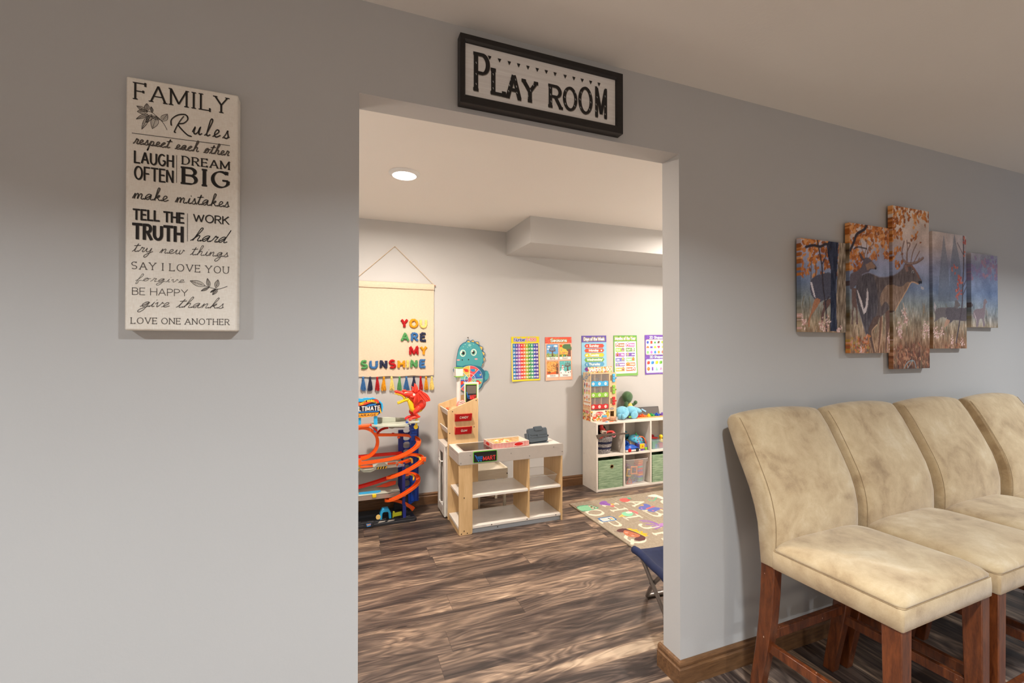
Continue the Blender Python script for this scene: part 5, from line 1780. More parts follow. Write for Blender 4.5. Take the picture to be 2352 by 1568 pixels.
# counter
mb = MB()
mb.prism(rrect(.781, 1.612, .498, .593, .016), 'y', 1.655, 1.669)
T.part('front_fascia', mb, M_GREYL, bevel=.0015)
for x0 in (.784, 1.595):
    mb = MB()
    mb.box(x0, x0 + .014, 1.669, 1.974, .500, .556)
    mb.box(x0 + .002, x0 + .012, 1.669, 1.974, .556, .562)
    mb.box(x0, x0 + .014, 1.669, 1.974, .562, .578)
    T.part('side_fascia', mb, M_GREYL)
T.part('countertop', MB().box(.784, 1.609, 1.669, 1.974, .5785, .5850), M_WHITELAM, bevel=.0015)
cb_ = T.part('conveyor_frame', MB().prism(rrect(.822, 1.215, 1.693, 1.955, .02), 'z', .5852, .5866), M_GREYL)
T.part('conveyor_belt', MB().prism(rrect(.832, 1.205, 1.702, 1.946, .014), 'z', .5867, .5874), plastic('black_belt', 58, 54, 52, 0.18), cb_)
for z0, z1, x0 in ((.255, .272, .798), (.036, .054, .786)):
    T.part('shelf', MB().box(x0, 1.592, 1.664, 1.974, z0, z1), M_WHITELAM, bevel=.0015)
T.part('divider', MB().box(1.318, 1.331, 1.663, 1.973, .0545, .498), M_MAPLE, bevel=.001)
T.part('side_panel', MB().box(1.593, 1.606, 1.661, 1.974, 0, .498), M_MAPLE, bevel=.001)
T.part('kick_board', MB().box(.886, 1.592, 1.676, 1.690, 0, .0355), plastic('blue_grey_board', 164, 168, 172, 0.4))
T.part('kick_board', MB().box(.786, .798, 1.676, 1.974, 0, .0355), M_MAPLE)
# checkout sign
mb = MB()
mb.prism(rrect(.887, 1.066, .5095, .5885, .007), 'y', 1.650, 1.6548)
sg = T.part('mart_sign', mb, [plastic('green_sign_edge', 96, 190, 40, 0.4)])
mb = MB()
SG = lambda d: (lambda u, v: (u, 1.650 - d, v))
mb.poly(rrect(.8905, 1.0625, .513, .585, .005), SG(.0004), 0)
write(mb, 'MART', .962, 1.052, .5225, .0275, SG(.0009), 1, 'sans', .165, gap=.28)
for p in (((.8965, .562), (.904, .562), (.916, .530), (.921, .5255), (.949, .5255)), ((.911, .551), (.957, .551), (.951, .531)), ((.914, .543), (.954, .543)), ((.917, .536), (.952, .536)), ((.922, .551), (.927, .531)), ((.932, .551), (.934, .531)), ((.943, .551), (.942, .531))):
    mb.ribbon(list(p), .0028, SG(.0009), 2)
for x in (.926, .944):
    mb.poly([(x + .0042 * cos(a * pi / 5), .5195 + .0042 * sin(a * pi / 5)) for a in range(10)], SG(.0009), 2)
for k in range(11):
    x = .929 + k * .0117
    mb.ribbon([(x, .5545), (x + .003, .5605)], .0013, SG(.0009), 3)
T.part('sign_face', mb, [plastic('black_sign', 30, 27, 27, 0.35), plastic('red_letters', 236, 66, 62, 0.4), plastic('blue_cart', 36, 128, 220, 0.4), plastic('dim_letters', 104, 128, 84, 0.4)], sg)
# candy and gum holders
for nm, t, zt in (('candy_holder', 'CANDY', .818), ('gum_holder', 'GUM', .7165)):
    mb = MB()
    zb = zt - .058
    mb.prism([(1.9745, zb), (1.958, zb - .001), (1.9365, zt), (1.940, zt + .001), (1.9595, zb + .004), (1.9745, zb + .004)], 'x', .829, .961)
    for x in (.829, .957):
        mb.prism([(1.9745, zb), (1.958, zb - .001), (1.938, zt), (1.9745, zt)], 'x', x, x + .004)
    h = T.part(nm, mb, M_RED, bevel=.001)
    mb = MB()
    sl = lambda u, v, zb=zb, zt=zt: (u, 1.958 + (1.9365 - 1.958) * (v - zb) / (zt - zb) - .0009, v)
    wd_ = .066 if t == 'CANDY' else .046
    write(mb, t, .897 - wd_ / 2, .897 + wd_ / 2, zb + .021, .0165, sl, 0, 'sans', .22)
    T.part('lettering', mb, M_CREAM, h)
# price display and scanner column
mb = MB()
mb.cyl((.893, 2.10, .8105), (.893, 2.10, 1.100), .017)
sc_ = T.part('scanner_column', mb, M_WHITEPL, smooth=50)
mb = MB()
mb.box(.862, .922, 2.065, 2.135, 1.100, 1.166)
sh = T.part('scanner', mb, M_WHITEPL, bevel=.004)
for z in (1.0945, 1.166):
    T.part('green_cap', MB().prism(rrect(.860, .926, 2.062, 2.138, .012), 'z', z, z + .0055), M_LIME, sh)
T.part('card_slot', MB().box(.8605, .8625, 2.095, 2.101, 1.108, 1.155), M_DARK, sh)
R_ = Matrix.Rotation(radians(-14), 3, 'Z')


def tilt_sign(u, v, d):
    p = R_ @ Vector((u, d, 0))
    return (.984 + p.x, 2.035 + p.y, v)


def rotbox(mb, u0, u1, d0, d1, z0, z1, m=0):
    vs = [tilt_sign(u, z, d) for z in (z0, z1) for d in (d0, d1) for u in (u0, u1)]
    mb.add(vs, [(0, 2, 3, 1), (4, 5, 7, 6), (0, 1, 5, 4), (2, 6, 7, 3), (0, 4, 6, 2), (1, 3, 7, 5)], m)
    return mb


sgn_ = T.part('price_display', rotbox(MB(), -.060, .056, 0, .012, .8105, 1.054), M_WHITEPL, bevel=.003)
mb = MB()
DS = lambda d: (lambda u, v: tilt_sign(u, v, -d))
mb.poly([(-.050, .85), (.042, .85), (.042, 1.040), (-.050, 1.040)], DS(.0006), 0)
mb.poly([(-.046, .85), (.038, .85), (.038, 1.033), (-.046, 1.033)], DS(.0011), 1)
mb.poly([(-.040, .962), (.036, .962), (.036, 1.026), (-.040, 1.026)], DS(.0016), 2)
write(mb, 'MART', -.012, .036, .915, .036, DS(.0018), 3, 'sans', .11, gap=.3)
for p in (((-.044, .975), (-.038, .972), (-.030, .925), (-.014, .925)), ((-.034, .948), (-.014, .948)), ((-.032, .938), (-.014, .938))):
    mb.ribbon(list(p), .004, DS(.0018), 4)
T.part('display_face', mb, [M_LIME, plastic('black_sign', 30, 27, 27), plastic('grey_screen', 112, 104, 96, 0.25), plastic('red_letters', 236, 66, 62), plastic('blue_cart', 36, 128, 220)], sgn_)
# screws
SCR = [((.8225, 1.6598, .265), 0), ((.8225, 1.6598, .030), 0), ((.803, 1.6598, .012), 0), ((.846, 1.6598, .012), 0),
       ((.8655, 1.6548, .565), 1), ((.797, 1.6548, .515), 1), ((1.178, 1.6548, .553), 1), ((1.326, 1.6548, .521), 1), ((1.528, 1.6548, .572), 1), ((1.601, 1.6548, .532), 1),
       ((.8125, 1.9748, .835), 0), ((.7905, 1.9748, .668), 0), ((.987, 1.9748, .706), 0), ((1.004, 1.9748, .9135), 0),
       ((1.03, 1.6638, .046), 0), ((1.31, 1.6638, .046), 0), ((1.55, 1.6638, .046), 0), ((1.08, 1.6758, .018), 0)]
for (x, y, z), k in SCR:
    T.part('screw', MB().lathe([(.0042, .0002), (.0042, -.0006), (.0026, -.0012), (.0008, -.0009)], (x, y, z), 10, 0, 'y'), M_SCREWG if k else M_SCREW)

# things on and in the stand
M_TOYFOOD = plastic('pink_toy_food', 240, 140, 128, 0.45)
mb = MB()
mb.ball((.905, 2.045, .868), (.044, .034, .044), seg=20, rings=12, warp=lambda q: (q.x, q.y, q.z + .004 * sin(q.x * 160)))
for k in range(3):
    mb.tube([(.868 + .006 * k, 2.018 + .001 * k, .875 + .012 * k), (.905, 2.008 + .006 * k, .884 + .011 * k), (.942 - .006 * k, 2.018, .875 + .012 * k)], .003, 6, 1)
single('toy_food', mb, [M_TOYFOOD, M_CREAM], 'pink and white toy food bundle in the top bin of the market stand', 'toy food', 'toy foods in the tower bin', base=(.905, 2.045, .8105), smooth=60)
mb = MB()
mb.lathe([(.004, 0), (.030, .004), (.040, .030), (.036, .050), (.022, .058), (.012, .052), (.002, .044)], (.838, 2.045, .8105), 24)
single('toy_food', mb, wood('toy_bread', rgb(176, 120, 70), rgb(226, 190, 140), 0.5), 'tan toy bread roll in the top bin of the market stand', 'toy food', 'toy foods in the tower bin', base=(.848, 2.045, .8105), smooth=60)
mb = MB()
mb.prism(rrect(.808, .835, 2.09, 2.19, .008), 'z', .8105, .842)
single('toy_food', mb, M_ORANGE, 'small orange toy food box at the left of the top bin', 'toy food', 'toy foods in the tower bin', base=(.82, 2.14, .8105), bevel=.003)

# pizza box: striped tray with dividers
pzr = radians(4)
T = Thing('toy_pizza_box', 'red and white striped toy pizza box on the market counter', 'toy box', (1.19, 1.792, .5876), pzr, local=True)
hw, hd, hh = .148, .096, .038
PZB = 0.0
stripe = []
mb = MB()
mb.box(-hw, hw, -hd, hd, PZB, PZB + .003)
mb.box(-hw, hw, -hd, -hd + .004, PZB + .003, PZB + hh)
mb.box(-hw, hw, hd - .004, hd, PZB + .003, PZB + hh)
mb.box(-hw, -hw + .004, -hd + .004, hd - .004, PZB + .003, PZB + hh)
mb.box(hw - .004, hw, -hd + .004, hd - .004, PZB + .003, PZB + hh)
tray = T.part('tray', mb, M_CREAM)
mb = MB()
ns = 30
for k in range(ns):
    u = -hw + (k + .25) * 2 * hw / ns
    if k % 1 == 0:
        mb.add([(u, -hd - .0005, PZB), (u + hw / ns, -hd - .0005, PZB), (u + hw / ns, -hd - .0005, PZB + hh), (u, -hd - .0005, PZB + hh)], [(0, 1, 2, 3)])
ns = 19
for k in range(ns):
    u = -hd + (k + .25) * 2 * hd / ns
    mb.add([(-hw - .0005, u, PZB), (-hw - .0005, u + hd / ns, PZB), (-hw - .0005, u + hd / ns, PZB + hh), (-hw - .0005, u, PZB + hh)], [(0, 1, 2, 3)])
for fn_, L in ((lambda u, v: (u, -hd - .001, v), .06), (lambda u, v: (-hw - .001, -u, v), -.01)):
    cxx = L
    mb.poly([(cxx + .040 * cos(a * pi / 12), PZB + .019 + .0155 * sin(a * pi / 12)) for a in range(24)], fn_, 1)
    mb.poly([(cxx + .037 * cos(a * pi / 12), PZB + .019 + .0130 * sin(a * pi / 12)) for a in range(24)], (lambda u, v, f=fn_: tuple(c - (.0003 if i == (1 if f(0, 0)[1] < -.05 and abs(f(0, 0)[0]) < .1 else 0) else 0) for i, c in enumerate(f(u, v)))), 0)
T.part('stripes', mb, [M_RED, M_CREAM], tray)
mb = MB()
mb.box(-hw + .004, hw - .004, .076, .079, PZB + .003, PZB + hh - .004)
mb.box(.078, .081, -hd + .004, .076, PZB + .003, PZB + hh - .004)
mb.box(.02, .023, .079, hd - .004, PZB + .003, PZB + hh - .004)
mb.prism([(-hw + .004, -.03), (-hw + .030, -.050), (-hw + .034, -.046), (-hw + .006, .02)], 'z', PZB + hh - .01, PZB + hh + .006)
T.part('divider', mb, M_MAPLEX)
# pizza lying in the box
cp = (1.155, 1.790)
T = Thing('toy_pizza', 'round sliced toy pizza with red toppings in the striped box', 'toy food', (cp[0], cp[1], .5908))
M_CRUST = plastic('pizza_crust', 224, 184, 110, 0.5)
M_CHEESE = plastic('pizza_cheese', 244, 216, 140, 0.5)
M_PEPP = plastic('pizza_pepperoni', 206, 96, 72, 0.5)
for k in range(6):
    a0 = 60 * k + 3
    mb = MB()
    R1 = .071
    pts = [(cp[0] + .004 * cos(radians(a0 + 28)), cp[1] + .004 * sin(radians(a0 + 28)))] + arc(cp[0], cp[1], R1, R1, a0, a0 + 55, 6)
    mb.prism(pts, 'z', .5908, .616, 1)
    rim = [(x, y, .616) for x, y in arc(cp[0], cp[1], R1 - .004, R1 - .004, a0 + 2, a0 + 53, 6)]
    mb.tube(rim, .006, 8, 0)
    am = radians(a0 + 27)
    for d, da in ((.036, .15), (.052, -.3)):
        mb.lathe([(.0105, 0), (.0105, .0025), (.001, .003)], (cp[0] + d * cos(am + da), cp[1] + d * sin(am + da), .616), 12, 2 if (k + (d > .035)) % 2 == 0 else 3)
    T.part('slice', mb, [M_CRUST, M_CHEESE, M_PEPP, M_CREAM], smooth=40)

# grey toy waffle maker / register
T = Thing('toy_cash_register', 'slate grey plastic toy register with moulded ribs at the right of the counter', 'toy register', (1.44, 1.775, .5852))
Rr = Matrix.Rotation(radians(8), 3, 'Z') @ Matrix.Rotation(radians(-14), 3, 'X')


def rp(u, d, v):
    p = Rr @ Vector((u, d, v))
    return (1.45 + p.x, 1.752 + p.y, .5935 + p.z)


def slab(mb, u0, u1, z0, z1, d0, d1, r=.012, m=0):
    pts = rrect(u0, u1, z0, z1, r, 4)
    n = len(pts)
    mb.loft([[rp(a, d0, b) for a, b in pts], [rp(a, d1, b) for a, b in pts]], m)
    return mb


lid = T.part('back_shell', slab(MB(), -.088, .088, .004, .112, 0, .030, .016), M_SLATE, bevel=.005)
T.part('handle', slab(MB(), -.030, .042, .088, .124, -.006, .022, .010), M_SLATE, lid, bevel=.004)
T.part('rib', slab(MB(), -.070, .074, .060, .066, -.004, .002, .002), M_SLATE, lid)
T.part('rib', slab(MB(), -.070, .074, .040, .046, -.004, .002, .002), M_SLATE, lid)
T.part('hinge', slab(MB(), -.010, .010, .046, .060, -.005, .002, .003), M_SLATE, lid)
T.part('side_shell', slab(MB(), -.104, -.089, .004, .078, .000, .040, .006), M_SLATE, bevel=.003)
T.part('base', MB().prism(rrect(1.372, 1.535, 1.752, 1.860, .012), 'z', .5852, .592), M_SLATE, bevel=.002)
T.part('knob', MB().lathe([(.008, 0), (.008, .010), (.004, .012)], rp(.088, .012, .044), 14, 0, 'x'), M_DARK, smooth=40)

# clear tray on the upper right shelf
M_ACRYL = mat('clear_acrylic', (0.93, 0.92, 0.90, 1), 0.08, vary=0.0, alpha=0.07)
mb = MB()
b4 = [(1.358, 1.715), (1.558, 1.715), (1.552, 1.930), (1.362, 1.930)]
t4 = [(1.346, 1.700), (1.578, 1.700), (1.572, 1.942), (1.350, 1.942)]
mb.add([(x, y, .2725) for x, y in b4] + [(x, y, .345) for x, y in t4], [(0, 1, 2, 3), (0, 1, 5, 4), (1, 2, 6, 5), (2, 3, 7, 6), (3, 0, 4, 7)])
o = mb.build('clear_tray', M_ACRYL, None, org=(1.46, 1.82, .2725))
o.location = (1.46, 1.82, .2725)
tag(o, 'clear plastic tray on the upper right shelf of the market stand', 'tray')
sf = o.modifiers.new('thick', 'SOLIDIFY')
sf.thickness = .002
rim_ = MB().tube([(x, y, .345) for x, y in t4], .0016, 6, closed=True).build('rim', mat('clear_rim', (0.9, 0.89, 0.86, 1), 0.1, vary=0, alpha=0.5), o, org=(1.46, 1.82, .2725))

# small cream table between the stand and the wall
M_CREAMW = wood('cream_painted_wood', rgb(226, 214, 192), rgb(238, 228, 208), 0.45)
T = Thing('child_table', 'small cream wooden table standing behind the market stand', 'table', (1.17, 2.19, 0))
T.part('tabletop', MB().box(1.045, 1.295, 2.075, 2.325, .300, .310), M_CREAMW)
for nm, bx_ in (('apron', (1.036, 1.304, 2.062, 2.075, .247, .328)), ('apron', (1.036, 1.304, 2.325, 2.338, .247, .328)), ('apron', (1.295, 1.308, 2.075, 2.325, .247, .330)), ('apron', (1.032, 1.045, 2.075, 2.325, .247, .328))):
    T.part(nm, MB().box(*bx_), M_CREAMW, bevel=.0015)
for x in (1.046, 1.272):
    for y in (2.0765, 2.302):
        T.part('leg', MB().box(x, x + .022, y, y + .022, 0, .299), M_CREAMW, bevel=.0015)
T.part('bolt', MB().lathe([(.005, 0), (.005, -.002), (.002, -.0025)], (1.297, 2.0618, .285), 12, 0, 'y'), M_SCREW)

# ---------------------------------------------------------------- cube shelf
SF, SB, ST = 2.119, 2.370, .634
T = Thing('cube_shelf', 'white two row cube storage shelf against the far wall', 'shelf', (2.65, 2.25, 0))
sx = [2.194, 2.490, 2.794, 3.098]
tk = .016
T.part('side_panel', MB().box(sx[0], sx[0] + tk, SF, SB, 0, ST - tk), M_WHITELAM, bevel=.001)
T.part('side_panel', MB().box(sx[3], sx[3] + tk, SF, SB, 0, ST - tk), M_WHITELAM, bevel=.001)
T.part('top_panel', MB().box(sx[0], sx[3] + tk, SF, SB, ST - tk, ST), M_WHITELAM, bevel=.001)
T.part('bottom_panel', MB().box(sx[0] + tk, sx[3], SF, SB, 0.002, .022), M_WHITELAM, bevel=.001)
T.part('back_panel', MB().box(sx[0] + tk, sx[3], SB - .005, SB, .022, ST - tk), M_WHITELAM)
for a in (1, 2):
    T.part('divider', MB().box(sx[a], sx[a] + tk, SF, SB - .005, .022, ST - tk), M_WHITELAM, bevel=.001)
for a in range(3):
    T.part('shelf', MB().box(sx[a] + tk, sx[a + 1], SF, SB - .005, .316, .334), M_WHITELAM, bevel=.001)
for y, z in ((2.15, .60), (2.15, .30), (2.15, .04), (2.345, .31), (2.345, .06)):
    T.part('screw', MB().lathe([(.003, -.0002), (.003, .0004), (.001, .0006)], (sx[0] - .0005, y, z), 8, 0, 'x'), M_SCREWG)
MID, BOT = .334, .022

# fabric bins
M_GREENFAB = bpy.data.materials.new('sage_fabric')
M_GREENFAB.use_nodes = True
_g = NT(M_GREENFAB)
_a = _g.noise(_g.coord('Object', (14, 14, 190)), 1.0, 3, .6)
_b = _g.noise(_g.coord('Object', (300, 300, 300)), 1.0, 2)
_g.put(_g.p.inputs['Base Color'], _g.ramp(_g.math('ADD', _g.math('MULTIPLY', _a, .75), _g.math('MULTIPLY', _b, .25)), [(.36, rgb(104, 132, 104)), (.5, rgb(136, 162, 130)), (.64, rgb(172, 192, 162))]))
_g.p.inputs['Roughness'].default_value = .9
_g.bump(_b, .3, .001)
M_BRASS = mat('bronze_ring', rgb(150, 116, 80), 0.35, metal=0.8)
for x0, x1, lab in ((2.218, 2.482, 'sage green fabric bin in the lower left cube of the white shelf'), (2.820, 3.088, 'sage green fabric bin in the lower right cube, beside the clear bin')):
    T = Thing('fabric_bin', lab, 'storage bin', ((x0 + x1) / 2, 2.23, BOT), 0, 'sage fabric bins')
    mb = MB()
    y0, y1, z1 = SF + .004, 2.345, .286
    o8 = [(x0, y0), (x1, y0), (x1, y1), (x0, y1)]
    i8 = [(x0 + .006, y0 + .006), (x1 - .006, y0 + .006), (x1 - .006, y1 - .006), (x0 + .006, y1 - .006)]
    L = lambda q, z: [(a, b, z) for a, b in q]
    mb.loft([L(o8, BOT + .0005), L(o8, .15), L(o8, z1), L(i8, z1), L(i8, BOT + .006)])
    T.part('bin_body', mb, M_GREENFAB, bevel=.003)
    cx = (x0 + x1) / 2 + .012
    T.part('grommet', MB().lathe([(.0175, 0), (.017, -.003), (.0125, -.0035), (.0105, 0)], (cx, y0 - .0002, .222), 24, 0, 'y', cap=False), M_BRASS, smooth=50)
    T.part('grommet_hole', MB().lathe([(.0110, -.0006), (.001, -.0006)], (cx, y0, .222), 20, 0, 'y'), mat('dark_hole', rgb(24, 20, 18), .9))

# clear bin with magnetic tiles
M_CLEARBIN = mat('clear_bin_plastic', (0.86, 0.82, 0.80, 1), 0.12, vary=0, alpha=0.20)
T = Thing('clear_bin', 'clear plastic bin of coloured tiles in the lower middle cube', 'storage bin', (2.66, 2.23, BOT))
mb = MB()


def rb(x0, x1, y0, y1, z, r=.02):
    return [(a, b, z) for a, b in rrect(x0, x1, y0, y1, r, 4)]


mb.loft([rb(2.545, 2.752, 2.140, 2.325, BOT + .001), rb(2.530, 2.768, 2.126, 2.340, .230), rb(2.520, 2.776, 2.121, 2.346, .233), rb(2.517, 2.779, 2.121, 2.348, .262), rb(2.521, 2.775, 2.124, 2.345, .262), rb(2.534, 2.764, 2.130, 2.336, .232), rb(2.548, 2.749, 2.143, 2.322, BOT + .005)], 0, True)
T.part('bin_body', mb, M_CLEARBIN, smooth=40)
T.part('rim', MB().tube([(a, b, .262) for a, b in rrect(2.519, 2.777, 2.122, 2.347, .02, 4)], .0025, 6, closed=True), mat('clear_bin_rim', (0.88, 0.84, 0.82, 1), 0.15, vary=0, alpha=0.55))
TILE = dict(red=(200, 46, 50), orange=(226, 130, 60), yellow=(232, 190, 60), green=(70, 150, 110), blue=(60, 90, 180), purple=(120, 80, 160), teal=(60, 150, 150))
TM = {k: plastic('tile_' + k, *v, rough=.25) for k, v in TILE.items()}


def tile_frame(kind, s, col, loc, rot, lab):
    """open magnetic tile: a coloured frame with a lighter pane"""
    mb = MB()
    pts = [(-s, -s), (s, -s), (s, s), (-s, s)] if kind == 'square' else [(-s, -s * .8), (s, -s * .8), (0, s)]
    k = .72
    inn = [(a * k, b * k + (0 if kind == 'square' else -s * .06)) for a, b in pts]
    n = len(pts)
    from mathutils import Euler
    R = Euler(rot).to_matrix()
    P = lambda a, d, b: tuple(Vector(loc) + R @ Vector((a, d, b)))
    vs = [P(a, -.003, b) for a, b in pts] + [P(a, -.003, b) for a, b in inn] + [P(a, .003, b) for a, b in inn] + [P(a, .003, b) for a, b in pts]
    fs = []
    for q in range(4):
        for i in range(n):
            fs.append((q * n + i, q * n + (i + 1) % n, ((q + 1) % 4) * n + (i + 1) % n, ((q + 1) % 4) * n + i))
    mb.add(vs, fs)
    o = single('magnetic_tile', mb, TM[col], lab, 'toy tile', 'magnetic tiles in the clear bin', base=tuple(Vector(loc)))
    return o


tile_frame('square', .038, 'orange', (2.635, 2.160, .150), (0, .05, 0), 'orange square frame tile against the front of the clear bin')
tile_frame('square', .036, 'yellow', (2.584, 2.168, .130), (0, .2, .3), 'yellow frame tile at the left side of the clear bin')
tile_frame('triangle', .036, 'green', (2.612, 2.170, .100), (.1, .1, 0), 'green triangle tile below the orange square in the clear bin')
tile_frame('triangle', .034, 'red', (2.582, 2.160, .054), (0, 0, 0), 'red triangle tile at the bottom left of the clear bin')
tile_frame('triangle', .034, 'blue', (2.648, 2.176, .058), (.1, -.4, 0), 'blue triangle tile at the bottom middle of the clear bin')
tile_frame('square', .036, 'purple', (2.600, 2.215, .160), (.2, .4, .2), 'purple square tile behind the green one in the clear bin')
for i, c in enumerate(('teal', 'green', 'blue', 'orange', 'red', 'purple', 'red', 'teal', 'red', 'orange', 'orange')):
    z = .034 + i * .0185
    mb = MB()
    q = .034
    cx, cy = 2.712 + .003 * sin(i * 2.1), 2.195 + .002 * cos(i)
    mb.prism([(cx + q * cos(a + .15 + pi / 4) * 1.25, cy + q * sin(a + .15 + pi / 4) * 1.25) for a in (0, pi / 2, pi, 1.5 * pi)], 'z', z, z + .017)
    nth = ('lowest', 'second lowest', 'third lowest', 'fourth from the bottom', 'fifth from the bottom', 'middle', 'fifth from the top', 'fourth from the top', 'third from the top', 'second from the top', 'topmost')[i]
    single('magnetic_tile', mb, TM[c], '%s tile, %s of the stack at the right of the clear bin' % (c, nth), 'toy tile', 'magnetic tiles in the clear bin', base=(cx, cy, z), bevel=.0015)
mb = MB()
mb.box(2.545, 2.760, 2.255, 2.275, BOT + .008, .145)
single('picture_book', mb, plastic('dull_mauve_cover', 96, 84, 98, .6), 'dull mauve board book standing at the back of the clear bin', 'book', base=(2.65, 2.28, BOT + .008), bevel=.002)

# ---------------------------------------------------------------- woven basket and the toys in it
M_ROPE = bpy.data.materials.new('woven_rope')
M_ROPE.use_nodes = True
_g = NT(M_ROPE)
_tc = _g.node('ShaderNodeTexCoord')
_sp = _g.node('ShaderNodeSeparateXYZ', {0: _tc.outputs['Object']})
_z = _sp.outputs[2]
_n = _g.noise(_g.coord('Object', (170, 170, 210)), 1.0, 3, .7)
_base = _g.ramp(_n, [(.38, rgb(66, 68, 80)), (.5, rgb(128, 126, 130)), (.62, rgb(214, 208, 204))])
_band = _g.math('ADD', _g.math('COMPARE', _z, .052, .0105), _g.math('COMPARE', _z, .103, .0105))
_g.put(_g.p.inputs['Base Color'], _g.mix(_g.math('MINIMUM', _band, 1.0), _base, rgb(34, 38, 66)))
_g.p.inputs['Roughness'].default_value = .95
_row = _g.math('PINGPONG', _g.math('MULTIPLY', _z, 150.0), 1.0)
_g.bump(_g.math('ADD', _g.math('MULTIPLY', _n, .5), _row), .6, .003)
bc = (2.322, 2.232, MID)
T = Thing('woven_basket', 'grey woven basket with navy bands in the upper left cube', 'basket', bc)
mb = MB()
prof = [(.070, .0008), (.080, .004), (.084, .02), (.094, .08), (.101, .14), (.104, .172), (.098, .172), (.095, .14), (.078, .012)]
rings = []
for r_, h in prof:
    rings.append([(bc[0] + r_ * cos(2 * pi * k / 36), bc[1] + r_ * .93 * sin(2 * pi * k / 36), bc[2] + h + (.012 * sin(4 * pi * k / 36 + .6) if h > .13 else 0)) for k in range(36)])
mb.loft(rings)
T.part('basket_body', mb, M_ROPE, smooth=60)
M_MAROON = plastic('dull_red_plastic', 206, 62, 54, .45)
single('toy_arch', MB().tube(spline([(2.27, 2.19, .470), (2.30, 2.17, .515), (2.345, 2.16, .540), (2.395, 2.158, .535), (2.425, 2.165, .505)], 6), .0115, 12), M_MAROON, 'curved coral red toy arch on top of the basket', 'toy', base=(2.345, 2.165, .47), smooth=60)
mb = MB()
mb.tube(spline([(2.245, 2.150, .492), (2.275, 2.138, .512), (2.32, 2.136, .515), (2.325, 2.15, .50), (2.275, 2.155, .492)], 5, True), .009, 10, closed=True)
mb.tube([(2.262, 2.148, .50), (2.312, 2.142, .51)], .007, 8)
single('toy_mask', mb, M_MAROON, 'red toy goggles at the front of the basket', 'toy', base=(2.28, 2.15, .49), smooth=60)
mb = MB()
mb.obox((2.296, 2.160, .540), .028, .012, .013, (.2, .12, .1))
for k in range(4):
    mb.obox((2.280 + k * .011, 2.149, .540 - k * .002), .0035, .003, .010, (.2, .12, .1), 1)
single('toy_controller', mb, [plastic('cream_toy', 222, 208, 190, .5), plastic('brown_keys', 120, 104, 92, .5)], 'cream ribbed toy piece lying on the basket under the red arch', 'toy', base=(2.296, 2.16, .53), bevel=.002)
mb = MB()
mb.ball((2.302, 2.205, .575), (.020, .018, .030), seg=14, rings=10)
mb.ball((2.315, 2.205, .545), (.030, .022, .026), seg=14, rings=10)
mb.tube(spline([(2.295, 2.20, .590), (2.285, 2.195, .603), (2.292, 2.19, .610)], 4), .008, 8)
single('toy_figure', mb, M_MAROON, 'red toy figure leaning up at the back of the basket', 'toy', base=(2.31, 2.205, .52), smooth=60)
M_BLACKRUB = plastic('black_fabric', 34, 29, 30, .8)
mb = MB()
mb.ball((2.335, 2.262, .540), (.060, .030, .040), seg=18, rings=10, rot=(0, .35, 0), warp=lambda q: (q.x, q.y, q.z + .006 * sin(q.x * 90)))
mb.tube(spline([(2.285, 2.25, .545), (2.265, 2.24, .575), (2.268, 2.235, .600), (2.285, 2.24, .605)], 5), .010, 8)
single('toy_bag', mb, M_BLACKRUB, 'black cloth toy bundle at the back of the basket', 'toy', base=(2.33, 2.26, .50), smooth=60)
single('toy_ring', MB().tube([(2.396 + .0195 * cos(a), 2.140, .510 + .021 * sin(a)) for a in np.linspace(0, 2 * pi, 25)[:-1]], .0038, 8, closed=True), M_PINK, 'thin pink toy ring standing at the basket rim', 'toy', base=(2.396, 2.14, .49), smooth=60)
mb = MB()
mb.prism([(2.183, .528), (2.232, .535), (2.240, .532), (2.236, .512), (2.226, .500), (2.198, .490)], 'y', 2.100, 2.114)
mb.prism([(2.425, .530), (2.487, .532), (2.487, .512), (2.425, .516)], 'y', 2.105, 2.112)
mb.prism([(2.232, .532), (2.30, .531), (2.43, .530), (2.43, .516), (2.30, .512), (2.236, .512)], 'y', 2.1205, 2.1275)
mb = MB()
mb.prism([(2.183, .526), (2.245, .535), (2.545, .5265), (2.545, .514), (2.245, .511), (2.202, .490)], 'y', 2.104, 2.114)
single('toy_sword', mb, wood('dark_toy_wood', rgb(66, 54, 46), rgb(98, 82, 70), .5, (2, 9, 9)), 'dark brown toy sword laid across the basket front', 'toy', base=(2.36, 2.11, .49), bevel=.002)

# ---------------------------------------------------------------- upper middle cube: blue car, soft activity toy, bottle, block
T = Thing('toy_car', 'blue toy car with red wheels at the front of the upper middle cube', 'toy car', (2.615, 2.165, MID))
cl = [(2.522, .350), (2.526, .372), (2.560, .384), (2.590, .398), (2.628, .396), (2.655, .380), (2.678, .366), (2.683, .352), (2.675, .346), (2.530, .346)]
mb = MB()
mb.loft([[(a, 2.130, b) for a, b in [(x, min(z, .374)) for x, z in cl]], [(a, 2.127, b) for a, b in [(x, min(z, .368)) for x, z in cl]], [(a, 2.148, b) for a, b in cl], [(a, 2.182, b) for a, b in cl], [(a, 2.203, b) for a, b in [(x, min(z, .374)) for x, z in cl]]])
T.part('car_body', mb, M_BLUE, bevel=.002)
T.part('chassis', MB().prism([(2.520, .340), (2.682, .343), (2.687, .350), (2.680, .356), (2.522, .356)], 'y', 2.124, 2.205), M_WHITEPL, bevel=.002)
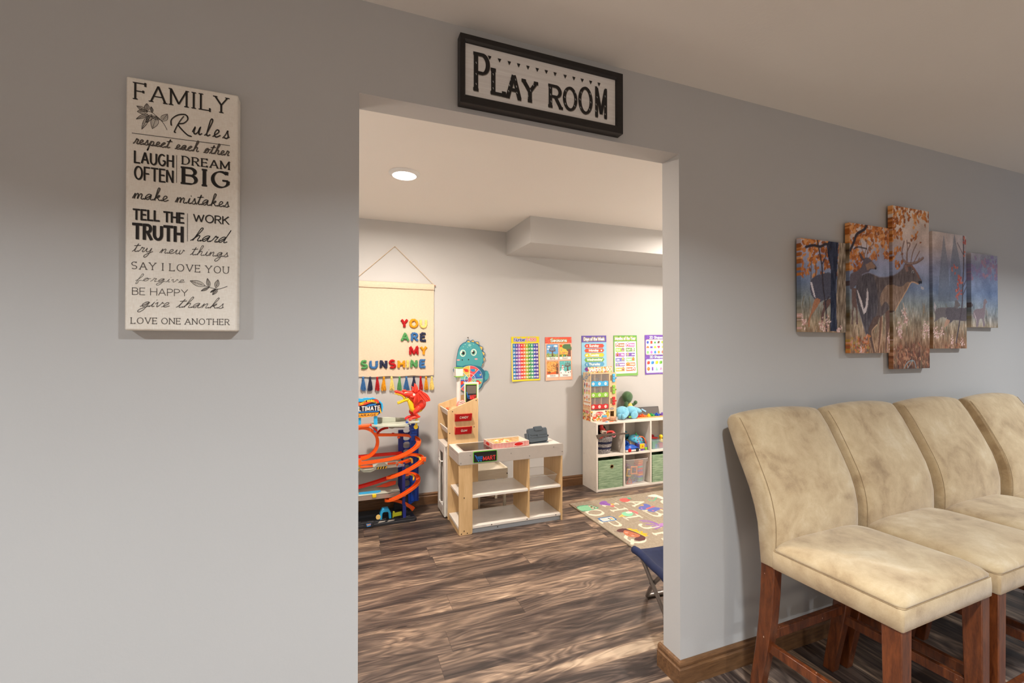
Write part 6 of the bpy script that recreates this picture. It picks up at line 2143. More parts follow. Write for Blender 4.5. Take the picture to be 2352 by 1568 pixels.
for x in (2.562, 2.650):
    for y in (2.122, 2.198):
        w = T.part('wheel', MB().lathe([(.012, -.0), (.0175, 0), (.0185, .004), (.0175, .012), (.012, .012)], (x, y, MID + .0188), 20, 0, 'y'), M_RED if x < 2.6 else M_DARK, smooth=50)
        T.part('tyre', MB().tube([(x + .0165 * cos(a), y + .006, MID + .0188 + .0165 * sin(a)) for a in np.linspace(0, 2 * pi, 25)[:-1]], .0020, 6, closed=True), M_DARK, w)
mb = MB()
mb.prism([(2.512, .352), (2.512, .424), (2.580, .428), (2.612, .420), (2.618, .392), (2.600, .352), (2.590, .352), (2.592, .388), (2.560, .392), (2.556, .352)], 'y', 2.225, 2.262)
for k in range(3):
    mb.tube(spline([(2.595 + .006 * k, 2.224, .418), (2.606 + .006 * k, 2.219, .395), (2.598 + .007 * k, 2.221, .360)], 4), .004, 6)
mb.box(2.515, 2.550, 2.225, 2.262, MID + .001, .352)
mb.box(2.592, 2.612, 2.225, 2.262, MID + .001, .352)
single('toy_robot', mb, M_BLUE, 'blue toy robot legs standing behind the blue car', 'toy', base=(2.56, 2.24, MID + .001), bevel=.003)
single('wooden_block', MB().box(2.512, 2.532, 2.275, 2.295, MID + .001, .506), M_MAPLE, 'tall narrow wooden block beside the left wall of the upper middle cube', 'toy block', base=(2.522, 2.285, MID + .001), bevel=.002)
T = Thing('spray_bottle', 'clear green bottle with an orange cap in the upper middle cube', 'bottle', (2.547, 2.325, MID))
T.part('bottle_body', MB().lathe([(.020, .0008), (.027, .006), (.030, .05), (.030, .17), (.026, .190), (.014, .215), (.011, .228)], (2.547, 2.325, MID), 24), mat('greenish_bottle', rgb(120, 140, 132), .15, vary=.02, alpha=.7), smooth=50)
T.part('cap', MB().lathe([(.0125, .228), (.0135, .230), (.0135, .250), (.010, .252)], (2.547, 2.325, MID), 20), M_ORANGE, smooth=40)
T.part('nozzle', MB().lathe([(.009, .2522), (.011, .254), (.010, .280), (.005, .283)], (2.547, 2.325, MID), 16), mat('greenish_nozzle', rgb(150, 164, 158), .2), smooth=40)
# soft activity house
T = Thing('activity_toy', 'colourful soft toy house with a spotted blue roof in the upper middle cube', 'soft toy', (2.735, 2.245, MID))
M_SKYFAB = mat('blue_felt', rgb(92, 184, 216), .9, vary=.08, scale=60, bump=.3)
mb = MB()
mb.prism([(2.628, MID + .001), (2.628, .430), (2.690, .404), (2.690, MID + .001)], 'y', 2.215, 2.272)
T.part('side_wall', mb, mat('cream_felt', rgb(232, 206, 160), .9), bevel=.004)
mb = MB()
mb.prism([(2.690, MID + .001), (2.690, .400), (2.758, .398), (2.778, .372), (2.778, MID + .001)], 'y', 2.150, 2.272)
T.part('front_wall', mb, mat('lilac_felt', rgb(132, 110, 178), .9, vary=.1), bevel=.005)
mb = MB()
mb.ball((2.705, 2.224, .412), (.088, .050, .062), seg=28, rings=14, rot=(0, .42, 0), warp=lambda q: (q.x, q.y, q.z if q.z > -.02 else -.02))
rf = T.part('roof', mb, M_SKYFAB, smooth=180)
for (u, v, c) in ((2.672, .462, 'p'), (2.700, .452, 'p'), (2.715, .458, 'g'), (2.735, .446, 'p'), (2.752, .420, 'r'), (2.66, .440, 'g'), (2.69, .430, 'r'), (2.722, .430, 'r'), (2.745, .400, 'g'), (2.70, .412, 'p')):
    # find the point on the roof facing the room
    k = ((u - 2.705) * cos(.42) - (v - .412) * sin(.42)) / .088, ((u - 2.705) * sin(.42) + (v - .412) * cos(.42)) / .062
    dd = max(.05, 1 - k[0] ** 2 - k[1] ** 2) ** .5
    T.part('spot', MB().ball((u, 2.224 - .050 * dd - .0005, v), (.0068, .003, .0062), seg=10, rings=6), {'p': M_PINK, 'g': M_GREEN, 'r': M_RED}[c], rf, smooth=180)
pc = T.part('patch', MB().prism(rrect(2.694, 2.748, .352, .400, .006), 'y', 2.143, 2.152), M_YELLOW, bevel=.003)
T.part('patch_figure', MB().tube([(2.718, 2.1425, .365), (2.722, 2.1425, .385), (2.728, 2.1425, .375)], .0035, 6), M_ORANGE, pc)
T.part('patch', MB().prism(rrect(2.752, 2.779, .337, .364, .005), 'y', 2.143, 2.152), M_LIME, bevel=.003)
T.part('wheel_ring', MB().tube([(2.722 + .016 * cos(a), 2.146, .3525 + .015 * sin(a)) for a in np.linspace(0, 2 * pi, 21)[:-1]], .0035, 6, closed=True), M_PURPLE)
T.part('arch_trim', MB().tube(spline([(2.705, 2.172, .466), (2.735, 2.160, .462), (2.762, 2.158, .435), (2.780, 2.163, .395)], 6), .0050, 8), M_ORANGE, smooth=60)
T.part('leaf_tab', MB().prism([(2.690, .468), (2.684, .492), (2.694, .500), (2.700, .480), (2.706, .472)], 'y', 2.20, 2.204), M_GREEN)
mb = MB()
mb.ball((2.638, 2.322, .452), (.056, .034, .044), seg=18, rings=10, warp=lambda q: (q.x, q.y, q.z + .004 * sin(q.x * 120)))
mb.ball((2.64, 2.318, .38), (.05, .03, .045), seg=14, rings=8)
single('soft_toy', mb, mat('dark_teal_felt', rgb(46, 122, 140), .9, vary=.25, scale=50), 'dark teal soft toy behind the spotted activity house', 'soft toy', base=(2.62, 2.31, MID + .001), smooth=180)

# upper right cube: clear box of bricks
T = Thing('clear_toy_box', 'small clear box of coloured toy pieces in the upper right cube', 'storage box', (2.93, 2.24, MID))
mb = MB()
mb.loft([rb(2.842, 3.040, 2.150, 2.310, MID + .0008, .012), rb(2.836, 3.048, 2.142, 2.318, .416, .014), rb(2.834, 3.050, 2.140, 2.320, .418, .014), rb(2.834, 3.050, 2.140, 2.320, .426, .014), rb(2.838, 3.046, 2.144, 2.316, .426, .013), rb(2.845, 3.037, 2.153, 2.307, MID + .004, .011)])
T.part('box_body', mb, mat('bluish_clear_box', rgb(190, 214, 226), .1, vary=0, alpha=.28), smooth=40)
r = random.Random(21)
BR_ = [('green', M_GREEN), ('red', M_RED), ('yellow', M_YELLOW), ('orange', M_ORANGE)]
for i, (cn, m_, p, sz, rt) in enumerate((('green', M_GREEN, (2.870, 2.17, .372), (.018, .012, .034), .1), ('blue', M_BLUE, (2.900, 2.19, .356), (.022, .012, .018), .2), ('red', M_RED, (2.955, 2.17, .362), (.022, .012, .024), -.1), ('yellow', M_YELLOW, (2.975, 2.175, .408), (.022, .012, .016), .3), ('green', M_GREEN, (2.925, 2.20, .390), (.018, .012, .016), -.2))):
    w_ = ('tall green block at the left inside', 'blue block low inside', 'red block at the bottom of', 'yellow block at the right inside', 'small green block in the middle of')[i]
    single('toy_block', MB().obox(p, sz[0], sz[1], sz[2], (0, rt, 0)), m_, w_ + ' the clear toy box', 'toy block', 'blocks in the clear toy box', base=p, bevel=.002)
single('toy_plate', MB().lathe([(.004, .004), (.034, .002), (.042, .010), (.038, .006), (.004, .008)], (2.900, 2.20, .4265), 28), M_RED, 'red toy dish on top of the clear toy box', 'toy', base=(2.90, 2.20, .4265), smooth=50)
mb = MB()
mb.prism([(2.850, .427), (2.905, .427), (2.898, .455), (2.880, .462), (2.852, .458)], 'y', 2.255, 2.285)
single('toy_block', mb, M_GREEN, 'green toy block behind the red dish on the clear toy box', 'toy block', base=(2.875, 2.27, .427), bevel=.003)
single('toy_ball', MB().ball((2.975, 2.185, .445), .019, seg=20, rings=12), M_YELLOW, 'yellow toy ball on the right of the clear toy box', 'toy ball', base=(2.975, 2.185, .426), smooth=180)
mb = MB()
mb.prism([(2.905, .427), (2.960, .427), (2.958, .444), (2.93, .452), (2.908, .448)], 'y', 2.265, 2.295)
single('toy_block', mb, plastic('dark_red_plastic', 150, 26, 30), 'dark red toy block at the back of the clear toy box lid', 'toy block', base=(2.93, 2.28, .427), bevel=.003)

# ---------------------------------------------------------------- toy snack machine on the shelf
VF, VB = 2.222, 2.362
vx0, vx1, vz0, vz1 = 2.194, 2.478, ST + .0005, 1.088
T = Thing('toy_snack_machine', 'wooden toy vending machine with blue, green and red rows on the cube shelf', 'toy vending machine', (2.335, 2.29, ST))
wx0, wx1, wz0, wz1 = 2.201, 2.399, .752, 1.078
mb = MB()
mb.box(vx0, vx0 + .006, VF, VB, vz0, vz1 - .006)
mb.box(vx1 - .006, vx1, VF, VB, vz0, vz1 - .006)
mb.box(vx0, vx1, VF, VB, vz1 - .006, vz1)
mb.box(vx0 + .006, vx1 - .006, VB - .005, VB, vz0, vz1 - .006)
mb.box(vx0 + .006, vx1 - .006, VF + .006, VB - .005, vz0, vz0 + .005)
mb.box(vx0 + .006, vx1 - .006, VF, VF + .005, wz1, vz1 - .006)
mb.box(wx1, 2.4105, VF, VF + .005, vz0, wz1)
mb.box(2.4535, vx1 - .006, VF, VF + .005, vz0, wz1)
mb.box(2.4105, 2.4535, VF, VF + .005, .720, wz1)
mb.box(2.4105, 2.4535, VF, VF + .005, vz0, .668)
mb.box(vx0 + .006, wx1, VF, VF + .005, vz0, .690)
mb.box(wx1, wx1 + .004, VF + .005, VB - .005, vz0 + .005, vz1 - .006)
body = T.part('cabinet', mb, M_MAPLEX)
for x in (2.245, 2.316):
    T.part('partition', MB().box(x - .0025, x + .0025, VF + .004, VB - .006, .700, wz1), M_MAPLEX)
for nm, c, z0, z1, n0 in (('blue_row', M_SKY, .962, 1.003, 'A'), ('green_row', M_LIME, .857, .895, 'B'), ('red_row', M_RED, .747, .784, 'C')):
    pts = [(wx0, z0), (2.385, z0), (2.388, z0 + .006)] + [(2.388 - (2.388 - wx0) * k / 24, z1 + .006 * abs(sin(pi * 3 * k / 24)) + .003) for k in range(25)]
    h = T.part(nm, MB().prism(pts, 'y', VF - .003, VF + .001), c, bevel=.0008)
    T.part('tray', MB().box(wx0, 2.393, VF + .006, VB - .008, z0 - .004, z0), M_MAPLEX, h)
    LB = lambda d: (lambda u, v: (u, VF - .003 - d, v))
    for k, x in enumerate((2.222, 2.290, 2.357)):
        mb = MB()
        mb.poly([(x + .0145 * cos(a * pi / 9), (z0 + z1) / 2 + .003 + .0145 * sin(a * pi / 9)) for a in range(18)], LB(.0005), 0)
        write(mb, n0 + str(k + 1), x - .0085, x + .0085, (z0 + z1) / 2 - .003, .012, LB(.0009), 1, 'sans', .2)
        T.part('label', mb, [M_CREAM, c], h)
T.part('window_pane', MB().box(wx0, wx1, VF + .002, VF + .0035, .700, wz1), mat('smoky_pane', (0.5, 0.47, 0.45, 1), .06, vary=0, alpha=.22), None)
r = random.Random(9)
for zi, (z, c3) in enumerate(((.962, ((88, 100, 112), (84, 96, 108))), (.857, ((112, 116, 84), (104, 108, 76))), (.747, ((150, 66, 68), (146, 62, 66))))):
    for k, x in enumerate((2.224, 2.281)):
        w_ = .017 if k == 0 else .026
        cn = ('grey blue', 'olive', 'dull red')[zi]
        single('toy_snack_packet', MB().prism([(x - w_, z + .0005), (x + w_, z + .0005), (x + w_ * .92, z + .040), (x + w_, z + .076), (x - w_, z + .076), (x - w_ * .92, z + .04)], 'y', 2.255, 2.27), mat('packet_%d_%d' % (zi, k), rgb(*c3[k]), .45, vary=.4, scale=70), '%s snack packet in the %s slot of the %s row of the snack machine' % (cn, ('left', 'middle')[k], ('top', 'middle', 'bottom')[zi]), 'toy snack packet', 'packets inside the snack machine', base=(x, 2.262, z + .0005), bevel=.002)
# printed left side
A = Art(VF, VB, vz0, vz1, .0028, (226, 196, 156))
r = random.Random(17)
BL, RD_, GRN, OR_, YL, WH = (46, 120, 176), (206, 62, 50), (118, 168, 80), (226, 132, 50), (238, 200, 70), (240, 232, 222)
for k in range(42):
    A.ell(r.uniform(VF + .005, VB), r.uniform(.985, 1.075), r.uniform(.003, .007), r.uniform(.004, .009), r.choice([BL, BL, (90, 150, 190), (140, 180, 200)]), 1, r.uniform(0, 3))
for row, (z, cs) in enumerate(((.945, ((110, 70, 90), (150, 76, 60), (190, 130, 170))), (.880, ((220, 120, 140), (200, 200, 120), (220, 180, 90))), (.820, ((180, 80, 80), (220, 170, 120), (190, 120, 90))))):
    A.rect(VF + .018, VB - .006, z - .004, z + .058, WH)
    for k, c in enumerate(cs):
        cx = VF + .036 + k * .039
        A.ell(cx, z + .024, .012, .022, c); A.ell(cx, z + .040, .010, .010, r.choice([(240, 220, 200), (230, 110, 90), (150, 90, 120)])); A.ell(cx + .002, z + .012, .008, .008, r.choice([OR_, YL, (90, 170, 180)]))
    c = (BL, GRN, RD_)[row]
    for k in range(5):
        A.rect(VF + .018 + k * .026, VF + .031 + k * .026, z - .014, z - .004, c)
A.rect(VF, VF + .012, .87, .93, GRN)
A.rect(VF + .018, VB - .006, .780, .797, WH)
for k in range(46):
    A.ell(r.uniform(VF + .004, VB - .004), r.uniform(.745, .782), .004, .0028, r.choice([RD_, (222, 110, 80), RD_]), 1, r.uniform(0, 3))
for k in range(60):
    A.ell(r.uniform(VF + .004, VB - .004), vz0 + r.uniform(.004, .085) * (1 if r.random() < .7 else 1.1), r.uniform(.005, .011), r.uniform(.006, .012), r.choice([OR_, YL, RD_, (150, 80, 50), (236, 170, 60), GRN, (240, 220, 190), (90, 50, 40)]), 1, r.uniform(0, 3))
A.ell(VF + .076, .716, .042, .015, (240, 230, 220)); A.ell(VF + .076, .716, .040, .013, (206, 30, 36))
A.text('Melissa', VF + .045, VF + .076, .711, .011, (244, 236, 230), .2); A.text('Doug', VF + .085, VF + .108, .711, .011, (244, 236, 230), .2)
# the side is seen from the left, so the print runs from back to front
sp_ = A.mesh('side_print', art_mat('printed_wood', .45), lambda u, v, d: (vx0 - .0012 + d, VF + VB - u, v), .0010, T.o, T.org)
A = Art(vx0 + .004, wx1 + .002, vz0 + .002, .735, .0026, (240, 226, 206))
r = random.Random(23)
for k in range(95):
    x, z = r.uniform(vx0 + .004, wx1), vz0 + r.random() ** 1.3 * .1
    if .215 < (x - 2.0) < .35 and z > .688:
        continue
    if abs(x - 2.29) < .06 and .69 < z:
        continue
    A.ell(x, z, r.uniform(.005, .012), r.uniform(.006, .013), r.choice([OR_, YL, RD_, (150, 84, 50), (240, 180, 60), (240, 216, 190), GRN, (96, 56, 40), (240, 150, 80)]), 1, r.uniform(0, 3))
A.ell(2.238, .676, .022, .022, (222, 84, 50)); A.ell(2.230, .684, .007, .009, (248, 240, 230)); A.ell(2.245, .684, .007, .009, (248, 240, 230)); A.ell(2.230, .684, .003, .004, (50, 36, 30)); A.ell(2.245, .684, .003, .004, (50, 36, 30))
A.ell(2.378, .690, .020, .022, (240, 190, 60)); A.ell(2.372, .700, .004, .006, (90, 56, 40)); A.ell(2.386, .684, .003, .005, (90, 56, 40)); A.ell(2.378, .682, .006, .004, (226, 90, 60))
A.ell(2.292, .706, .044, .017, (240, 230, 220)); A.ell(2.292, .706, .042, .0150, (206, 30, 36))
A.text('Melissa', 2.258, 2.292, .7005, .0115, (246, 238, 232), .2); A.text('Doug', 2.301, 2.326, .7005, .0115, (246, 238, 232), .2)
A.mesh('front_print', art_mat('printed_wood', .45), lambda u, v, d: (u, VF - .0012 + d, v), .0011, T.o, T.org)
for x, z in ((2.3, .741),):
    T.part('dispenser_slot', MB().box(2.243, 2.345, VF - .0016, VF - .0002, .7335, .7420), mat('dark_wood_slot', rgb(96, 66, 42), .6))
# header board
A = Art(2.174, 2.440, 1.0885, 1.142, .0024, (240, 220, 190))
for k in range(120):
    A.ell(r.uniform(2.174, 2.44), r.uniform(1.088, 1.142), r.uniform(.006, .013), r.uniform(.005, .010), r.choice([OR_, YL, RD_, (236, 150, 60), (244, 200, 90), (110, 64, 46), (248, 232, 200), (150, 180, 90)]), 1, r.uniform(0, 3))
for t, a, b in (('SNACKS', 2.184, 2.318), ('to', 2.334, 2.364), ('GO', 2.376, 2.428)):
    A.text(t, a, b, 1.1015, .027, (120, 66, 50), .40, a=.5)
    A.text(t, a, b, 1.1030, .027, (250, 246, 238), .27)
A.mesh('header_board', art_mat('printed_wood', .45), lambda u, v, d: (u, VF + .012 + d, v + .012 * (u - 2.174) / .266 * .5), .006, T.o, T.org)
# push buttons on the right strip
for z0, z1, c, nm in ((.997, 1.078, M_SKY, 'blue'), (.884, .970, M_LIME, 'green'), (.777, .858, M_RED, 'red')):
    for k in range(3):
        zc = z1 - (k + .5) * (z1 - z0) / 3
        T.part('button', MB().prism(rrect(2.4325, 2.4625, zc - .0125, zc + .0125, .007), 'y', VF - .010, VF - .0002), c, bevel=.003)
    T.part('knob', MB().ball((2.4725, VF - .006, (z0 + z1) / 2), .0062, seg=12, rings=8), c, smooth=180)
    T.part('coin_slot', MB().box(2.4145, 2.4245, VF - .0012, VF - .0001, (z0 + z1) / 2 - .026, (z0 + z1) / 2 + .026), mat('dark_wood_slot', rgb(96, 66, 42), .6))
T.part('mirror', MB().prism([(2.429 + .0235 * cos(a * pi / 12), .744 + .0125 * sin(a * pi / 12)) for a in range(24)], 'y', VF - .0015, VF - .0001), mat('silver_sticker', rgb(176, 168, 160), .25, metal=.6))
T.part('screw', MB().lathe([(.002, 0), (.002, -.0006), (.0005, -.0008)], (2.215, VF, 1.083), 8, 0, 'y'), M_SCREWG)

# snacks lying in front of the machine
T = Thing('toy_can', 'tan toy can with a silver end lying in front of the snack machine', 'toy can', (2.43, 2.185, ST))
cz = ST + .0215
ca, cb2 = (2.402, 2.202, cz), (2.436, 2.152, cz)
d_ = (Vector(cb2) - Vector(ca)).normalized()
T.part('can_body', MB().cyl(ca, cb2, .0205), mat('printed_can', rgb(206, 160, 126), .4, vary=.35, scale=70), smooth=50)
T.part('can_end', MB().tube([cb2, tuple(Vector(cb2) + d_ * .004), tuple(Vector(cb2) + d_ * .0045)], [.0207, .0207, .0150], 24), mat('silver_end', rgb(206, 202, 198), .3, metal=.7), smooth=50)
T.part('can_end', MB().tube([ca, tuple(Vector(ca) - d_ * .004)], [.0207, .0207], 24), mat('silver_end', rgb(206, 202, 198), .3, metal=.7), smooth=50)
mb = MB()
mb.loft([[(2.312 + a * .024 * k, 2.168 + b, z) for a, b in ((-1, -.004), (1, -.004), (1, .004), (-1, .004))] for z, k, in ((ST + .001, 1.0), (ST + .010, .9), (ST + .040, .95), (ST + .060, 1.0))])
mb.loft([[(2.312 + a * .0243 * k, 2.168 + b * 1.1, z) for a, b in ((-1, -.0042), (1, -.0042), (1, .0042), (-1, .0042))] for z, k, in ((ST + .040, .97), (ST + .055, 1.01), (ST + .0605, 1.02))], 1)
single('toy_snack_bag', mb, [mat('red_speckled_bag', rgb(196, 120, 96), .45, vary=.5, scale=90), plastic('sky_blue_band', 92, 176, 220, .4)], 'blue topped toy snack bag standing in front of the snack machine', 'toy snack bag', base=(2.312, 2.168, ST + .001), bevel=.002)
single('toy_snack', MB().prism(rrect(2.350, 2.392, 2.135, 2.150, .005), 'z', ST + .0005, ST + .006), M_ORANGE, 'flat orange toy snack bar at the shelf edge by the can', 'toy snack', base=(2.37, 2.142, ST + .0005), bevel=.0015)
single('toy_snack', MB().prism(rrect(2.300, 2.326, 2.130, 2.142, .004), 'z', ST + .0005, ST + .006), M_SKY, 'small flat blue toy snack bar below the blue topped bag', 'toy snack', base=(2.313, 2.136, ST + .0005), bevel=.0015)
mb = MB()
mb.prism([(2.505, 2.205), (2.56, 2.185), (2.61, 2.182), (2.615, 2.192), (2.57, 2.200), (2.545, 2.222), (2.512, 2.218)], 'z', ST + .0005, ST + .0065)
single('toy_cutlery', mb, mat('silver_plastic', rgb(160, 158, 160), .3, metal=.3), 'flat grey toy cutlery lying in front of the blue plush', 'toy', base=(2.56, 2.2, ST + .0005), bevel=.001)

# ---------------------------------------------------------------- plush toys
def plush_mat(name, r_, g_, b_):
    m = mat(name, rgb(r_, g_, b_), .95, vary=.16, scale=45, bump=.7, bscale=260, spec=.1)
    m.node_tree.nodes['Principled BSDF'].inputs['Sheen Weight'].default_value = .5
    return m


M_PLG, M_PLB, M_PLY = plush_mat('green_plush', 74, 104, 70), plush_mat('sky_blue_plush', 124, 190, 216), plush_mat('yellow_plush', 228, 196, 104)
T = Thing('plush_turtle', 'dark green plush with a yellow belly sitting behind the blue plush', 'plush toy', (2.695, 2.340, ST))
mb = MB()
mb.ball((2.700, 2.342, .690), (.048, .038, .056), seg=24, rings=14)
T.part('body', mb, M_PLG, smooth=180)
T.part('belly', MB().ball((2.708, 2.326, .725), (.038, .030, .050), seg=20, rings=12), M_PLY, smooth=180)
T.part('head', MB().ball((2.685, 2.335, .832), (.057, .050, .058), seg=28, rings=16, warp=lambda q: (q.x * (1 - .12 * (q.z < 0) * abs(q.z) / .058), q.y, q.z * (1.12 if q.z < 0 else 1))), M_PLG, smooth=180)
T.part('arm', MB().ball((2.654, 2.315, .755), (.022, .020, .040), seg=16, rings=10, rot=(0, .25, 0)), M_PLG, smooth=180)
ar_ = T.part('arm', MB().tube(spline([(2.722, 2.322, .752), (2.742, 2.310, .758), (2.757, 2.302, .772)], 4), .015, 12), M_PLG, smooth=180)
T.part('paw', MB().ball((2.759, 2.300, .778), (.020, .018, .020), seg=16, rings=10), M_PLG, ar_, smooth=180)
T = Thing('plush_elephant', 'light blue plush animal lying on its front on top of the shelf', 'plush toy', (2.62, 2.235, ST))
T.part('body', MB().ball((2.560, 2.245, .696), (.078, .050, .061), seg=28, rings=16, warp=lambda q: (q.x, q.y, q.z if q.z > -.055 else -.055)), M_PLB, smooth=180)
T.part('head', MB().ball((2.665, 2.240, .705), (.062, .050, .050), seg=28, rings=16, rot=(0, .18, 0)), M_PLB, smooth=180)
mb = MB()
mb.tube(spline([(2.700, 2.235, .712), (2.738, 2.228, .705), (2.755, 2.222, .698), (2.760, 2.220, .690)], 5), [.034 - .0016 * k for k in range(16)], 16)
T.part('snout', mb, M_PLB, smooth=180)
T.part('ear', MB().ball((2.668, 2.196, .672), (.044, .010, .037), seg=20, rings=12, rot=(.12, 0, 0)), M_PLB, smooth=180)
T.part('leg', MB().tube(spline([(2.592, 2.205, .704), (2.570, 2.192, .686), (2.540, 2.186, .668), (2.518, 2.185, .664)], 5), [.020 + .0004 * k for k in range(16)], 14), M_PLB, smooth=180)
T.part('leg', MB().ball((2.512, 2.212, .664), (.026, .024, .027), seg=16, rings=10), M_PLB, smooth=180)
T.part('tag', MB().box(2.600, 2.628, 2.190, 2.1915, .650, .664), M_LIME)

# ---------------------------------------------------------------- gear toy
T = Thing('gear_board', 'wooden board toy of bright plastic gears at the right end of the shelf top', 'gear toy', (2.89, 2.25, ST))
T.part('board', MB().prism(rrect(2.700, 3.075, 2.195, 2.300, .02), 'z', ST + .0005, ST + .010), wood('orange_pine', rgb(214, 150, 88), rgb(232, 176, 112), .45, (2, 9, 9)), bevel=.002)


def gear(cx, cy, z, r_, n, m_, h=.016):
    mb = MB()
    pts = []
    for k in range(n):
        a = 2 * pi * k / n
        for da, rr in ((-.26, .74), (-.16, 1.0), (.16, 1.0), (.26, .74)):
            pts.append((cx + r_ * rr * cos(a + da * 2 * pi / n * 1.7), cy + r_ * rr * sin(a + da * 2 * pi / n * 1.7)))
    mb.prism(pts, 'z', z, z + h)
    mb.lathe([(.009, h), (.009, h + .010), (.006, h + .012)], (cx, cy, z), 14)
    return mb


for cx, cy, rr, n, m_, lab in ((2.725, 2.222, .024, 7, M_RED, 'red gear'), (2.790, 2.232, .035, 8, M_ORANGE, 'orange gear'), (2.852, 2.218, .020, 6, M_YELLOW, 'yellow gear'), (2.900, 2.236, .034, 8, M_GREEN, 'green gear'), (2.968, 2.240, .032, 8, M_BLUE, 'blue gear'), (3.035, 2.238, .030, 8, M_PURPLE, 'purple gear')):
    o = T.part('gear', gear(cx, cy, ST + .0105, rr, n, m_), m_, bevel=.0015)
    o['label'] = lab
T = Thing('chalk_tray', 'dark grey chalkboard tray leaning behind the gear toy', 'tray', (2.92, 2.345, ST))
mb = MB()
mb.prism([(2.338, ST + .001), (2.345, ST + .001), (2.362, .712), (2.355, .712)], 'x', 2.765, 3.085)
T.part('panel', mb, plastic('chalkboard_grey', 92, 88, 86, .5), bevel=.002)
mb = MB()
mb.prism([(2.355, .706), (2.364, .706), (2.366, .716), (2.357, .716)], 'x', 2.765, 3.085)
T.part('edge', mb, M_DARK, bevel=.001)
for (x0, z0, x1, z1), lab in (((2.765, .660, 2.790, .700), 'light blue toy strip leaning at the left end of the chalk tray'), ((2.865, .700, 2.915, .672), 'light blue toy strip slanted across the middle of the chalk tray')):
    mb = MB()
    yy = lambda z: 2.334 + (z - ST) * .22
    dx, dz_ = x1 - x0, z1 - z0
    L = math.hypot(dx, dz_)
    nx, nz = -dz_ / L * .008, dx / L * .008
    mb.add([(x0 + nx, yy(z0) - .005, z0 + nz), (x0 - nx, yy(z0) - .005, z0 - nz), (x1 - nx, yy(z1) - .005, z1 - nz), (x1 + nx, yy(z1) - .005, z1 + nz), (x0 + nx, yy(z0), z0 + nz), (x0 - nx, yy(z0), z0 - nz), (x1 - nx, yy(z1), z1 - nz), (x1 + nx, yy(z1), z1 + nz)], [(0, 1, 2, 3), (4, 7, 6, 5), (0, 4, 5, 1), (1, 5, 6, 2), (2, 6, 7, 3), (3, 7, 4, 0)])
    single('toy_strip', mb, plastic('pale_blue_toy', 150, 196, 226, .35), lab, 'toy piece', 'blue strips on the chalk tray', base=((x0 + x1) / 2, yy(min(z0, z1)), min(z0, z1)), bevel=.001)

# ---------------------------------------------------------------- alphabet rug
RUG={
 'corners':[(1.806,1.932),(1.816,1.035),(2.801,1.941)],
 'owl':[(1.813,1.825),(1.864,1.86),(1.918,1.859),(1.961,1.845),(1.971,1.819),(1.994,1.772),(1.973,1.753),(1.924,1.74),(1.851,1.737),(1.81,1.758)],
 'O':[(1.823,1.737),(1.98,1.677),(1.852,1.622),(1.929,1.749)],
 'mitten':[(2.057,1.853),(2.101,1.888),(2.14,1.879),(2.127,1.838),(2.134,1.801),(2.109,1.777),(2.069,1.803),(2.047,1.823)],
 'heart':[(2.11,1.766),(2.137,1.744)],
 'star':[(2.155,1.793)],
 'H':[(2.052,1.777),(2.197,1.777),(2.056,1.658),(2.192,1.664),(2.191,1.802)],
 'apple':[(2.267,1.866),(2.308,1.886),(2.356,1.862),(2.343,1.819),(2.299,1.795),(2.259,1.816)],
 'A':[(2.284,1.755),(2.291,1.691),(2.427,1.769)],
 'tablet':[(1.877,1.569),(1.901,1.578),(1.994,1.548),(2.002,1.511),(1.971,1.477),(1.863,1.5),(1.86,1.519)],
 'P':[(1.84,1.5),(1.844,1.44),(1.969,1.388),(1.897,1.385)],
 'cone':[(2.025,1.536),(2.088,1.575),(2.105,1.529)],
 'scoop':[(2.104,1.599),(2.155,1.61),(2.187,1.578),(2.165,1.536),(2.119,1.519),(2.088,1.546)],
 'hat':[(2.192,1.627),(2.232,1.57),(2.206,1.54)],
 'I':[(2.066,1.52),(2.059,1.471),(2.2,1.527),(2.193,1.467)],
 'bfly':[(2.294,1.641),(2.36,1.681),(2.414,1.705),(2.423,1.646),(2.353,1.597),(2.296,1.598)],
 'bfly2':[(2.331,1.574),(2.423,1.613),(2.476,1.561),(2.412,1.543),(2.353,1.524)],
 'bbody':[(2.356,1.607),(2.437,1.624)],
 'B':[(2.291,1.579),(2.35,1.436),(2.446,1.52)],
 'squid':[(2.22,1.327),(2.27,1.308),(2.237,1.268),(2.204,1.298)],
 'sq':[(2.145,1.419),(2.194,1.382),(2.209,1.313)],
 'J':[(2.087,1.369),(2.068,1.324),(2.099,1.286),(2.206,1.28)],
 'hair1':[(1.863,1.318),(1.901,1.345),(1.951,1.334),(1.94,1.297),(1.895,1.281)],
 'face':[(1.895,1.281),(1.935,1.307),(1.979,1.209),(1.942,1.18),(1.9,1.2),(1.883,1.238)],
 'hair2':[(1.899,1.162),(1.974,1.203),(1.995,1.171),(1.959,1.124),(1.91,1.128)],
 'crown':[(1.958,1.323),(1.977,1.333),(2.011,1.294),(2.041,1.266),(2.018,1.186),(1.995,1.176)],
 'Q':[(1.867,1.236),(1.819,1.112),(1.835,1.084),(1.972,1.112),(1.868,1.115)],
 'seam':[(2.213,1.935),(2.237,1.548),(2.253,1.288)],
 'seam2':[(2.657,1.943),(2.667,1.786)],
 'umb':[(2.553,1.854),(2.639,1.872),(2.661,1.825),(2.659,1.776),(2.625,1.741),(2.611,1.795)],
 'umbh':[(2.589,1.773),(2.516,1.729),(2.498,1.754)],
 'C':[(2.599,1.704),(2.552,1.698),(2.548,1.643)],
 'R':[(2.08,1.163),(2.09,1.104),(2.135,1.145)],
}



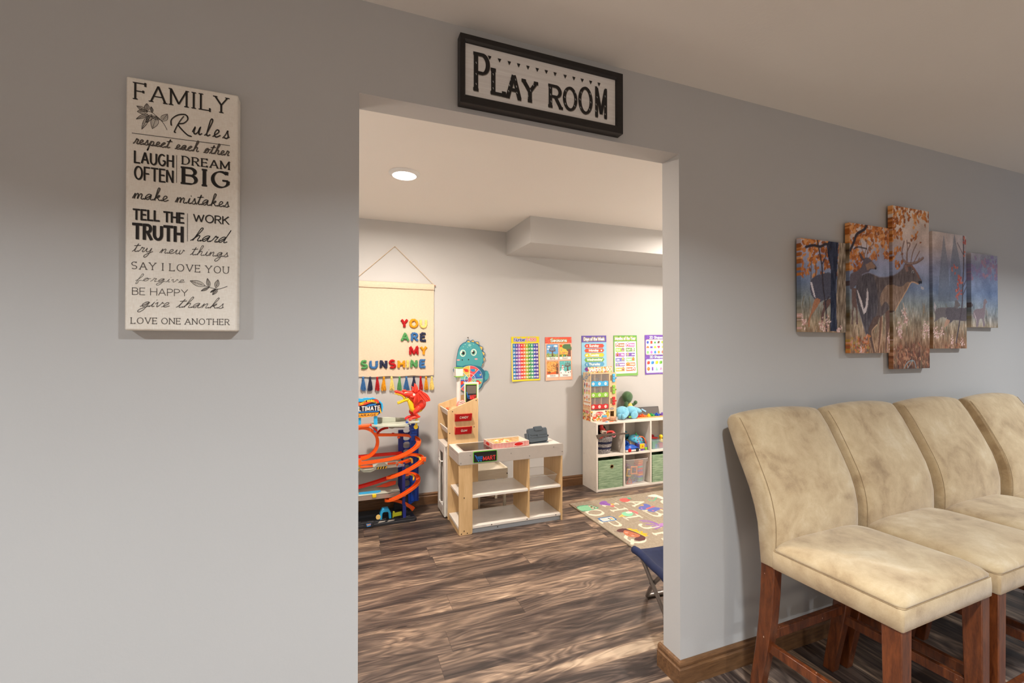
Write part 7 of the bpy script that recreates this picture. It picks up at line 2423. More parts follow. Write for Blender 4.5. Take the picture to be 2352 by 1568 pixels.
def paint_rug():
    A = Art(1.811, 3.14, 0.850, 1.935, .0042, (162, 149, 130))
    A.noise(31, 10, 2)
    R = RUG
    IV = (224, 213, 192)
    up = lambda u, v: (v, -u)

    def letter(ch, xb, xt, yl, yr, w=.17):
        st, L = layout(ch, 'serif')
        for p in st:
            q = [(xb + py * (xt - xb), yl - px / L * (yl - yr)) for px, py in p]
            for a, b in zip(q[:-1], q[1:]):
                dx, dy = abs(b[0] - a[0]), abs(b[1] - a[1])
                A.line([a, b], (.024 if dx > dy * .6 else .012), IV)
    for x in (2.213, 2.658):
        A.line([(x, .85), (x + .02, 1.4), (x, 1.935)], .006, (150, 134, 114), .8)
        A.line([(x + .010, .85), (x + .03, 1.4), (x + .010, 1.935)], .005, (200, 186, 164), .6)
    for ch, xb, xt, yl, yr in (('O', 1.845, 1.975, 1.745, 1.628), ('H', 2.060, 2.192, 1.792, 1.668), ('A', 2.288, 2.424, 1.800, 1.695), ('P', 1.846, 1.966, 1.500, 1.392), ('I', 2.066, 2.196, 1.530, 1.470), ('B', 2.300, 2.442, 1.570, 1.442), ('J', 2.080, 2.206, 1.362, 1.282), ('Q', 1.850, 1.975, 1.235, 1.105), ('R', 2.085, 2.215, 1.180, 1.080), ('C', 2.560, 2.690, 1.715, 1.600),
                               ('K', 2.300, 2.43, 1.30, 1.20), ('D', 2.55, 2.68, 1.44, 1.33), ('L', 2.55, 2.68, 1.19, 1.10), ('S', 2.76, 2.89, 1.78, 1.66), ('T', 2.76, 2.89, 1.50, 1.38), ('U', 2.76, 2.89, 1.24, 1.12)):
        letter(ch, xb, xt, yl, yr)
    DK = (66, 52, 48)
    A.poly(R['owl'], (96, 172, 138), 1, True); A.poly([(a * .9 + 1.90 * .1 + (.0), b * .8 + 1.80 * .2) for a, b in R['owl']], (150, 212, 170), 1, True)
    for p in ((1.950, 1.805), (1.960, 1.775)):
        A.ell(p[0], p[1], .017, .014, (236, 224, 196)); A.ell(p[0], p[1], .010, .010, (44, 34, 32))
    A.ell(1.945, 1.832, .010, .010, (232, 156, 156)); A.ell(1.935, 1.765, .010, .010, (232, 156, 156)); A.ell(1.940, 1.790, .006, .006, (226, 140, 60))
    A.line([(1.82, 1.905), (1.83, 1.86), (1.818, 1.80), (1.826, 1.72)], .006, (120, 60, 50), .8, True)
    A.poly(R['mitten'], (146, 98, 176), 1, True); A.ell(2.122, 1.757, .020, .017, (228, 108, 104)); A.ell(2.146, 1.793, .015, .013, (236, 168, 60)); A.line([(2.06, 1.82), (2.10, 1.80)], .004, DK, .5)
    A.poly(R['apple'], (228, 104, 98), 1, True); A.poly([(2.350, 1.868), (2.372, 1.885), (2.380, 1.855), (2.362, 1.848)], (80, 176, 140), 1, True); A.line([(2.345, 1.85), (2.378, 1.835)], .006, DK)
    A.poly([(a, b) for a, b in rrect(1.858, 1.992, 1.490, 1.575, .02)], (52, 110, 164)); A.poly(rrect(1.872, 1.982, 1.502, 1.564, .012), (232, 226, 216))
    for k in range(5):
        A.line([(1.880 + k * .011, 1.515), (1.880 + k * .011, 1.553)], .003, (150, 146, 150))
    for (x, y), c in (((1.945, 1.543), (90, 80, 120)), ((1.965, 1.543), (220, 110, 90)), ((1.945, 1.520), (80, 150, 100)), ((1.965, 1.520), (236, 168, 60))):
        A.rect(x - .008, x + .008, y - .008, y + .008, c)
    A.poly(R['cone'], (232, 200, 104))
    for k in range(4):
        A.line([(2.045 + k * .017, 1.538 + k * .010), (2.055 + k * .017, 1.528 - k * .0)], .004, (160, 120, 60))
    A.poly(R['scoop'], (140, 206, 168), 1, True); A.ell(2.165, 1.590, .026, .020, (238, 224, 202)); A.poly([(2.180, 1.610), (2.200, 1.630), (2.232, 1.585), (2.222, 1.545), (2.200, 1.540), (2.205, 1.58)], (226, 118, 118), 1, True)
    A.poly(R['bfly'], (104, 112, 178), 1, True); A.poly(R['bfly2'], (104, 112, 178), 1, True); A.line([R['bbody'][0], R['bbody'][1]], .020, (226, 108, 108))
    A.ell(2.365, 1.680, .014, .010, (236, 168, 80)); A.ell(2.455, 1.555, .012, .010, (236, 160, 60)); A.ell(2.32, 1.63, .008, .008, (196, 130, 176)); A.ell(2.37, 1.55, .010, .008, (220, 120, 130))
    for (a, b, c) in (((2.145, 1.419), (2.20, 1.395), (2.225, 1.325)), ((2.150, 1.395), (2.195, 1.365), (2.220, 1.315)), ((2.140, 1.340), (2.175, 1.325), (2.215, 1.305)), ((2.155, 1.290), (2.185, 1.290), (2.225, 1.290)), ((2.150, 1.250), (2.190, 1.262), (2.230, 1.275))):
        A.line([a, b, c], .014, (150, 108, 178), 1, True)
    A.ell(2.262, 1.295, .040, .026, (180, 132, 190))
    A.poly(R['hair1'], (98, 62, 62), 1, True); A.poly(R['hair2'], (98, 62, 62), 1, True); A.line([(1.945, 1.315), (1.985, 1.24), (1.995, 1.185)], .026, (88, 56, 58), 1, True)
    A.poly(R['face'], (190, 116, 84), 1, True); A.ell(1.915, 1.272, .012, .012, (236, 150, 130)); A.ell(1.925, 1.212, .012, .012, (236, 150, 130))
    A.line([(1.935, 1.265), (1.941, 1.256)], .003, DK); A.line([(1.943, 1.232), (1.948, 1.222)], .003, DK); A.line([(1.912, 1.246), (1.910, 1.236)], .003, DK)
    A.poly([(1.960, 1.325), (1.985, 1.328), (1.992, 1.300), (2.022, 1.292), (2.006, 1.266), (2.040, 1.248), (2.018, 1.226), (2.046, 1.205), (2.020, 1.190), (2.030, 1.172), (2.000, 1.170), (1.988, 1.24)], (238, 176, 44)); A.line([(1.958, 1.325), (1.986, 1.25), (1.998, 1.172)], .007, (246, 210, 110)); A.ell(2.008, 1.245, .006, .008, (90, 180, 160))
    A.poly(R['umb'], (238, 228, 206), 1, True); A.line([(2.61, 1.80), (2.53, 1.74), (2.505, 1.752), (2.505, 1.775)], .010, (96, 186, 150), 1, True)
    for p in ((2.54, 1.835), (2.515, 1.82), (2.56, 1.80), (2.60, 1.73)):
        A.ell(p[0], p[1], .007, .005, (70, 90, 160))
    for a, b in (((2.095, 1.835), (2.06, 1.86)), ((2.25, 1.81), (2.27, 1.785)), ((1.86, 1.565), (1.85, 1.585)), ((2.06, 1.505), (2.09, 1.475)), ((2.28, 1.59), (2.305, 1.555)), ((1.845, 1.32), (1.875, 1.285)), ((2.13, 1.255), (2.15, 1.225))):
        A.line([a, ((a[0] + b[0]) / 2 + .006, (a[1] + b[1]) / 2), b], .004, DK, .8)
    A.rect(1.811, 1.816, 0.850, 1.935, (150, 137, 117))
    A.rect(1.811, 3.14, 0.850, 0.855, (150, 137, 117))
    A.noise(33, 5, 1)
    return A


ra = paint_rug()
ro = ra.mesh('rug', art_mat('foam_mat_print', .75, .25), lambda u, v, d: (u + .006 * (1.935 - v), v, .0075 - d * 1.0), .0068, None, (2.47, 1.48, 0), loc=(2.47, 1.48, 0))
tag(ro, 'beige alphabet play mat with ivory letters and cartoon pictures on the floor', 'play mat')

# ---------------------------------------------------------------- folding camp stool
M_NAVYC = mat('navy_canvas', rgb(30, 42, 80), .8, vary=.12, scale=40, bump=.3, bscale=500)
M_STEELT = mat('grey_steel_tube', rgb(150, 142, 136), .32, metal=.75)
T = Thing('camp_stool', 'navy folding camp stool with grey tube legs beside the right door jamb', 'camp stool', (1.56, .40, 0))
mb = MB()
ca, cbb, cc_, cd_ = Vector((1.412, .492, .302)), Vector((1.715, .482, .302)), Vector((1.688, .172, .302)), Vector((1.362, .188, .302))
rows = []
NN = 14
for j in range(NN + 1):
    v = j / NN
    row = []
    for i in range(NN + 1):
        u = i / NN
        p = (ca * (1 - u) + cbb * u) * (1 - v) + (cd_ * (1 - u) + cc_ * u) * v
        sag = .060 * sin(pi * u) * (.12 + .88 * sin(pi * v))
        p.z -= sag - .004 * sin(9 * v) * (1 - u)
        p.x += .010 * sin(pi * v) * (1 - u) * 1.0
        row.append(p)
    rows.append([tuple(q) for q in row] + [(q.x, q.y, q.z - .004) for q in row[::-1]])
mb.loft(rows)
seat = T.part('seat', mb, M_NAVYC, smooth=180)
hem = [tuple(((ca * (1 - v) + cd_ * v) + Vector((.010 * sin(pi * v), 0, .004 * sin(9 * v))))) for v in [k / 10 for k in range(11)]]
T.part('hem', MB().tube(hem, .019, 12), M_NAVYC, seat, smooth=180)
T.part('hem', MB().tube([(1.715, .482, .302), (1.70, .33, .300), (1.688, .172, .302)], .012, 10), M_NAVYC, seat, smooth=180)
for dx, lab in ((0, ''), (.235, '')):
    T.part('leg', MB().tube(spline([(1.420 + dx, .452, .294), (1.452 + dx, .404, .17), (1.490 + dx, .345, .020)], 4), .0105, 12), M_STEELT, smooth=60)
    T.part('foot', MB().cyl((1.488 + dx, .348, .028), (1.493 + dx, .340, .002), .014), M_DARK)
    T.part('rivet', MB().cyl((1.455 + dx, .415, .158), (1.487 + dx, .425, .158), .009), M_DARK)
T.part('cross_frame', MB().tube(spline([(1.460, .290, .288), (1.474, .420, .150), (1.522, .528, .030), (1.545, .545, .0125), (1.60, .543, .0120), (1.70, .540, .0120), (1.752, .538, .0125), (1.735, .520, .03), (1.709, .420, .150), (1.690, .290, .288)], 5), .0105, 12), M_STEELT, smooth=60)

# ---------------------------------------------------------------- toy car garage
M_GBLACK = plastic('garage_black', 44, 44, 48, .45)
GY = 2.10
T = Thing('toy_car_garage', 'tall orange and blue toy race car garage with spiral tracks, left of the market stand', 'toy garage', (.25, 2.18, 0))
mb = MB()
mb.prism([(-.22, 2.045), (.535, 2.038), (.552, 2.060), (.515, 2.338), (-.22, 2.345)], 'z', .001, .022)
base_ = T.part('base', mb, M_GBLACK, bevel=.003)
mb = MB()
for k in range(9):
    x = -.16 + k * .078
    mb.box(x, x + .052, 2.052, 2.075, .0222, .030 + .006 * (k % 3))
mb.box(-.20, .53, 2.082, 2.088, .0222, .034)
mb.box(-.20, .52, 2.20, 2.206, .0222, .036)
T.part('kerb_rail', MB().box(-.21, .535, 2.046, 2.0515, .0222, .036), M_GBLACK, base_, bevel=.002)
for k in range(8):
    x = -.18 + k * .090
    T.part('rail_block', MB().prism([(x, .0222), (x + .060, .0222), (x + .052, .040 + .004 * (k % 2)), (x + .008, .040)], 'y', 2.055, 2.074), M_GBLACK, base_, bevel=.0015)
T.part('lane_wall', MB().box(-.21, .50, 2.190, 2.196, .0222, .040), M_GBLACK, base_)
mb = MB()
mb.prism([(.400, .0222), (.535, .0222), (.528, .13), (.505, .150), (.41, .150)], 'y', 2.270, 2.285)
T.part('back_wall', mb, M_GBLACK, bevel=.003)
T.part('badge_plate', MB().prism(rrect(.163, .231, .006, .042, .003), 'y', 2.034, 2.046), M_GBLACK, bevel=.001)


def flame(mb, x0, x1, z0, z1, y, ms):
    """small flame badge"""
    fnl = lambda d: (lambda u, v: (x0 + u * (x1 - x0), y - d, z0 + v * (z1 - z0)))
    mb.poly([(0, 1), (1, .95), (.88, .05), (.15, 0)], fnl(.0003), ms[0])
    mb.poly([(.12, .9), (.35, .62), (.62, .82), (.95, .80), (.84, .38), (.6, .52), (.35, .25), (.2, .5)], fnl(.0006), ms[1])
    mb.poly([(.2, .8), (.4, .62), (.62, .74), (.85, .68), (.6, .62), (.38, .42)], fnl(.0009), ms[2])


M_BADGE = [plastic('badge_blue', 60, 150, 220, .35), plastic('badge_orange', 236, 110, 40, .35), plastic('badge_yellow', 248, 196, 70, .35)]
mb = MB()
flame(mb, .179, .214, .012, .035, 2.0337, (0, 1, 2))
T.part('badge', mb, M_BADGE)
for x0 in (.262, .330):
    for z in (.034,):
        T.part('silver_decal', MB().prism([(x0, .024), (x0 + .05, .028), (x0 + .055, .034), (x0 + .012, .036)], 'y', 2.0440, 2.0455), mat('silver_decal', rgb(190, 182, 172), .4))
# arch, lever and post on the base
mb = MB()
arch = [(.276, .0385), (.279, .080), (.290, .104), (.296, .118), (.340, .118), (.348, .102), (.360, .080), (.363, .0385), (.344, .0385), (.342, .082), (.334, .092), (.304, .092), (.297, .082), (.294, .0385)]
T.part('arch_gate', MB().prism(arch, 'y', 2.060, 2.110), M_SKY, bevel=.003)
T.part('dial', MB().lathe([(.006, -.008), (.017, -.008), (.017, 0), (.006, 0)], (.266, 2.062, .064), 20, 0, 'y'), plastic('cream_yellow', 236, 200, 120), smooth=40)
mb = MB()
mb.prism([(.371, .024), (.371, .066), (.376, .084), (.388, .082), (.392, .070), (.440, .076), (.440, .050), (.380, .046)], 'y', 2.066, 2.086)
T.part('launch_lever', mb, plastic('lime_yellow', 196, 200, 40), bevel=.002)
mb = MB()
mb.box(.4455, .4700, 2.052, 2.076, .022, .128)
mb.box(.4420, .4645, 2.054, 2.074, .128, .455)
T.part('front_post', mb, plastic('indigo_plastic', 44, 54, 140, .35), bevel=.003)
# blue back tower
mb = MB()
M_BTOW = plastic('tower_blue', 22, 70, 176, .35)
for nm, x0, x1, y0, y1, m_ in (('tower_rail', .436, .476, 2.262, 2.290, M_NAVY), ('tower_rail', .528, .598, 2.252, 2.292, M_BTOW)):
    T.part(nm, MB().box(x0, x1, y0, y1, .080 if x0 > .5 else .15, .690 if x0 > .5 else .665), m_, bevel=.004)
for k in range(5):
    x = .536 + k * .0125
    if k in (0, 2, 4):
        T.part('tower_rib', MB().box(x, x + .005, 2.246, 2.252, .09, .66), M_NAVY if k == 4 else M_BTOW, bevel=.001)
for k in range(9):
    z = .165 + k * .0625
    pts = arc(.502, z, .027, .018, 0, 360, 20)[:-1]
    mb = MB()
    ring = []
    mb.prism([(.476, z + .016), (.490, z + .027), (.514, z + .027), (.528, z + .016), (.528, z + .046), (.514, z + .036), (.490, z + .036), (.476, z + .046)], 'y', 2.266, 2.286)
    T.part('tower_rung', mb, M_NAVY if k % 2 else M_BTOW, bevel=.002)
T.part('tower_foot', MB().prism([(.515, .05), (.598, .10), (.598, .14), (.515, .14)], 'y', 2.256, 2.288), M_BTOW)
mb = MB()
for k in range(4):
    z = .645 + k * .022
    mb.obox((.536 + .004 * (k % 2), 2.150, z), .024 - .003 * (k % 2), .022, .009, (0, 0, .15 * k))
mb.cyl((.536, 2.15, .60), (.536, 2.15, .738), .015)
T.part('lift_motor', mb, M_BTOW, bevel=.003)
# decks
mb = MB()
mb.prism([(-.2, 2.052), (.34, 2.050), (.372, 2.062), (.425, 2.062), (.428, 2.30), (-.2, 2.31)], 'z', .236, .244)
d3 = T.part('deck', mb, M_PALEGREY, bevel=.002)
T.part('deck_lip', MB().prism([(-.2, .204), (.425, .200), (.425, .236), (.37, .236), (.345, .229), (.30, .236), (-.2, .236)], 'y', 2.052, 2.058), mat('beige_grey_plastic', rgb(158, 140, 128), .35), d3, bevel=.001)
T.part('launch_strip', MB().prism([(.128, 2.070), (.262, 2.062), (.285, 2.078), (.285, 2.096), (.13, 2.10)], 'z', .2442, .252), M_SKY, d3, bevel=.001)
mb = MB()
mb.obox((.2365, 2.048, .230), .0145, .010, .0135, (0, 0, 0))
T.part('push_button', mb, M_YELLOW, d3, bevel=.005)
mb = MB()
mb.prism([(-.2, 2.06), (.12, 2.05), (.175, 2.035), (.215, 2.035), (.25, 2.05), (.45, 2.06), (.456, 2.28), (-.2, 2.30)], 'z', .428, .436)
d2 = T.part('deck', mb, M_PALEGREY, bevel=.002)
T.part('deck_lip', MB().prism([(.05, .440), (.126, .440), (.159, .412), (.212, .407), (.248, .424), (.40, .428), (.455, .428), (.455, .436), (.405, .461), (.33, .452), (.31, .468), (.262, .466), (.240, .444), (.20, .428), (.165, .430), (.135, .450), (.05, .452)], 'y', 2.046, 2.052), M_PALEGREY, d2, bevel=.0012)
for k in range(2):
    x0, x1 = ((.252, .328), (.07, .134))[k]
    mb = MB()
    mb.add([(x0, 2.0455, .424), (x1, 2.0455, .426), (x1, 2.0455, .444), (x0, 2.0455, .441)], [(0, 1, 2, 3)], 0)
    w_ = (x1 - x0) / 8
    for q in range(4):
        a = x0 + q * 2 * w_ + .004
        mb.add([(a, 2.0452, .4245), (a + w_, 2.0452, .4245), (a + w_ * 1.7, 2.0452, .4420), (a + w_ * .7, 2.0452, .4420)], [(0, 1, 2, 3)], 1)
    T.part('hazard_stripe', mb, [plastic('stripe_black', 40, 36, 30, .5), plastic('stripe_yellow', 238, 196, 60, .5)], d2)
T.part('badge_plate', MB().prism([(.398, .424), (.452, .430), (.456, .446), (.408, .444)], 'y', 2.042, 2.047), plastic('badge_edge', 170, 170, 172), d2)
mb = MB()
flame(mb, .408, .448, .429, .442, 2.0418, (0, 1, 2))
T.part('badge', mb, M_BADGE, d2)
T.part('yellow_peg', MB().ball((.132, 2.05, .464), (.012, .01, .012), seg=12, rings=8), M_YELLOW, d2, smooth=180)
mb = MB()
mb.prism([(.218, 2.058), (.262, 2.046), (.480, 2.060), (.510, 2.10), (.575, 2.13), (.575, 2.22), (.44, 2.26), (.22, 2.25)], 'z', .738, .748)
d1 = T.part('deck', mb, M_PALEGREY, bevel=.003)
T.part('deck_lip', MB().prism([(.214, .752), (.222, .764), (.265, .7505), (.49, .738), (.49, .729), (.262, .738), (.222, .750)], 'y', 2.044, 2.052), M_PALEGREY, d1, bevel=.001)
mb = MB()
mb.prism([(.262, .7485), (.300, .790), (.365, .786), (.405, .780), (.405, .7485)], 'y', 2.180, 2.195)
T.part('deck_wall', mb, M_PALEGREY, d1, bevel=.002)
mb = MB()
mb.prism([(.405, .7485), (.405, .780), (.485, .772), (.490, .7485)], 'y', 2.190, 2.205)
T.part('deck_wall', mb, mat('grey_green_plastic', rgb(140, 138, 122), .4), d1, bevel=.002)
T.part('deck_wall', MB().prism([(.262, .766), (.304, .758), (.304, .790), (.262, .794)], 'y', 2.16, 2.172), mat('grey_green_plastic', rgb(140, 138, 122), .4), d1)
mb = MB()
mb.prism([(.338, .737), (.350, .712), (.372, .706), (.395, .712), (.46, .708), (.474, .714), (.474, .737)], 'y', 2.12, 2.13)
T.part('deck_bracket', mb, mat('grey_green_plastic', rgb(140, 138, 122), .4), d1, bevel=.001)
T.part('launch_pad', MB().prism([(.470, 2.08), (.508, 2.085), (.515, 2.11), (.475, 2.12)], 'z', .7482, .760), M_BTOW, d1, bevel=.003)
T.part('yellow_crank', MB().tube([(.5535, 2.085, .796), (.5535, 2.083, .76), (.550, 2.082, .722)], [.0085, .0085, .0085], 12), M_YELLOW, smooth=60)
T.part('crank_knob', MB().lathe([(.006, -.008), (.0165, -.007), (.0165, .006), (.004, .007)], (.547, 2.082, .716), 18, 0, 'y'), M_YELLOW, smooth=40)
T.part('perch', MB().prism([(.492, 2.055), (.572, 2.055), (.578, 2.150), (.480, 2.150)], 'z', .7482, .7655), M_PALEGREY, d1, bevel=.003)
# tracks
PROF = [(-.0175, -.003), (.0175, -.003), (.0175, .015), (.0140, .015), (.0140, .003), (-.0140, .003), (-.0140, .015), (-.0175, .015)]
M_TRK = plastic('orange_track', 246, 98, 30, .3)
M_TRKR = plastic('red_track', 216, 36, 22, .3)


def track(name, pts, m_, w=1.0, up=(0, 0, 1), sub=7):
    p = spline(pts, sub)
    return T.part(name, MB().sweep(p, [(a * w, b) for a, b in PROF], up), m_, smooth=35)


cx_, cz_, R_l = .145, .610, .128
lp = [(cx_ + R_l * sin(a), 2.155 - .085 * (a / (2 * pi)), cz_ - R_l * cos(a)) for a in np.linspace(0, 2 * pi, 49)]
ups = [(-sin(a), 0, cos(a)) for a in np.linspace(0, 2 * pi, 49)]
T.part('loop_track', MB().sweep(lp, [(a * 1.05, b * 1.25) for a, b in PROF], ups), M_TRK, smooth=35)
mb = MB()
mb.prism([(.10, .735), (.20, .737), (.212, .752), (.205, .756), (.12, .755)], 'y', 2.08, 2.13)
T.part('loop_cap', mb, M_TRK, bevel=.003)
T.part('loop_clip', MB().prism([(.203, .748), (.214, .757), (.265, .706), (.258, .690)], 'y', 2.10, 2.135), M_TRKR, bevel=.002)
track('spiral_track', [(.258, 2.13, .660), (.30, 2.14, .655), (.36, 2.155, .648), (.44, 2.18, .637), (.515, 2.19, .622), (.562, 2.165, .605), (.575, 2.115, .588), (.555, 2.065, .565), (.500, 2.03, .538), (.43, 2.015, .513), (.36, 2.02, .495), (.30, 2.03, .486), (.22, 2.045, .478), (.10, 2.05, .472)], M_TRK)
track('spiral_track', [(.10, 2.19, .490), (.25, 2.20, .490), (.38, 2.205, .488), (.46, 2.215, .486)], M_TRKR)
track('spiral_track', [(.40, 2.11, .470), (.47, 2.16, .476), (.53, 2.185, .474), (.580, 2.165, .466), (.600, 2.12, .456), (.585, 2.07, .440), (.53, 2.03, .418), (.455, 2.01, .390), (.385, 2.01, .366), (.345, 2.03, .352), (.345, 2.07, .343), (.39, 2.12, .336)], M_TRK)
T.part('track_end', MB().prism([(.585, 2.09), (.625, 2.075), (.632, 2.10), (.59, 2.125)], 'z', .440, .472), M_TRK, bevel=.003)
track('side_track', [(.395, 2.06, .437), (.44, 2.07, .444), (.48, 2.085, .450), (.505, 2.10, .452)], M_TRK)
track('spiral_track', [(.39, 2.14, .332), (.45, 2.185, .330), (.51, 2.20, .322), (.560, 2.175, .309), (.572, 2.12, .290), (.55, 2.065, .268), (.49, 2.03, .238), (.42, 2.01, .211), (.36, 2.01, .192), (.330, 2.035, .182), (.338, 2.075, .172), (.39, 2.11, .150), (.45, 2.13, .12), (.51, 2.13, .080), (.535, 2.12, .060)], M_TRK)
track('long_ramp', [(-.15, 2.15, .250), (.10, 2.15, .268), (.22, 2.155, .286), (.32, 2.165, .306), (.40, 2.18, .322)], M_TRKR, 1.3)
T.part('ramp_plate', MB().prism([(.25, .268), (.36, .300), (.405, .300), (.400, .272), (.33, .258)], 'y', 2.128, 2.136), plastic('deep_orange_plastic', 216, 66, 28, .35), bevel=.002)
for p in ((.43, 2.19, .628, .010, .012), (.60, 2.10, .434, .012, .016), (.475, 2.03, .370, .012, .012), (.36, 2.03, .47, .030, .012), (.18, 2.045, .462, .045, .014), (.452, 2.035, .218, .012, .014)):
    T.part('track_bracket', MB().box(p[0] - p[3], p[0] + p[3], p[1] - .012, p[1] + .012, p[2] - p[4], p[2]), M_TRK, bevel=.002)
for a, b, c in (((.500, 2.085, .474), (.516, 2.080, .468), (.518, 2.070, .440)), ((.560, 2.100, .482), (.578, 2.092, .472), (.584, 2.085, .452)), ((.518, 2.125, .340), (.535, 2.115, .325), (.532, 2.095, .298))):
    T.part('yellow_booster', MB().tube(spline([a, b, c], 5), .0075, 8), plastic('amber_plastic', 238, 186, 44), smooth=60)
T.part('red_flag', MB().prism([(.372, .668), (.392, .668), (.396, .652), (.376, .652)], 'y', 2.15, 2.162), M_TRKR, bevel=.001)
mb = MB()
mb.tube(spline([(.262, 2.16, .665), (.29, 2.18, .690), (.325, 2.19, .702), (.35, 2.195, .704)], 5), .010, 8)
T.part('bridge', mb, M_TRKR, smooth=60)
for x0 in (.118, .236):
    T.part('sign_post', MB().box(x0, x0 + .026, 2.104, 2.118, .690 if x0 > .2 else .722, .842), M_SKY, bevel=.002)
# sign board
mb = MB()
bd = [(.055, .820), (.155, .812), (.262, .820), (.298, .843), (.303, .880), (.300, .906), (.282, .926), (.250, .945), (.228, .957), (.205, .954), (.190, .958), (.165, .956), (.150, .951), (.118, .955), (.070, .940), (.058, .90)]
mb.prism(bd, 'y', 2.094, 2.104)
sb_ = T.part('sign_board', mb, M_SKY, bevel=.002)
mb = MB()
GS = lambda d: (lambda u, v: (u, 2.0938 - d, v))
mb.poly([(.075, .815), (.262, .820), (.292, .850), (.288, .905), (.265, .93), (.24, .945), (.20, .942), (.15, .928), (.08, .930)], GS(.0003), 0)
# ribbon with lettering
tp = spline([(.085, .927), (.125, .926), (.165, .925), (.215, .940), (.246, .945), (.268, .934), (.276, .912)], 5)
bt = spline([(.085, .899), (.125, .896), (.165, .901), (.215, .917), (.240, .922), (.255, .916), (.267, .902)], 5)
mb.poly(tp + bt[::-1], GS(.0006), 1)
tp2 = [(a, b - .0025) for a, b in tp[:-2]]
bt2 = [(a, b + .0025) for a, b in bt[:-2]]
mb.poly(tp2 + bt2[::-1], GS(.0008), 2)


def wave(u, v):
    t = max(0.0, min(.999, (u - .085) / .185))
    k = t * (len(tp) - 1)
    i = int(k)
    f = k - i
    zt = tp[i][1] * (1 - f) + tp[i + 1][1] * f
    zb = bt[i][1] * (1 - f) + bt[i + 1][1] * f
    return (u, 2.0938 - .0013, zb + (zt - zb) * v / .0255)


write(mb, 'HOT', .136, .178, .0045, .0170, wave, 3, 'sans', .22, gap=.25)
write(mb, 'WHEELS', .187, .256, .0045, .0165, wave, 3, 'sans', .2, gap=.25)
mb.poly([(.150 + .0, .883), (.25, .900), (.252, .910), (.20, .905)], GS(.0006), 4)
write(mb, 'ULTIMATE', .104, .277, .8600, .0310, GS(.0013), 5, 'sans', .185, gap=.42)
mb.poly([(.085, .8445), (.272, .8470), (.270, .8555), (.085, .8540)], GS(.0007), 6)
mb.poly([(.080, .8105), (.150, .8100), (.240, .8150), (.258, .8160), (.272, .8415), (.080, .8400)], GS(.0007), 7)
write(mb, 'GARAGE', .113, .250, .8190, .0145, GS(.0011), 0, 'sans', .23, gap=.3)
mb.poly([(.276, .890), (.283, .872), (.289, .850), (.292, .836), (.283, .834), (.279, .852)], GS(.0010), 7)
mb.poly([(.279, .872), (.285, .848), (.287, .840), (.282, .842)], GS(.0013), 3)
T.part('sign_face', mb, [plastic('sign_navy', 30, 30, 52, .4), plastic('sign_black', 24, 22, 28, .4), plastic('sign_red', 222, 70, 44, .35), plastic('sign_yellow', 246, 216, 40, .35), plastic('sign_blue', 36, 120, 196, .35), plastic('sign_white', 236, 230, 226, .35), plastic('sign_blue_dim', 46, 116, 186, .35), plastic('sign_orange', 244, 160, 40, .35)], sb_)

# ---------------------------------------------------------------- dragon perched on the garage
S_ = .000227
DX = lambda x, y, yy=GY: (.384 + (x - 1170) * S_, yy, .991 - (y - 276) * S_)
M_DRED = plastic('dragon_red', 236, 62, 44, .35)
M_DDK = plastic('dragon_dark_red', 206, 30, 28, .35)
T = Thing('toy_dragon', 'red toy dragon with open yellow jaws perched on top of the toy garage', 'toy dragon', (.545, GY, .752))


def ptube(pts, radii, m_, name, squash=1.0, y=GY, seg=16, parent=None):
    p = spline([DX(a, b, y + c) for a, b, c in pts], 5)
    r_ = spline([(q,) for q in radii], 5)
    return T.part(name, MB().tube(p, [max(.0008, q[0] * S_) for q in r_], seg), m_, parent, smooth=180)


body = T.part('body', MB().ball(DX(2030, 720), (.050, .036, .055), seg=28, rings=16, rot=(0, .5, 0)), M_DRED, smooth=180)
ptube([(1620, 575, 0), (1690, 620, 0), (1740, 740, 0), (1790, 870, 0), (1900, 940, 0), (2060, 930, 0), (2150, 850, 0)], [50, 82, 92, 100, 86, 60, 20], M_YELLOW, 'belly')
ptube([(1900, 560, 0), (1840, 520, 0), (1780, 470, 0), (1720, 420, 0)], [130, 120, 120, 110], M_DRED, 'neck')
hd = ptube([(1182, 275, 0), (1230, 262, 0), (1330, 292, 0), (1440, 325, 0), (1560, 350, 0), (1700, 370, 0), (1840, 390, 0), (1900, 400, 0)], [18, 46, 52, 66, 108, 120, 120, 70], M_DRED, 'head')
for sy in (-1, 1):
    T.part('brow', MB().ball(DX(1510, 248, GY + sy * .012), (.017, .008, .010), seg=14, rings=10), M_DRED, hd, smooth=180)
    T.part('eye', MB().ball(DX(1535, 308, GY + sy * .0215), (.0095, .0035, .0055), seg=14, rings=8, rot=(0, -.25, 0)), plastic('eye_cream', 240, 226, 170), hd, smooth=180)
    T.part('pupil', MB().ball(DX(1538, 308, GY + sy * .0246), (.0032, .002, .0035), seg=10, rings=6), M_DARK, hd, smooth=180)
    ptube([(1880, 300, sy * .018), (1900, 160, sy * .026), (1872, 5, sy * .030)], [70, 60, 6], M_DRED, 'horn', parent=hd, seg=12)
    ptube([(1800, 260, sy * .016), (1820, 190, sy * .022), (1770, 100, sy * .026)], [40, 34, 5], M_DRED, 'horn', parent=hd, seg=10)
    T.part('cheek_disc', MB().lathe([(.004, 0), (.0105, 0), (.009, sy * .004), (.003, sy * .004)], DX(1820, 380, GY + sy * .026), 16, 0, 'y'), plastic('cheek_white', 236, 222, 210), hd)
    ptube([(1700, 440, sy * .024), (1780, 460, sy * .026), (1900, 430, sy * .024)], [34, 40, 24], M_DRED, 'jaw_ridge', parent=hd, seg=10)
jw = ptube([(1285, 665, 0), (1340, 650, 0), (1450, 605, 0), (1560, 560, 0), (1660, 540, 0)], [30, 40, 42, 56, 70], M_YELLOW, 'jaw')
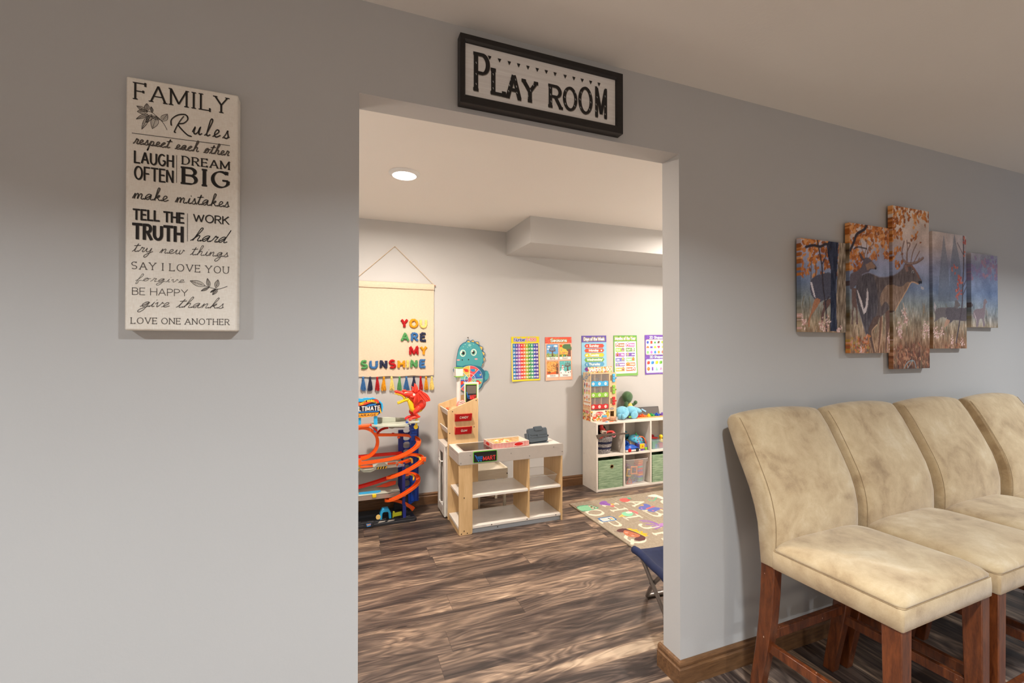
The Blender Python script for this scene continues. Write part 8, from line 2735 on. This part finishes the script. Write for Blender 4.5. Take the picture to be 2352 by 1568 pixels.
ptube([(1210, 318, 0), (1300, 345, 0), (1400, 375, 0), (1480, 430, 0), (1530, 510, 0)], [22, 34, 40, 44, 50], M_YELLOW, 'palate', parent=hd)
for k in range(6):
    a, b = (1200 + k * 52, 318 + k * 17)
    for sy in (-1, 1):
        T.part('tooth', MB().tube([DX(a, b, GY + sy * .006), DX(a + 6, b + 46 + 24 * (k == 2), GY + sy * .006)], [.0036, .0006], 8), M_YELLOW, hd)
for k in range(7):
    a, b = (1285 + k * 38, 628 - k * 15)
    for sy in (-1, 1):
        T.part('tooth', MB().tube([DX(a, b, GY + sy * .006), DX(a - 3, b - 34, GY + sy * .006)], [.0034, .0006], 8), M_YELLOW, jw)
wg = [(1905, 335), (2040, 245), (2130, 290), (2250, 370), (2335, 500), (2350, 590), (2290, 612), (2205, 622), (2060, 545), (1960, 640), (1850, 720), (1790, 560)]
for sy, m_ in ((-1, M_DRED), (1, M_DDK)):
    mb = MB()
    pts = spline(wg, 4, True)
    rings = []
    for d, k in ((-.0035, .97), (-.001, 1.0), (.0015, 1.0), (.0035, .97)):
        rings.append([DX(2050 + (a - 2050) * k, 470 + (b - 470) * k, GY + sy * (.040 + .018 * max(0, (a - 1900) / 450)) + d) for a, b in pts])
    mb.loft(rings)
    w_ = T.part('wing', mb, m_, smooth=50)
    for q in ((2045, 250, 2345, 590), (1990, 320, 2210, 615), (1930, 360, 1960, 640)):
        T.part('wing_bone', MB().tube([DX(q[0], q[1], GY + sy * .044 - .004), DX(q[2], q[3], GY + sy * (.040 + .018 * max(0, (q[2] - 1900) / 450)) - .004)], [.0058, .003], 8), m_, w_, smooth=60)
for sy, m_, ox in ((-1, M_DRED, 0), (1, M_DDK, -95)):
    lg = ptube([(2010 + ox * .3, 800, sy * .030), (1920 + ox, 900, sy * .034), (1850 + ox, 985, sy * .034), (1900 + ox, 1070, sy * .032), (1950 + ox, 1120, sy * .030)], [90, 92, 70, 56, 52], m_, 'leg')
    ptube([(2030 + ox, 1130, sy * .030), (1930 + ox, 1145, sy * .030), (1800 + ox, 1160, sy * .030), (1680 + ox, 1205, sy * .030), (1640 + ox, 1235, sy * .030)], [24, 50, 52, 40, 14], m_, 'foot', parent=lg)
    for k in (-1, 0, 1):
        ptube([(1740 + ox, 1190, sy * .030 + k * .010), (1690 + ox, 1215, sy * .030 + k * .014), (1650 + ox, 1248, sy * .030 + k * .015)], [26, 22, 6], m_, 'claw', parent=lg, seg=8)
